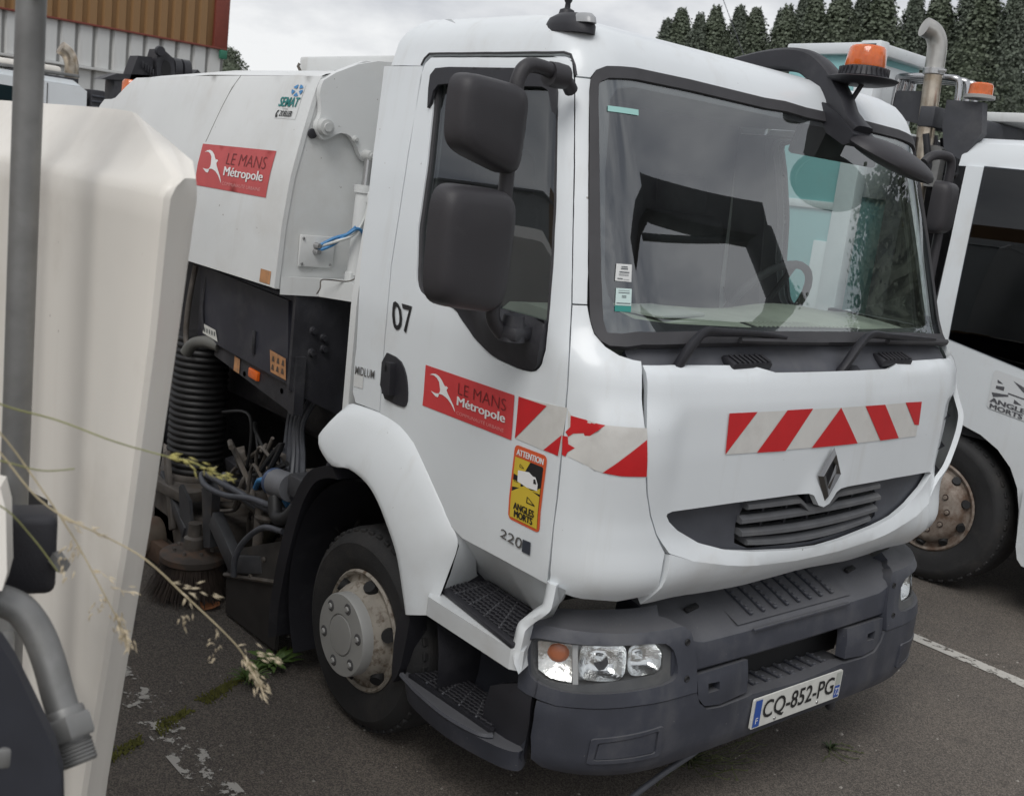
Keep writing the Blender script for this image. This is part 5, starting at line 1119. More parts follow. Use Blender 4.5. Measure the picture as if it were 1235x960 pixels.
# ------------------------------------------------------------------ suction hose: ribbed, upright
pr = []; z = .30
prof = [(.10, .40)]
for k in range(23):
    zz = .42+k*.031; prof += [(.126, zz), (.136, zz+.007), (.138, zz+.014), (.136, zz+.021), (.126, zz+.028)]
hose = lathe('suction_hose', [(r, z) for r, z in prof], (-2.98, -.90, 0), HOSE, truck, seg=36, ang=70)
lathe('hose_clamp', [(.142, 0), (.147, .01), (.147, .03), (.142, .04)], (-2.98, -.90, .41), GRIME, hose, seg=30)
box('hose_flange', (-2.90, -.98, .395), (.36, .24, .05), GRIME, truck, E(0, 0, 8), .006)
tube('vent_elbow', [(-2.60, -.99, 1.145), (-2.68, -1.02, 1.150), (-2.76, -1.045, 1.125), (-2.80, -1.06, 1.075)], .028, mat('vent_pipe', (.12, .12, .11), .5, var=.2), truck, curve=5, seg=14)
tube('thin_pipe', [(-2.84, -1.02, 1.48), (-2.87, -1.03, 1.30), (-2.88, -1.03, 1.15), (-2.85, -1.03, 1.08)], .013, GRIME, truck, curve=4, seg=8)
tube('thin_pipe', [(-2.74, -1.00, 1.48), (-2.745, -1.02, 1.32), (-2.72, -1.02, 1.20)], .010, SOOT, truck, curve=4, seg=8)
# ------------------------------------------------------------------ brush assembly and running gear clutter
bc = Vector((-2.52, -1.09, .19))
def rustdisc(): return mat('rusty_disc', (.085, .07, .06), .7, var=.3, vscale=9, dirt=(.15, .08, .045), dirt_scale=9, dirt_lo=.45, dirt_hi=.7, bump=.2, bscale=50)
br = lathe('side_brush', [(0, .03), (.05, .03), (.135, .014), (.148, .004), (.148, -.022), (.135, -.03), (.08, -.03)], bc, rustdisc(), truck, seg=40)
V = []; F = []; rnd = random.Random(3)
for k in range(1500):
    a = rnd.uniform(0, 2*math.pi); r0 = rnd.uniform(.06, .142); sp = rnd.uniform(.01, .06)+(r0-.08)*.5; zb = .003+rnd.uniform(0, .03)
    p = bc+Vector((r0*math.cos(a), r0*math.sin(a), -.03)); e = Vector((bc.x+(r0+sp)*math.cos(a+rnd.uniform(-.12, .12)), bc.y+(r0+sp)*math.sin(a+rnd.uniform(-.12, .12)), zb))
    t = Vector((-math.sin(a), math.cos(a), 0))*.0018; i = len(V); V += [p-t, p+t, e+t, e-t]; F.append((i, i+1, i+2, i+3))
o = mesh('bristles', V, F, mat('bristle', (.05, .036, .028), .8, var=.4, vscale=15), br); o['kind'] = 'stuff'
ARMM = mat('arm_paint', (.060, .062, .068), .5, var=.25, vscale=8, dirt=(.10, .08, .06), dirt_scale=9, dirt_lo=.55, dirt_hi=.8)
lathe('brush_motor', [(.045, 0), (.045, .05), (.03, .06), (.03, .12), (.0, .12)], bc+Vector((0, 0, .03)), GRIME, br, seg=20)
prism('bracket_plate', [(-2.66, .20), (-2.52, .21), (-2.60, .42), (-2.70, .47), (-2.72, .45)], lambda x, z: (x, -1.09, z), lambda x, z: (x, -1.075, z), ARMM, truck)
prism('brush_yoke', [(-2.46, .24), (-2.40, .26), (-2.41, .52), (-2.47, .55), (-2.52, .50)], lambda x, z: (x, -1.07, z), lambda x, z: (x, -1.03, z), ARMM, truck)
def beam(name, a, b, w, h, m, parent=truck, bev=.006):
    a, b = Vector(a), Vector(b); d = b-a; bm = bmesh.new(); add_box(bm, (0, 0, 0), (d.length, w, h), None, bev)
    q_ = d.to_track_quat('X', 'Z').to_matrix().to_4x4()
    for v in bm.verts: v.co = (a+b)/2+(q_ @ v.co)
    return bmobj(name, bm, m, parent)
beam('brush_arm', (-2.38, -1.06, .405), (-2.13, -1.07, .275), .05, .085, ARMM)
beam('brush_arm', (-2.16, -1.07, .270), (-1.93, -1.04, .345), .05, .075, ARMM)
beam('cross_link', (-2.75, -.95, .40), (-2.05, -.80, .56), .045, .06, GRIME)
beam('cross_link', (-2.55, -.70, .62), (-1.85, -.72, .55), .05, .07, SOOT)
tube('hydraulic_ram', [(-2.35, -.98, .53), (-2.03, -.96, .49)], .025, GRIME, truck, seg=12)
tube('hydraulic_ram', [(-2.20, -.90, .36), (-2.03, -.88, .60)], .045, mat('olive_grime', (.07, .065, .045), .6, var=.3), truck, seg=14)
tube('pivot_pin', [(-2.03, -1.03, .38), (-2.03, -1.03, .57)], .022, GRIME, truck, seg=12)
lathe('pivot_ring', [(.0, 0), (.05, 0), (.055, .012), (.05, .026), (0, .026)], (-2.02, -1.0, .51), GRIME, truck, seg=20)
for k, P in enumerate(([(-2.46, -1.06, .56), (-2.43, -1.10, .60), (-2.30, -1.10, .605), (-2.15, -1.08, .60), (-1.98, -1.04, .58), (-1.85, -1.00, .60)],
        [(-2.46, -1.05, .57), (-2.48, -1.09, .585), (-2.38, -1.12, .565), (-2.22, -1.10, .565), (-2.05, -1.07, .60), (-1.90, -1.03, .60)],
        [(-2.40, -1.02, .60), (-2.30, -1.06, .575), (-2.18, -1.05, .58), (-2.02, -1.02, .56), (-1.86, -.97, .56)],
        [(-2.34, -1.0, .54), (-2.15, -1.0, .53), (-1.95, -.98, .52), (-1.80, -.95, .55)])):
    tube('hydraulic_hose', P, .014, CABLE, truck, curve=7, seg=8)
tube('hydraulic_hose', [(-1.72, -1.09, .565), (-1.85, -1.11, .54), (-1.98, -1.12, .44), (-2.04, -1.125, .34), (-2.05, -1.12, .26)], .013, CABLE, truck, curve=7, seg=8)
tube('blue_hose', [(-2.18, -.98, .60), (-2.11, -1.0, .655), (-2.02, -1.0, .67), (-1.95, -.98, .635), (-1.90, -.97, .60)], .013, BLUEC, truck, curve=7, seg=8)
for k in range(5):
    x = -2.18+k*.03; tube('cable_loom', [(x*.55-1.0+.03*k, -.80, 1.05), (x+.03, -.86, .92), (x+.05+.01*k, -.88, .78), (x+.09+.02*k, -.92, .66), (x+.05*k, -.93, .58)], .012, CABLE, truck, curve=5, seg=7)
for k in range(6): tube('chain_link', [(-2.26+.004*k, -.93, .52-.03*k), (-2.24, -.935, .50-.03*k), (-2.23+.004*k, -.93, .51-.03*k)], .004, GRIME, truck, seg=5)
# valve motor with grey cap by the mudguard
mt = tube('hydraulic_motor', [(-1.93, -1.02, .70), (-1.80, -1.02, .715)], .058, mat('motor_grey', (.17, .175, .19), .5, var=.2), truck, seg=20)
lathe('motor_cap', [(0, 0), (.05, 0), (.058, -.01), (.058, -.025)], (-1.93, -1.02, .70), mat('cap_blue', (.06, .09, .17), .4), mt, axis='x', seg=18)
box('motor_block', (-1.72, -1.0, .74), (.14, .10, .09), ARMM, mt, bev=.01)
tube('motor_hose', [(-1.86, -1.06, .66), (-1.80, -1.08, .60), (-1.72, -1.08, .62), (-1.68, -1.06, .68)], .028, HOSE, truck, curve=5)
# rubber-skirted splash box behind the mudguard
sb = prism('splash_box', [(-2.24, .20), (-2.14, .345), (-1.77, .505), (-1.77, .33), (-2.24, .185)], lambda x, z: (x, -1.06, z), lambda x, z: (x, -.80, z), mat('splash_steel', (.055, .052, .05), .55, var=.3, dirt=(.11, .09, .07), dirt_lo=.5, dirt_hi=.75), truck)
prism('rubber_skirt', [(-2.24, .185), (-1.765, .325), (-1.765, .03), (-2.225, .015)], lambda x, z: (x, -1.058, z), lambda x, z: (x, -1.042, z), mat('skirt_rubber', (.030, .026, .024), .75, var=.3, vscale=6), sb)
tube('skirt_strip', [(-2.24, -1.066, .19), (-1.766, -1.066, .328)], .010, GRIME, sb, seg=6)
for x, z in ((-2.10, .30), (-1.90, .38), (-2.0, .27)): lathe('box_bolt', [(0, -.012), (.010, -.012), (.012, -.002)], (x, -1.062, z), GRIME, sb, axis='y', seg=8)
# gearbox, suction head and other dark bulk under the body
box('suction_head', (-2.90, -.75, .17), (.55, .62, .22), GRIME, truck, bev=.03)
lathe('head_roller', [(0, -.05), (.09, -.05), (.10, -.03), (.10, .03), (.09, .05), (0, .05)], (-2.98, -1.10, .12), mat('roller_tan', (.16, .13, .10), .7, var=.3, dirt=(.14, .06, .04), dirt_lo=.4, dirt_hi=.6), truck, axis='y', seg=24)
box('guide_shoe', (-2.88, -1.11, .09), (.34, .06, .10), mat('shoe_rust', (.12, .075, .05), .75, var=.35, vscale=8, bump=.2), truck, E(0, 0, 4), .01)
prism('shoe_bracket', [(-3.05, .14), (-2.80, .14), (-2.86, .26), (-3.0, .42), (-3.06, .44)], lambda x, z: (x, -1.06, z), lambda x, z: (x, -1.04, z), GRIME, truck)
box('gearbox', (-1.75, -.15, .70), (.7, .5, .5), SOOT, truck, bev=.08, seg=3)
box('air_tank', (-2.3, -.25, .60), (.5, .35, .35), SOOT, truck, bev=.1, seg=3)
tube('silencer', [(-1.62, -.62, .80), (-2.0, -.60, .78)], .10, SOOT, truck, seg=18)
tube('brake_pipe', [(-1.55, -.80, 1.05), (-1.70, -.84, .95), (-1.78, -.86, .80), (-1.72, -.88, .70)], .02, SOOT, truck, curve=5)
tube('brake_pipe', [(-1.62, -.78, 1.08), (-1.62, -.80, .9), (-1.66, -.85, .72)], .016, CABLE, truck, curve=5)
box('far_side_tank', (-2.55, .75, .62), (1.0, .35, .5), SOOT, truck, bev=.05)
box('subframe', (-3.1, 0, .95), (2.3, 1.5, .22), SOOT, truck, bev=.02)
prism('tank_end_label', [(-2.36, .905), (-2.22, .935), (-2.17, .93), (-2.17, .86), (-2.22, .845), (-2.30, .855)], lambda x, z: (x, -.70, z), lambda x, z: (x, -.69, z), mat('pale_card', (.42, .38, .32), .7), truck)
for k in range(44):
    rr = random.Random(100+k); x, y, z = rr.uniform(-2.7, -1.75), rr.uniform(-.96, -.75), rr.uniform(.30, .72)
    if k % 3 == 0: box('clutter_bracket', (x, y, z), (rr.uniform(.05, .12), rr.uniform(.03, .06), rr.uniform(.04, .12)), [GRIME, SOOT, ARMM][k % 2], truck, E(rr.uniform(-30, 30), rr.uniform(-40, 40), rr.uniform(-30, 30)), .005)
    else:
        P = [(x+rr.uniform(-.16, .16)+j*.03, y+rr.uniform(-.05, .03), z+rr.uniform(-.14, .14)) for j in range(4)]
        tube('loose_hose', P, rr.uniform(.007, .014), [CABLE, HOSE, GRIME][k % 3], truck, curve=6, seg=7)

box('rear_skirt', (-3.78, -.70, .92), (1.30, .10, 1.10), SOOT, truck, bev=.02)
box('rear_skirt', (-3.25, .10, .72), (.10, 1.6, .80), SOOT, truck, bev=.02)
beam('head_link', (-3.02, -1.04, .42), (-2.62, -1.08, .26), .04, .06, ARMM)
beam('head_link', (-2.95, -1.06, .56), (-2.78, -1.08, .22), .025, .05, GRIME)
for k in range(7):
    a = 2*math.pi*k/7; lathe('disc_bolt', [(0, .014), (.008, .013), (.009, 0)], bc+Vector((.085*math.cos(a), .085*math.sin(a), .022)), GRIME, br, seg=8)
# ------------------------------------------------------------------ refuse truck alongside
t2 = thing('refuse_truck', 'white refuse truck with black tinted cab window, rusty wheel and turquoise body beside the sweeper', 'truck')
YS = 2.80
def S2F(x, z):
    # tumblehome above the waist
    y = YS+.0+.10*max(0, (z-1.45)/1.1)**1.3+.03*max(0, (.9-z)/.5)*0
    return (x, y, z)
XR, XFR = -1.275, .42
cab_o = [(XR-.02, 1.02), (XR, 1.42), (XR-.012, 2.00), (XR-.03, 2.43), (.05, 2.43), (.20, 2.0), (.34, 1.5), (.42, 1.3), (.42, .42), (-.54, .42), (-.565, .60), (-.60, .72), (-.66, .82), (-.75, .90), (-.86, .955), (-.98, .985), (-1.10, .995), (-1.22, .985), (XR-.02, .975)]
w2 = [(-1.155, 1.452), (-1.175, 2.0), (-1.195, 2.432), (.0, 2.40), (.12, 2.0), (.22, 1.45), (.24, 1.30), (-.40, 1.312)]
panel('cab_side', S2F, cab_o, WHITE, t2, holes=[w2], step=.06, th=.03)
panel('cab_window', S2F, inset(w2, -.004), DARKG, t2, step=.08, th=0, off=.004)
panel('window_seal', S2F, w2, RUBBER, t2, holes=[inset(w2, .012)], step=.05, th=.01, off=-.002)
# waist crease: a slightly raised lower door skin following the arch line
low_o = [(-1.29, 1.21), (-.95, 1.215), (-.55, 1.16), (-.30, 1.10), (.42, 1.08), (.42, .80), (-.64, .80), (-.68, .86), (-.75, .915), (-.86, .965), (-.98, .992), (-1.10, 1.000), (-1.22, .99), (-1.29, .975)]
panel('lower_door_skin', S2F, low_o, WHITE, t2, step=.05, th=.02, off=-.012, flip=1)
prism('front_skirt', chaikin([(-.555, .79), (.40, .79), (.42, .30), (-.46, .30), (-.52, .36), (-.54, .55)], 1), lambda x, z: (x, YS-.035, z), lambda x, z: (x, YS+.12, z), WHITE, t2)
# roof, back, far side, front
rs = [(YS+.105, 2.43), (YS+.115, 2.50), (YS+.15, 2.565), (YS+.22, 2.60), (YS+1.1, 2.62), (YS+1.98, 2.60), (YS+2.09, 2.5), (YS+2.10, 2.43)]
V = []; xs = [(-1.36, -.035), (-1.345, -.012), (-1.30, 0), (-.1, 0), (.06, -.03), (.12, -.09)]
for x, dz in xs: V += [(x, y, z+dz*max(0, (z-2.43)/.17)) for y, z in rs]
mesh('cab_roof', V, [(i*8+j, i*8+j+1, (i+1)*8+j+1, (i+1)*8+j) for i in range(len(xs)-1) for j in range(7)]+[tuple(range(8)), tuple((len(xs)-1)*8+j for j in range(8))], WHITE, t2, autos=R_(32))
prism('cab_back', [(YS+.01, .7), (YS+.01, 1.45), (YS+.11, 2.43), (YS+2.09, 2.43), (YS+2.19, 1.45), (YS+2.19, .7)], lambda y, z: (-1.30, y, z), lambda y, z: (-1.27, y, z), mat('dark_cab_lining', (.05, .05, .055), .8), t2)
panel('cab_side', lambda x, z: (x, YS*2+2.2-S2F(x, z)[1], z), cab_o, WHITE, t2, step=.12, th=.03)
prism('cab_front', [(YS+.02, .4), (YS+.02, 1.3), (YS+2.18, 1.3), (YS+2.18, .4)], lambda y, z: (.40, y, z), lambda y, z: (.44, y, z), WHITE, t2)
mesh('cab_windscreen', [(.42, YS+.03, 1.3), (.42, YS+2.17, 1.3), (.06, YS+2.08, 2.43), (.06, YS+.12, 2.43)], [(0, 1, 2, 3)], DARKG, t2)
box('cab_bumper', (.40, YS+1.1, .52), (.16, 2.2, .42), PLAST, t2, bev=.03)
box('cab_seat', (-.75, YS+.5, 1.55), (.18, .5, .9), INTD, t2, bev=.05)
box('cab_dashboard', (.05, YS+1.1, 1.35), (.4, 2.0, .3), INTD, t2, bev=.05)
box('cab_floor', (-.45, YS+1.1, .95), (1.6, 2.1, .06), INTD, t2)
# blind-spot sticker in grey
q2 = [(-.86, 1.335), (-.60, 1.300), (-.60, 1.085), (-.86, 1.115)]
s2 = decal('blind_spot_sticker', S2F, rrect(q2, .08, .85), mat('sticker_film', (.66, .68, .69), .4), t2, off=.006, flip=-1) if False else decal('blind_spot_sticker', S2F, rrect(q2, .08, .85), mat('sticker_film', (.66, .68, .69), .4), t2, off=.004, flip=1)
GI = mat('grey_ink', (.10, .10, .11), .5)
for P in (((.05, .42), (.42, .50), (.42, .46), (.10, .32)), ((.12, .62), (.30, .66), (.30, .56), (.12, .55)), ((.46, .88), (.98, .74), (.98, .60), (.70, .70)), ((.40, .52), (.98, .52), (.98, .55), (.40, .55)), ((.12, .78), (.26, .72), (.14, .70)), ((.56, .44), (.74, .36), (.56, .34))):
    decal('sticker_pictogram', S2F, [bil(q2, a, b) for a, b in P], GI, s2, off=.006, flip=1)
lettering('lettering', 'ANGLES', S2F, sub(q2, .06, .95, .18, .30), GI, s2, off=.007, strike=.012, flip=1)
lettering('lettering', 'MORTS', S2F, sub(q2, .08, .80, .03, .145), GI, s2, off=.007, strike=.012, flip=1)
make_wheel((-1.10, YS+.045, .465), .465, .265, .28, t2, holes=10, rim_m=RUSTRIM, hub=False)
for k in range(10):
    a = 2*math.pi*k/10; p = (-1.10+.14*math.cos(a), YS+.045, .465+.14*math.sin(a))
    lathe('stud_hole', [(0, -.048), (.018, -.048), (.021, -.040)], p, mat('rust_dark', (.045, .03, .024), .8), t2, axis='y', seg=14)
    lathe('wheel_nut', [(0, -.058), (.012, -.058), (.013, -.046)], p, RUSTRIM, t2, axis='y', seg=6)
make_wheel((-4.2, YS+.045, .465), .465, .265, .28, t2, holes=10, rim_m=RUSTRIM, hub=False)
make_wheel((-1.10, YS+2.15, .465), .465, .265, .28, t2, sgn=1, holes=10, rim_m=RUSTRIM, hub=False)
make_wheel((-4.2, YS+2.15, .465), .465, .265, .28, t2, sgn=1, holes=10, rim_m=RUSTRIM, hub=False)
V = []; 
for k in range(25):
    a = R_(-6+k*8.4); V += [(-1.10+.53*math.cos(a), YS+.03, .47+.53*math.sin(a)), (-1.10+.53*math.cos(a), YS+.6, .47+.53*math.sin(a))]
mesh('arch_liner', V, [(2*i, 2*i+1, 2*i+3, 2*i+2) for i in range(24)], BLACK, t2, smooth=True)
box('chassis', (-2.6, YS+1.1, .75), (5.6, .9, .25), SOOT, t2)
# exhaust stack
ex = tube('exhaust_stack', [(-1.62, YS+.16, 2.05), (-1.63, YS+.16, 2.50), (-1.66, YS+.16, 2.98)], .052, EXH, t2, seg=22)
tube('stack_tip', [(-1.66, YS+.16, 2.96), (-1.665, YS+.16, 3.08), (-1.672, YS+.15, 3.14), (-1.69, YS+.12, 3.185), (-1.72, YS+.07, 3.205)], .056, mat('stack_tip_steel', (.50, .49, .46), .35, metal=.85, var=.2), ex, curve=5, seg=22)
lathe('stack_clamp', [(.058, 0), (.062, .004), (.062, .034), (.058, .038)], (-1.66, YS+.16, 2.945), STEEL, ex, seg=22)
box('clamp_bolt', (-1.59, YS+.13, 2.965), (.05, .02, .02), STEEL, ex)
prism('stack_bracket', [(-1.60, 2.30), (-1.50, 2.30), (-1.50, 2.52), (-1.54, 2.54), (-1.60, 2.54)], lambda x, z: (x, YS+.14, z), lambda x, z: (x, YS+.20, z), GALV, t2)
# frame and hydraulics between cab and body
DKF = mat('dark_frame', (.052, .054, .062), .5, var=.2, vscale=6, dirt=(.10, .10, .105), dirt_scale=5, dirt_lo=.5, dirt_hi=.8)
fr_ = prism('headboard_frame', [(YS+.10, .9), (YS+.10, 2.58), (YS+2.1, 2.58), (YS+2.1, .9)], lambda y, z: (-1.66, y, z), lambda y, z: (-1.78, y, z), SOOT, t2)
prism('frame_bracket', [(-1.52, 2.80), (-1.30, 2.79), (-1.27, 2.62), (-1.36, 2.46), (-1.48, 2.52), (-1.52, 2.66)], lambda x, z: (x, YS+.12, z), lambda x, z: (x, YS+.18, z), DKF, t2)
prism('frame_bracket', [(-1.92, 2.86), (-1.72, 2.86), (-1.70, 2.66), (-1.92, 2.70)], lambda x, z: (x, YS+.22, z), lambda x, z: (x, YS+.27, z), DKF, t2)
box('cross_beam', (-1.62, YS+1.1, 2.70), (.10, 2.0, .12), DKF, t2, bev=.01)
box('rear_shelf', (-1.65, YS+1.5, 2.80), (.5, 1.2, .06), WHITE2, t2, bev=.01)
for k in range(3): tube('chrome_rail', [(-1.98, YS+.30+.08*k, 2.78), (-1.97, YS+.30+.08*k, 2.92), (-1.94, YS+.30+.08*k, 2.955), (-1.66, YS+.34+.10*k, 2.955), (-1.60, YS+.36+.10*k, 2.93), (-1.585, YS+.36+.1*k, 2.80)], .021, CHROME, t2, curve=5, seg=12)
for k in range(4): tube('hydraulic_pipe', [(-1.60, YS+.1+.1*k, 2.60), (-1.56, YS+.15+.1*k, 2.40), (-1.55, YS+.3, 2.25+.05*k), (-1.50, YS+.6, 2.20)], .02, SOOT, t2, curve=5, seg=8)
rb2 = lathe('cab_beacon', [(0, .066), (.055, .064), (.064, .056), (.068, .0)], (-1.345, YS+.16, 2.835), amber(), t2, seg=24)
lathe('beacon_ring', [(.07, .0), (.085, -.004), (.085, -.022), (.05, -.026)], (-1.345, YS+.16, 2.835), mat('beacon_grey', (.35, .35, .34), .4), rb2, seg=24)
# turquoise refuse body
TURQ = mat('turquoise_paint', (.28, .55, .56), .42, var=.05, vscale=2, dirt=(.30, .42, .42), dirt_scale=4, dirt_lo=.55, dirt_hi=.85)
body = box('refuse_body', (-2.30, YS+.30, 2.02), (.60, .56, 2.06), TURQ, t2, bev=.015)
box('rear_body', (-4.25, YS+1.1, 1.60), (3.30, 2.16, 1.55), WHITE2, t2, bev=.03)
box('headboard', (-2.30, YS+1.36, 1.75), (.55, 1.50, 1.80), WHITE2, t2, bev=.02)
box('body_front_post', (-2.00, YS+.03, 2.05), (.14, .10, 2.14), WHITE, body, bev=.01)
box('body_top_rail', (-2.28, YS+.03, 3.075), (.66, .10, .07), WHITE, body, bev=.01)
box('body_top_rail', (-1.985, YS+.30, 3.075), (.10, .60, .07), WHITE, body, bev=.01)
box('body_front_skin', (-1.992, YS+.32, 2.60), (.02, .44, .80), WHITE, body, bev=.004)
box('body_mid_rail', (-2.30, YS+.012, 2.12), (.60, .02, .05), WHITE, body, bev=.006)
box('body_panel', (-2.12, YS+.012, 1.45), (.12, .02, .9), WHITE, body, bev=.006)
tube('grab_rail', [(-1.90, YS-.02, 1.42), (-1.90, YS-.06, 1.44), (-1.78, YS-.08, 1.50), (-1.74, YS-.08, 1.42), (-1.73, YS-.06, 1.25)], .018, WHITE, t2, curve=4)

# ------------------------------------------------------------------ crane truck in front of the hall
t3 = thing('crane_truck', 'white truck with exhaust stack and folded black crane in front of the corrugated hall', 'truck', (-12, 0, 0))
X3 = 0.0
def L3(name, poly, x0, x1, m, parent=t3): return prism(name, chaikin(poly, 0), lambda y, z: (x0, y, z), lambda y, z: (x1, y, z), m, parent)
L3('cab_shell', [(-1.2, .7), (-1.25, 1.5), (-1.0, 2.50), (-.85, 2.56), (1.48, 2.535), (1.555, 2.49), (1.57, .7)], X3-2.2, X3, WHITE)
L3('cab_roof', [(-.9, 2.555), (-.75, 2.62), (1.40, 2.60), (1.50, 2.54)], X3-2.15, X3-.05, WHITE)
L3('cab_window', chaikin([(.30, 2.0), (.30, 2.44), (.93, 2.42), (.97, 2.38), (.97, 2.0)], 1), X3-.02, X3+.006, DARKG)
L3('cab_window', chaikin([(-.85, 1.9), (-.75, 2.44), (.16, 2.44), (.16, 1.9)], 1), X3-.02, X3+.006, DARKG)
box('door_seam', (X3+.002, 1.09, 2.15), (.01, .012, .75), mat('seam_dark', (.10, .10, .10), .8), t3)
box('roof_hatch', (X3-.8, .4, 2.70), (1.0, 1.9, .10), CREAM, t3, bev=.04)
box('hatch_rail', (X3-.3, .95, 2.665), (.06, 1.2, .04), GALV, t3)
box('cable_tray', (X3-.25, 1.1, 2.60), (.2, .8, .06), SOOT, t3)
vt = box('intake_column', (X3-.15, 1.69, 2.05), (.30, .18, .95), PLASTD, t3, bev=.02)
for k in range(9): box('intake_louvre', (X3+.005, 1.69, 2.45-k*.065), (.02, .15, .022), PLAST, vt, E(0, 0, 0), .004)
tube('exhaust_stack', [(X3-.5, 1.52, 2.2), (X3-.5, 1.525, 2.62), (X3-.5, 1.52, 2.82), (X3-.5, 1.47, 2.93), (X3-.5, 1.38, 2.985)], .085, EXH, t3, curve=5, seg=18)
box('truck_bed', (X3-1.1, 4.3, 1.25), (2.3, 4.6, .55), WHITE2, t3)
box('chassis', (X3-1.1, 2.5, .8), (1.0, 7.0, .25), SOOT, t3)
for y in (-.3, 3.6, 5.2):
    for s, xx in ((1, X3), (-1, X3-2.2)):
        w = lathe('wheel', [(0, .03), (.15, .03), (.18, -.05), (.27, -.06), (.28, .0), (.40, .02), (.48, 0), (.50, -.03), (.50, -.26), (.3, -.26)], (0, 0, 0), TYRE, t3, axis='x', seg=32)
        w.location = (xx, y, .50); w.scale = (s, 1, 1)
# crane: boom, rings and rams piled above the bed
cr = box('crane_column', (X3-1.0, 2.35, 2.2), (.35, .35, 1.2), SOOT, t3, bev=.03)
L3('crane_knuckle', [(2.36, 2.72), (2.42, 2.92), (2.47, 3.07), (2.66, 3.08), (2.68, 2.95), (2.60, 2.74)], X3-1.1, X3-.8, PLASTD)
for k in range(5): box('valve_lever', (X3-.75, 2.52+k*.035, 2.96-.02*k), (.03, .02, .09), PLASTD, t3, E(0, 0, 0), .005)
L3('crane_boom', [(2.72, 2.80), (2.70, 3.08), (2.73, 3.20), (2.82, 3.18), (2.94, 3.10), (2.98, 2.80)], X3-1.1, X3-.75, SOOT)
lathe('crane_pin', [(0, .05), (.06, .05), (.07, 0)], (X3-.74, 2.73, 3.17), PLASTD, t3, axis='x', seg=14)
L3('boom_recess', chaikin([(2.78, 2.86), (2.77, 3.00), (2.81, 3.08), (2.90, 3.02), (2.90, 2.86)], 1), X3-.76, X3-.742, BLACK)
for y in (3.02, 3.15): lathe('crane_drum', [(0, .06), (.12, .06), (.16, .05), (.16, -.05), (.12, -.06), (0, -.06)], (X3-.9, y, 2.97), SOOT, t3, axis='y', seg=24)
L3('crane_foot', [(2.0, 2.70), (3.45, 2.84), (3.43, 2.92), (3.30, 3.02), (3.20, 2.90), (2.2, 2.80)], X3-1.1, X3-.8, SOOT)

# ------------------------------------------------------------------ loader crane across the yard (shows mirrored in the windscreen)
lc = thing('loader_crane', 'raised black loader crane across the yard, mirrored in the windscreen', 'crane', (4.75, 7.7, 0))
def lcp(p): return Vector(p)-Vector((4.75, 7.7, 0))
box('base', (0, 0, .45), (1.6, 1.2, .9), SOOT, lc, bev=.05)
o = tube('column', [(0, 0, .8), (0, -.02, 4.0), (-.2, -.05, 6.1)], [.30, .26, .30], SOOT, lc, seg=14)
beam('boom', lcp((4.40, 7.75, 6.15)), lcp((5.45, 5.85, 6.78)), .36, .52, SOOT, lc, .03)
beam('stick', lcp((5.40, 6.0, 6.70)), lcp((7.4, 3.2, 6.6)), .30, .34, SOOT, lc, .03)
tube('ram', [lcp((4.6, 7.4, 6.05)), lcp((6.0, 5.0, 6.35))], .05, SOOT, lc, seg=12)
# ------------------------------------------------------------------ machine housing close to the camera
m1 = thing('tank_machine', 'cream plastic machine housing with galvanised pipes and grass stalks beside the sweeper', 'machine', (-.6, -2.3, 0))
OX, OY = .6, 2.3
def W3(p): return (p[0]+OX, p[1]+OY, p[2])
# shell: side face y=-2.5, sloping shoulder above, chamfered front corner
yo = -2.50
rows = [  # z, x where the face ends, x of the end face's far edge (y = -2.42)
    (.42, .00, -.045), (.80, .087, .022), (1.38, .232, .160), (1.72, .293, .226), (1.90, .312, .256), (1.940, .318, .264), (1.958, .316, .262), (1.972, .308, .256)]
V = []; F = []
def rowpts(z, xe, xn):
    d = {1.958: .008, 1.972: .024}.get(z, 0); y = -2.50+d
    return [(-3.2, y, z), (-2.0, y, z), (-1.0, y, z), (-.3, y, z), (xe-.12, y, z), (xe-.02, y+.001, z), (xe-.004, y+.006, z), (xe-.002, y+.016, z), (xn+.012, -2.438, z), (xn+.002, -2.42, z), (xn-.03, -2.406, z), (xn-.52, -2.2, z), (xn-1.0, -2.02, z), (-3.2, -2.0, z)]
for r in rows: V += rowpts(*r)
V += [(-3.2, -2.42, 2.069), (-2.0, -2.42, 2.070), (-1.0, -2.42, 2.070), (-.3, -2.42, 2.071), (-.08, -2.42, 2.070), (-.03, -2.42, 2.068), (.0, -2.42, 2.065), (.03, -2.42, 2.055), (.13, -2.415, 2.026), (.22, -2.41, 1.998), (.20, -2.40, 1.995), (-.26, -2.2, 1.98), (-.74, -2.02, 1.97), (-3.2, -2.0, 1.97)]
nc = 14; nr = len(rows)+1
F = [(i*nc+j, i*nc+(j+1) % nc, (i+1)*nc+(j+1) % nc, (i+1)*nc+j) for i in range(nr-1) for j in range(nc)]
F += [tuple(range(nc)), tuple((nr-1)*nc+j for j in range(nc))]
o = mesh('housing', [W3(v) for v in V], F, CREAM, m1, autos=R_(45))
for x in (-.2, -2.6):
    for y in (-2.35, -1.95): box('support_foot', W3((x, y, .21)), (.12, .10, .42), SOOT, m1, bev=.01)
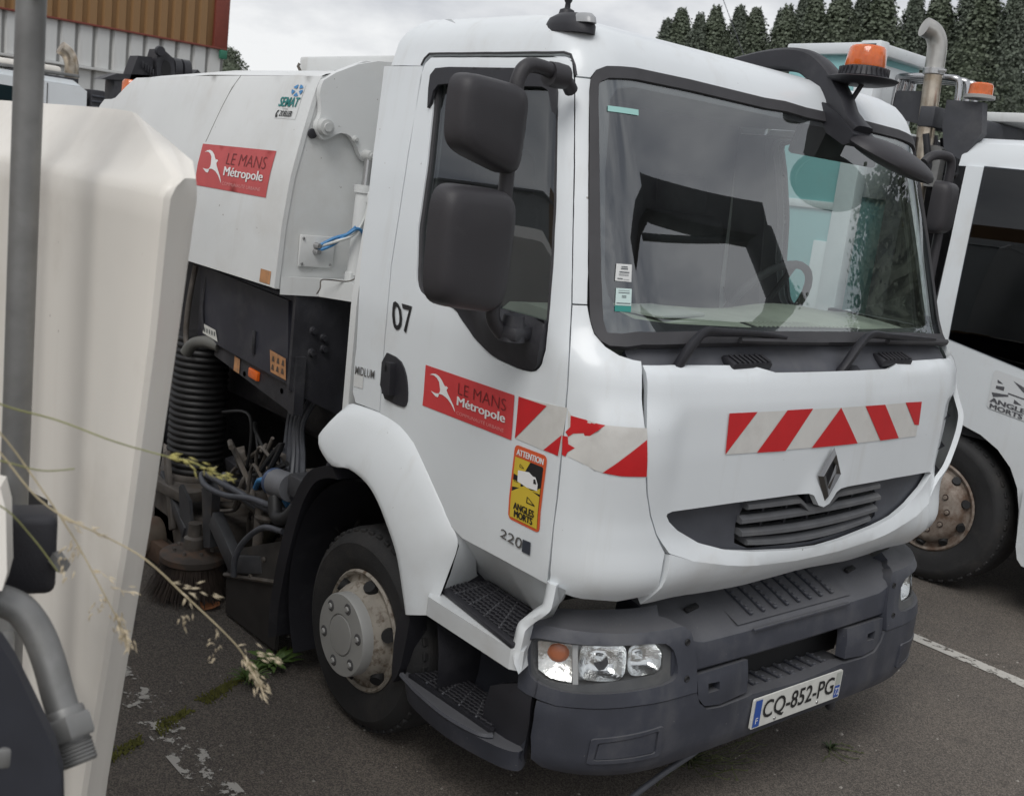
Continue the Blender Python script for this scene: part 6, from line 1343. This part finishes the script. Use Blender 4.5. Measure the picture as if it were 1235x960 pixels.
# upright galvanised post
post = tube('galvanised_post', [W3(p) for p in ((.05, -2.62, .42), (.058, -2.62, 1.4), (.068, -2.62, 2.42))], .0225, GALV, m1, seg=24)
tube('galvanised_post', [W3(p) for p in ((-.20, -2.64, .42), (-.17, -2.64, 2.42))], .020, GALV, m1, seg=20)
tube('top_rail', [W3(p) for p in ((-.17, -2.62, 2.245), (.068, -2.62, 2.245), (.16, -2.61, 2.235), (.20, -2.59, 2.24), (.22, -2.50, 2.26))], .021, GALV, m1, curve=5, seg=18)
yaw = math.degrees(math.atan2(.48, -1.62))
cb = box('clamp_block', W3((.305, -2.674, 1.402)), (.07, .088, .125), PLASTD, m1, E(0, 0, yaw), .014, 3)
lathe('clamp_bolt', [(0, .02), (.012, .02), (.014, -.01)], W3((.352, -2.640, 1.395)), GALV, cb, axis='x', seg=6)
box('pipe_slot', W3((-.22, -2.500, 1.285)), (.16, .010, .055), BLACK, m1, E(0, -8, 0), .003)
PP = [(0.375, -2.80, 1.372), (0.389, -2.744, 1.366), (0.397, -2.724, 1.361), (0.408, -2.704, 1.347), (0.427, -2.688, 1.318), (0.449, -2.678, 1.28), (0.471, -2.672, 1.241), (0.491, -2.666, 1.21)]
pipe = tube('outlet_pipe', [W3(p) for p in PP], .0225, GALV, m1, curve=5, seg=20)
d = Vector((.037, .010, -.057)).normalized(); c0 = Vector(W3((.489, -2.6665, 1.213)))
def along(name, prof, seg):
    V, F = lathe_geo(prof, (0, 0, 0), 'z', seg); q_ = d.to_track_quat('Z', 'Y').to_matrix(); return mesh(name, [q_ @ Vector(v)+c0 for v in V], F, GALV, pipe, autos=R_(30))
along('union_collar', [(0, -.012), (.026, -.012), (.028, -.006), (.028, .006), (0, .006)], 24)
along('hexagon_union', [(.0, 0), (.034, 0), (.037, .005), (.037, .028), (.034, .033), (0, .035)], 6)
along('threaded_end', [(.0, .034), (.024, .033)]+[x for k in range(6) for x in ((.024, .036+k*.005), (.026, .0385+k*.005))]+[(.023, .068), (.019, .068), (.017, .05), (0, .05)], 24)
FP_ = [(0.478, -2.796, 1.388), (0.505, -2.761, 1.349), (0.52, -2.749, 1.326), (0.551, -2.731, 1.277), (0.584, -2.714, 1.229), (0.606, -2.709, 1.196), (0.641, -2.716, 1.14), (.70, -2.74, .42), (.58, -2.88, .42), (0.46, -2.90, 1.40)]
n_ = len(FP_); bk = Vector((-.022, .010, .004))
mesh('mud_flap', [W3(p) for p in FP_]+[tuple(Vector(W3(p))+bk) for p in FP_], [tuple(range(n_)), tuple(range(2*n_-1, n_-1, -1))]+[(i, (i+1) % n_, n_+(i+1) % n_, n_+i) for i in range(n_)], mat('flap_blue_black', (.022, .024, .032), .5, var=.2), m1, autos=R_(40))
CP_ = [(0.382, -2.776, 1.541), (0.395, -2.736, 1.531), (0.406, -2.731, 1.502), (0.435, -2.735, 1.422), (0.443, -2.743, 1.399), (0.432, -2.80, 1.392), (.37, -2.83, 1.54)]
n_ = len(CP_); bk = Vector((-.05, .022, 0))
mesh('side_cap', [W3(p) for p in CP_]+[tuple(Vector(W3(p))+bk) for p in CP_], [tuple(range(n_)), tuple(range(2*n_-1, n_-1, -1))]+[(i, (i+1) % n_, n_+(i+1) % n_, n_+i) for i in range(n_)], CREAM, m1, autos=R_(40))
beam('cap_strut', W3((.40, -2.80, 1.45)), W3((.05, -2.64, 1.42)), .02, .03, GALV, m1)
beam('flap_strut', W3((.54, -2.76, 1.20)), W3((.05, -2.62, 1.15)), .02, .03, GALV, m1)
# ------------------------------------------------------------------ corrugated hall behind
hall = thing('corrugated_hall', 'long hall clad in brown and white corrugated sheets behind the trucks', 'building', (-30, 0, 0))
BROWN = mat('brown_cladding', (.27, .155, .065), .55, var=.12, vscale=1.5, dirt=(.22, .12, .05), dirt_scale=1, dirt_lo=.4, dirt_hi=.8, stretch=(1, 1, .15))
RTRIM = mat('russet_trim', (.20, .045, .03), .5, var=.1)
HWHITE = mat('white_cladding', (.60, .61, .60), .5, var=.05, vscale=2, dirt=(.42, .40, .37), dirt_scale=1.2, dirt_lo=.5, dirt_hi=.85, stretch=(1, 1, .2))
HGROOVE = mat('cladding_groove', (.26, .26, .25), .6)
YE = 11.66; NP = 34; PW = .475
box('wall_core', (-.30, YE-10, 3.8), (.5, 20.0-.02, 7.6), HGROOVE, hall, bev=.01)
def shared(name, me_src, parent, loc):
    o = bpy.data.objects.new(name, me_src.data); COL.objects.link(o); o.parent = parent; o.location = loc; return o
def trap(name, w, h, d, m):   # trapezoid sheet rib standing proud of the wall
    V = []
    for z in (0, h): V += [(0, -w/2, z), (d, -w/2+d*.6, z), (d, w/2-d*.6, z), (0, w/2, z)]
    return mesh(name, V, [(0, 1, 5, 4), (1, 2, 6, 5), (2, 3, 7, 6), (4, 5, 6, 7), (0, 3, 2, 1)], m, hall)
up = trap('cladding_panel', PW-.07, 1.10, .07, HWHITE); up.location = (-.05, YE-.30, 3.77)
lo_ = trap('cladding_panel', PW-.07, 3.62, .06, HWHITE); lo_.location = (-.05, YE-.30, .06)
bw = trap('cladding_rib', .30, 2.75, .09, BROWN); bw.location = (.0, YE-.75, 4.90)
for k in range(1, NP):
    shared('cladding_panel', up, hall, (-.05, YE-.30-k*PW, 3.77)); shared('cladding_panel', lo_, hall, (-.05, YE-.30-k*PW, .06))
for k in range(1, 44): shared('cladding_rib', bw, hall, (.0, YE-.75-k*.40, 4.90))
box('upper_sheet', (-.03, YE-10.0, 6.28), (.08, 19.6, 2.75), BROWN, hall, bev=.005)
box('corner_trim', (.03, YE-.20, 6.30), (.20, .44, 2.8), RTRIM, hall, bev=.01)
box('drip_rail', (.06, YE-10, 4.885), (.14, 20.0, .05), RTRIM, hall, bev=.005)
box('ledge_rail', (.08, YE-10, 3.72), (.20, 20.0, .07), HWHITE, hall, bev=.01)
prism('roof', [(-10, 7.6), (10.2, 7.6), (10.2, 7.9), (-10, 8.1)], lambda y, z: (.2, YE-10+y, z), lambda y, z: (-18, YE-10+y, z), HGROOVE, hall)
box('hall_side', (-9.2, YE-.1, 3.8), (17.6, .2, 7.6), HWHITE, hall, bev=.01)
bx2 = box('alarm_box', (.15, YE-.12, 4.72), (.15, .22, .26), mat('green_box', (.03, .16, .10), .5), hall, bev=.03)
# second hall on the near side of the yard: seen mirrored in the sweeper's door glass
hall2 = thing('grey_hall', 'pale grey corrugated hall mirrored in the door window of the sweeper', 'building', (-22, -17, 0))
GC = mat('grey_cladding', (.42, .43, .43), .5, var=.06, vscale=2)
V = []; F = []
n = 120
for k in range(n+1):
    x = -24+48*k/n
    for z in (0, 5.4): V.append((x, .10 if k % 2 else 0, z))
F = [(2*i, 2*i+2, 2*i+3, 2*i+1) for i in range(n)]
mesh('corrugated_wall', V, F, GC, hall2)
prism('roof', [(-24, 5.4), (24, 5.4), (24, 5.6), (-24, 5.6)], lambda x, z: (x, .3, z), lambda x, z: (x, -14, z+.8), mat('roof_sheet', (.20, .20, .21), .6), hall2)
box('brown_annex', (14, -2.0, 3.2), (10, 4.5, 6.4), BROWN, hall2)

# ------------------------------------------------------------------ trees
LEAF = [mat('poplar_leaf_dark', (.088, .108, .078), .6, var=.35, vscale=.8), mat('poplar_leaf', (.105, .128, .085), .6, var=.35, vscale=.8)]
BARK = mat('bark', (.10, .085, .065), .85, var=.3, vscale=6)
def foliage(rnd, n, H, rad, base, ls, shape):
    V = []; F = []
    # clumps give gaps and light/dark masses
    clumps = []
    for k in range(int(n/26)):
        t = rnd.random()**.9; z = base+(H-base)*t; r = rad*shape(t); a = rnd.uniform(0, 6.283); q = math.sqrt(rnd.random())
        clumps.append((r*q*math.cos(a), r*q*math.sin(a), z))
    for cx, cy, cz in clumps:
        cr = rnd.uniform(.30, .62)
        for j in range(26):
            d = Vector((rnd.gauss(0, 1), rnd.gauss(0, 1), rnd.gauss(0, 1.5)))*cr*.55; p = Vector((cx, cy, cz))+d
            nn = Vector((rnd.gauss(0, 1), rnd.gauss(0, 1), rnd.gauss(.6, .8))).normalized(); t = nn.orthogonal().normalized(); t.rotate(Matrix.Rotation(rnd.uniform(0, 6.28), 3, nn)); b = nn.cross(t)
            s = ls*rnd.uniform(.5, 1.1); i = len(V); V += [p-t*s*.5, p+b*s*.38, p+t*s*.6, p-b*s*.38]; F.append((i, i+1, i+2, i+3))
    return V, F
LEAN = Vector((-.64, -.76, 0)) * math.tan(R_(5))
_crowns = {}
def crown_mesh(kind, var, n, ls, leaf):
    """unit tree (height 1 x radius 1 scaled later): trunk, limbs and crown meshes shared by look-alikes"""
    key = (kind, var)
    if key in _crowns: return _crowns[key]
    H, rad = {'poplar': (12.5, 1.15), 'bush': (7., 3.0), 'tree': (10., 2.6)}[kind]
    rnd = random.Random(500+var*7+len(kind)); seed = var
    pts = [Vector((0, 0, H*.96*k/6))+LEAN*H*.96*k/6+Vector((rnd.uniform(-.1, .1), rnd.uniform(-.1, .1), 0))*(k > 0) for k in range(7)]
    tv, tf = tube_geo(pts, [.22*(1-.93*k/6)+.01 for k in range(7)], 8)
    V0 = []; F0 = []
    for k in range(16):
        f = rnd.uniform(.12, .85); a = rnd.uniform(0, 6.28); p = Vector((0, 0, H*f))+LEAN*H*f; L = rad*rnd.uniform(.8, 1.3)*(1-f*.5)
        e_ = p+Vector((math.cos(a)*L*.55, math.sin(a)*L*.55, L*1.2)); V_, F_ = tube_geo([p, p.lerp(e_, .5)+Vector((0, 0, -.1)), e_], [.05, .035, .01], 5)
        o_ = len(V0); V0 += V_; F0 += [tuple(i+o_ for i in f_) for f_ in F_]
    if kind == 'poplar': sh = lambda f: (.62+.48*math.sin(math.pi*min(1, f*.72+.14)))*max(.05, 1-max(0, f-.58)/.45)**.62
    else: sh = lambda f: (.40+.70*math.sin(math.pi*min(1, (f+.08)*.90))**.7)*(1-.70*max(0, f-.70)/.30)
    V = []; F = []; lob = [(rnd.uniform(0, 6.28), rnd.random(), rnd.uniform(.18, .42)) for _ in range(26)]
    def R0(a, f):
        r = sh(f)
        for la, lf, lr in lob:
            d = (math.cos(a-la)-1)*1.6-((f-lf)*9)**2*.5; r += lr*.55*math.exp(d*1.8)*sh(f)
        return r*rad*.86
    for k in range(n):
        f = rnd.random()**.85; a = rnd.uniform(0, 6.283); r = R0(a, f)*(.55+.50*rnd.random()**.5)*(1+.12*rnd.gauss(0, 1)); z = H*(.04+.96*f)
        p = Vector((r*math.cos(a), r*math.sin(a), z+rnd.gauss(0, .12)))+LEAN*z
        nn = Vector((math.cos(a)+rnd.gauss(0, .7), math.sin(a)+rnd.gauss(0, .7), rnd.gauss(.5, .7))).normalized(); t_ = nn.orthogonal().normalized(); t_.rotate(Matrix.Rotation(rnd.uniform(0, 6.28), 3, nn)); b_ = nn.cross(t_)
        s = ls*rnd.uniform(.5, 1.15); i = len(V); V += [p-t_*s*.5, p+b_*s*.4, p+t_*s*.6, p-b_*s*.4]; F.append((i, i+1, i+2, i+3))
    nz, na = 44, 22; o0 = len(V)
    for i in range(nz+1):
        f = i/nz; z = H*(.04+.95*f)
        for k in range(na):
            a = 6.2832*k/na; r = R0(a, f)*(.70+.16*pnoise(Vector((math.cos(a)*2.6+seed*5, math.sin(a)*2.6, z*1.6)))+rnd.uniform(-.07, .07))*(1-.6*max(0, f-.85)/.15)
            V.append(Vector((r*math.cos(a), r*math.sin(a), z+rnd.uniform(-.05, .05)))+LEAN*z)
    F += [(o0+i*na+k, o0+i*na+(k+1) % na, o0+(i+1)*na+(k+1) % na, o0+(i+1)*na+k) for i in range(nz) for k in range(na)]
    ms = []
    for nm, v, f, m in (('trunk', tv, tf, BARK), ('limbs', V0, F0, BARK), ('crown', V, F, leaf)):
        me = bpy.data.meshes.new(nm); me.from_pydata([tuple(q) for q in v], [], f); me.materials.append(m); ms.append((nm, me))
    _crowns[key] = (H, rad, ms); return _crowns[key]
def poplar(x, y, H, rad, seed, label, group, n=9000, leaf=None, ls=.16, name='poplar_tree', cat='tree', kind='poplar', nvar=4):
    t = thing(name, label, cat, (x, y, 0), group); H0, r0, ms = crown_mesh(kind, seed % nvar, n, ls, leaf or LEAF[seed % 2])
    for nm, me in ms:
        o = bpy.data.objects.new(nm, me); link(o, t); o.scale = (rad/r0, rad/r0, H/H0)
        if nm == 'limbs': o['kind'] = 'stuff'
    return t
tops = [(-43.69, 45.32, 11.94), (-42.96, 45.88, 12.58), (-36.37, 39.82, 11.04), (-35.86, 40.65, 11.46), (-39.96, 47.02, 12.82), (-38.43, 46.98, 12.63), (-37.22, 47.09, 12.61), (-34.55, 44.58, 12.18), (-35.88, 47.31, 13.29), (-35.31, 47.74, 13.48), (-34.4, 48.09, 13.0), (-31.48, 44.97, 12.85), (-32.25, 47.74, 13.14), (-31.12, 48.04, 13.51), (-31.85, 51.48, 14.3), (-32.03, 54.54, 14.95), (-30.61, 54.84, 15.03), (-27.66, 51.83, 14.29), (-26.31, 51.42, 14.27)]
for i, (x, y, H) in enumerate(tops):
    b = Vector((x, y, 0))-LEAN*H*1.0
    poplar(b.x, b.y, H*1.02, (1.25, 1.5, 1.1, 1.35)[i % 4]*(1 if i < 10 else 1.2), 40+i, 'slender dark green poplar in the tall row beyond the refuse truck', 'poplars in a row beyond the yard', n=15000, ls=.15)
for i, (x, y, H, r) in enumerate(((-23.5, 43, 7.2, 3.0), (-19.5, 43.5, 6.6, 2.8), (-28, 43.5, 6.8, 3.0), (-33, 43, 6.2, 3.0), (-15.8, 42.5, 7.2, 3.0))):
    poplar(x, y, H, r, 80+i, 'broad green bush growing at the foot of the poplar row', 'bushes below the poplars', n=14000, leaf=LEAF[1], ls=.18, name='broad_bush', cat='bush', kind='bush', nvar=2)
poplar(-37.0, 15.6, 5.6, 1.4, 95, 'small green tree peeping past the corner of the corrugated hall', None, n=6000, leaf=LEAF[1], ls=.18, name='small_tree', kind='tree', nvar=1)
# trees across the yard that show only as reflections in the windscreen
for i, (x, y, H) in enumerate(((7.5, 20, 10.5), (14.5, 24, 12.5), (2.8, 23, 10.0))):
    poplar(x, y, H, 2.1, 60+i, 'leafy tree across the yard mirrored in the windscreen', 'trees mirrored in the windscreen', n=9000, ls=.20, name='yard_tree', kind='tree', nvar=1)
# overhead wire
tag(tube('overhead_wire', [(-24.5, 24.2, 12.5), (-22.91, 25.61, 8.72), (-22.0, 26.4, 6.6), (-21.2, 27.1, 4.9)], .012, CABLE, seg=5, curve=3), 'thin dark overhead wire coming down in front of the poplars', 'wire')

# ------------------------------------------------------------------ plants and litter
STRAW = mat('straw', (.52, .44, .28), .7, var=.25, vscale=20); STRAWG = mat('green_straw', (.30, .30, .12), .7, var=.25, vscale=15); SEED = mat('seed_head', (.60, .51, .36), .8, var=.25, vscale=40)
GREEN = mat('weed_green', (.10, .17, .04), .6, var=.3, vscale=25); MOSS = mat('moss', (.13, .13, .03), .9, var=.4, vscale=30)
ST = {'A': [[0.576, -2.843, 1.704], [0.576, -2.788, 1.635], [0.584, -2.73, 1.561], [0.612, -2.626, 1.496], [0.632, -2.563, 1.433], [0.656, -2.504, 1.369], [0.655, -2.475, 1.328], [0.658, -2.45, 1.281]],
 'B': [[0.57, -2.843, 1.728], [0.562, -2.785, 1.691], [0.557, -2.715, 1.666], [0.557, -2.645, 1.635], [0.555, -2.582, 1.612], [0.552, -2.526, 1.593], [0.55, -2.474, 1.567]],
 'C': [[0.573, -2.843, 1.714], [0.57, -2.787, 1.658], [0.574, -2.737, 1.583], [0.579, -2.696, 1.514], [0.584, -2.663, 1.448], [0.582, -2.637, 1.396], [0.577, -2.617, 1.351]],
 'D': [[0.593, -2.838, 1.643], [0.579, -2.788, 1.625], [0.568, -2.736, 1.605], [0.552, -2.69, 1.599]],
 'E': [[0.606, -2.849, 1.593], [0.595, -2.791, 1.573], [0.591, -2.75, 1.525], [0.587, -2.717, 1.475]]}
LBL = {'A': 'long straw-coloured grass stalk with seed tufts hanging past the edge of the cream housing', 'B': 'greenish grass stalk with yellow ear in front of the ribbed hose', 'C': 'pale grass stalk with fluffy drooping ear over the cream housing', 'D': 'short green grass blade crossing the galvanised post', 'E': 'thin green grass stem bending over the clamp block'}
def spike(V, F, p, d, L, w):
    d = d.normalized(); t = d.orthogonal().normalized(); b = d.cross(t); i = len(V)
    V += [p, p+d*L*.4+t*w, p+d*L*.4+b*w, p+d*L*.4-t*w, p+d*L*.4-b*w, p+d*L]
    F += [(i, i+1, i+2), (i, i+2, i+3), (i, i+3, i+4), (i, i+4, i+1), (i+5, i+2, i+1), (i+5, i+3, i+2), (i+5, i+4, i+3), (i+5, i+1, i+4)]
for j, k in enumerate('ABCDE'):
    P = [Vector(p) for p in ST[k]]; base = Vector((.50-.03*j, -3.02-.02*j, 0))
    g = thing('grass_stalk', LBL[k], 'grass', base)
    pts = [Vector((0, 0, 0)), Vector((.01, .03, .6)), Vector((.02, .06, 1.2)), P[0]-base+Vector((0, -.06, .015))]+[p-base for p in P]
    cp_ = catmull(pts, 6); m_ = {'A': STRAW, 'C': STRAW}.get(k, STRAWG); n = len(cp_)
    tube('stem', cp_, [.0016*(1-.5*i/n) for i in range(n)], m_, g, seg=6)
    rnd = random.Random(11+j); V = []; F = []
    if k in 'AC':
        for bi, (f0, L, ang) in enumerate(((.70, .07, 1), (.74, .06, -1), (.80, .07, -1), (.84, .06, 1), (.93, .05, 0)) if k == 'A' else ((.66, .06, 1), (.72, .07, -1), (.78, .06, 1), (.84, .05, -1), (.92, .05, 0), (.70, .05, -1))):
            i0 = int(f0*(n-1)); p0 = cp_[i0]; d0 = (cp_[min(i0+3, n-1)]-cp_[i0]).normalized(); sd_ = Vector((.55, .65, .05))*ang+Vector((0, 0, .25))
            dd = (d0*.8+sd_*.7).normalized()
            for q in range(15): 
                t = rnd.random(); p = p0+dd*L*t+Vector((rnd.gauss(0, 1), rnd.gauss(0, 1), rnd.gauss(0, 1)))*.0035*(.4+math.sin(3.1*t)); spike(V, F, p, dd+Vector((rnd.gauss(0, .3), rnd.gauss(0, .3), rnd.gauss(0, .3))), .013, .0012)
    if k in 'ABC':
        for q in range(42):
            f0 = (.88+.12*rnd.random()) if k != 'B' else (.80+.20*rnd.random()); x = f0*(n-1); i0 = min(int(x), n-2); p = cp_[i0].lerp(cp_[i0+1], x-i0); d0 = (cp_[i0+1]-cp_[i0]).normalized()
            spike(V, F, p+Vector((rnd.gauss(0, 1), rnd.gauss(0, 1), rnd.gauss(0, 1)))*.0035, d0+Vector((rnd.gauss(0, .35), rnd.gauss(0, .35), rnd.gauss(0, .35))), .015, .0015)
    if V: tag(mesh('seed_head', V, F, SEED if k != 'B' else mat('seed_yellow', (.50, .45, .16), .8, var=.25, vscale=40), g), kind='stuff')
def weed(name, label, c, n, R0, h, m, seed, w=.009, cat='weed'):
    rnd = random.Random(seed); g = thing(name, label, cat, c); V = []; F = []
    for k in range(n):
        a = rnd.uniform(0, 6.28); L = R0*rnd.uniform(.5, 1); H = h*rnd.uniform(.4, 1); d = Vector((math.cos(a), math.sin(a), 0)); t = Vector((-d.y, d.x, 0)); ww = w*rnd.uniform(.6, 1.3); i = len(V)
        for f in (0, .3, .6, .85, 1): 
            p = d*L*f+Vector((0, 0, H*math.sin(f*1.9)+.002)); s = ww*(math.sin(.35+f*2.75)); V += [p-t*s, p+t*s]
        F += [(i+2*q, i+2*q+1, i+2*q+3, i+2*q+2) for q in range(4)]
    mesh('leaves', V, F, m, g); return g
weed('roadside_weed', 'low green weed with broad leaves sprouting from the crack behind the wheel', (-1.70, -1.10, 0), 26, .13, .05, GREEN, 5, .016)
weed('roadside_weed', 'small tuft of bright green blades in the asphalt crack beside the grass ear', (-1.60, -1.25, 0), 60, .10, .06, GREEN, 6, .004)
def twiggy(label, c, seed, R0, n, hh):
    g = weed('dry_weed', label, c, 24, R0*.4, .03, mat('weed_dark', (.035, .055, .018), .7), seed, .004); rnd = random.Random(seed+1); V = []; F = []
    for k in range(n):
        a = rnd.uniform(-1.2, 2.4); p = Vector((0, 0, .01)); pts = [p]
        for j in range(5): p = p+Vector((math.cos(a), math.sin(a), rnd.uniform(-.3, hh)))*R0*.25; a += rnd.uniform(-.5, .5); pts.append(Vector((p.x, p.y, max(.008, p.z))))
        V_, F_ = tube_geo(pts, .0018, 4); o = len(V); V += V_; F += [tuple(i+o for i in f) for f in F_]
        for q in pts[2:]: spike(V, F, q, Vector((rnd.gauss(0, 1), rnd.gauss(0, 1), .4)), .014, .003)
    mesh('stems', V, F, mat('dry_green', (.075, .085, .035), .8, var=.3), g)
twiggy('straggly green weed growing under the number plate', (-.34, -.10, 0), 21, .22, 22, .9)
twiggy('thin creeping weed under the right tow cover of the bumper', (-.12, .50, 0), 31, .10, 6, .2)
rnd = random.Random(9); V = []; F = []
for k in range(2600):
    t = rnd.random(); c = Vector((-1.18-.62*t, -2.15+1.17*t, 0))+Vector((rnd.gauss(0, .012+.02*pnoise(Vector((t*9, 0, 0)))), rnd.gauss(0, .018), 0))
    if pnoise(Vector((c.x*9, c.y*9, 3))) < -.32: continue
    d = Vector((rnd.gauss(0, .5), rnd.gauss(0, .5), 1)); spike(V, F, c, d, rnd.uniform(.006, .018), .0035)
tag(mesh('moss', V, F, MOSS), 'yellow-green moss filling the long crack in the asphalt', None, kind='stuff')
rnd = random.Random(17); V = []; F = []
for k in range(420):
    x, y = rnd.uniform(-2.6, 1.6), rnd.uniform(-2.3, 2.4); s = rnd.uniform(.002, .006)*(1.6 if k % 9 == 0 else 1); i = len(V)
    V += [(x-s, y-s*.7, .0), (x+s, y-s, .0), (x+s*.8, y+s, .0), (x-s, y+s*.8, .0), (x, y, s*1.1)]; F += [(i, i+1, i+4), (i+1, i+2, i+4), (i+2, i+3, i+4), (i+3, i, i+4)]
tag(mesh('loose_grit', V, F, mat('grit', (.30, .28, .25), .8, var=.4, vscale=3)), 'loose pale grit scattered over the asphalt', None, kind='stuff')
# fallen leaf
P = [(0, -.05), (.025, -.03), (.045, .0), (.03, .03), (.0, .055), (-.03, .03), (-.042, 0), (-.025, -.03)]
V = [(x, y, .010+.25*abs(x)+.004*math.sin(y*60)) for x, y in P]+[(0, 0, .006)]
lf = thing('fallen_leaf', 'single curled orange-brown leaf lying on the asphalt in front of the brush', 'leaf', (-2.33, -1.085, 0))
o = mesh('leaf_blade', V, [(i, (i+1) % 8, 8) for i in range(8)], mat('dead_leaf', (.30, .12, .05), .7, var=.3, vscale=20), lf); o.rotation_euler = (0, 0, .7); o.scale = (1.1, 1.1, 1.1)
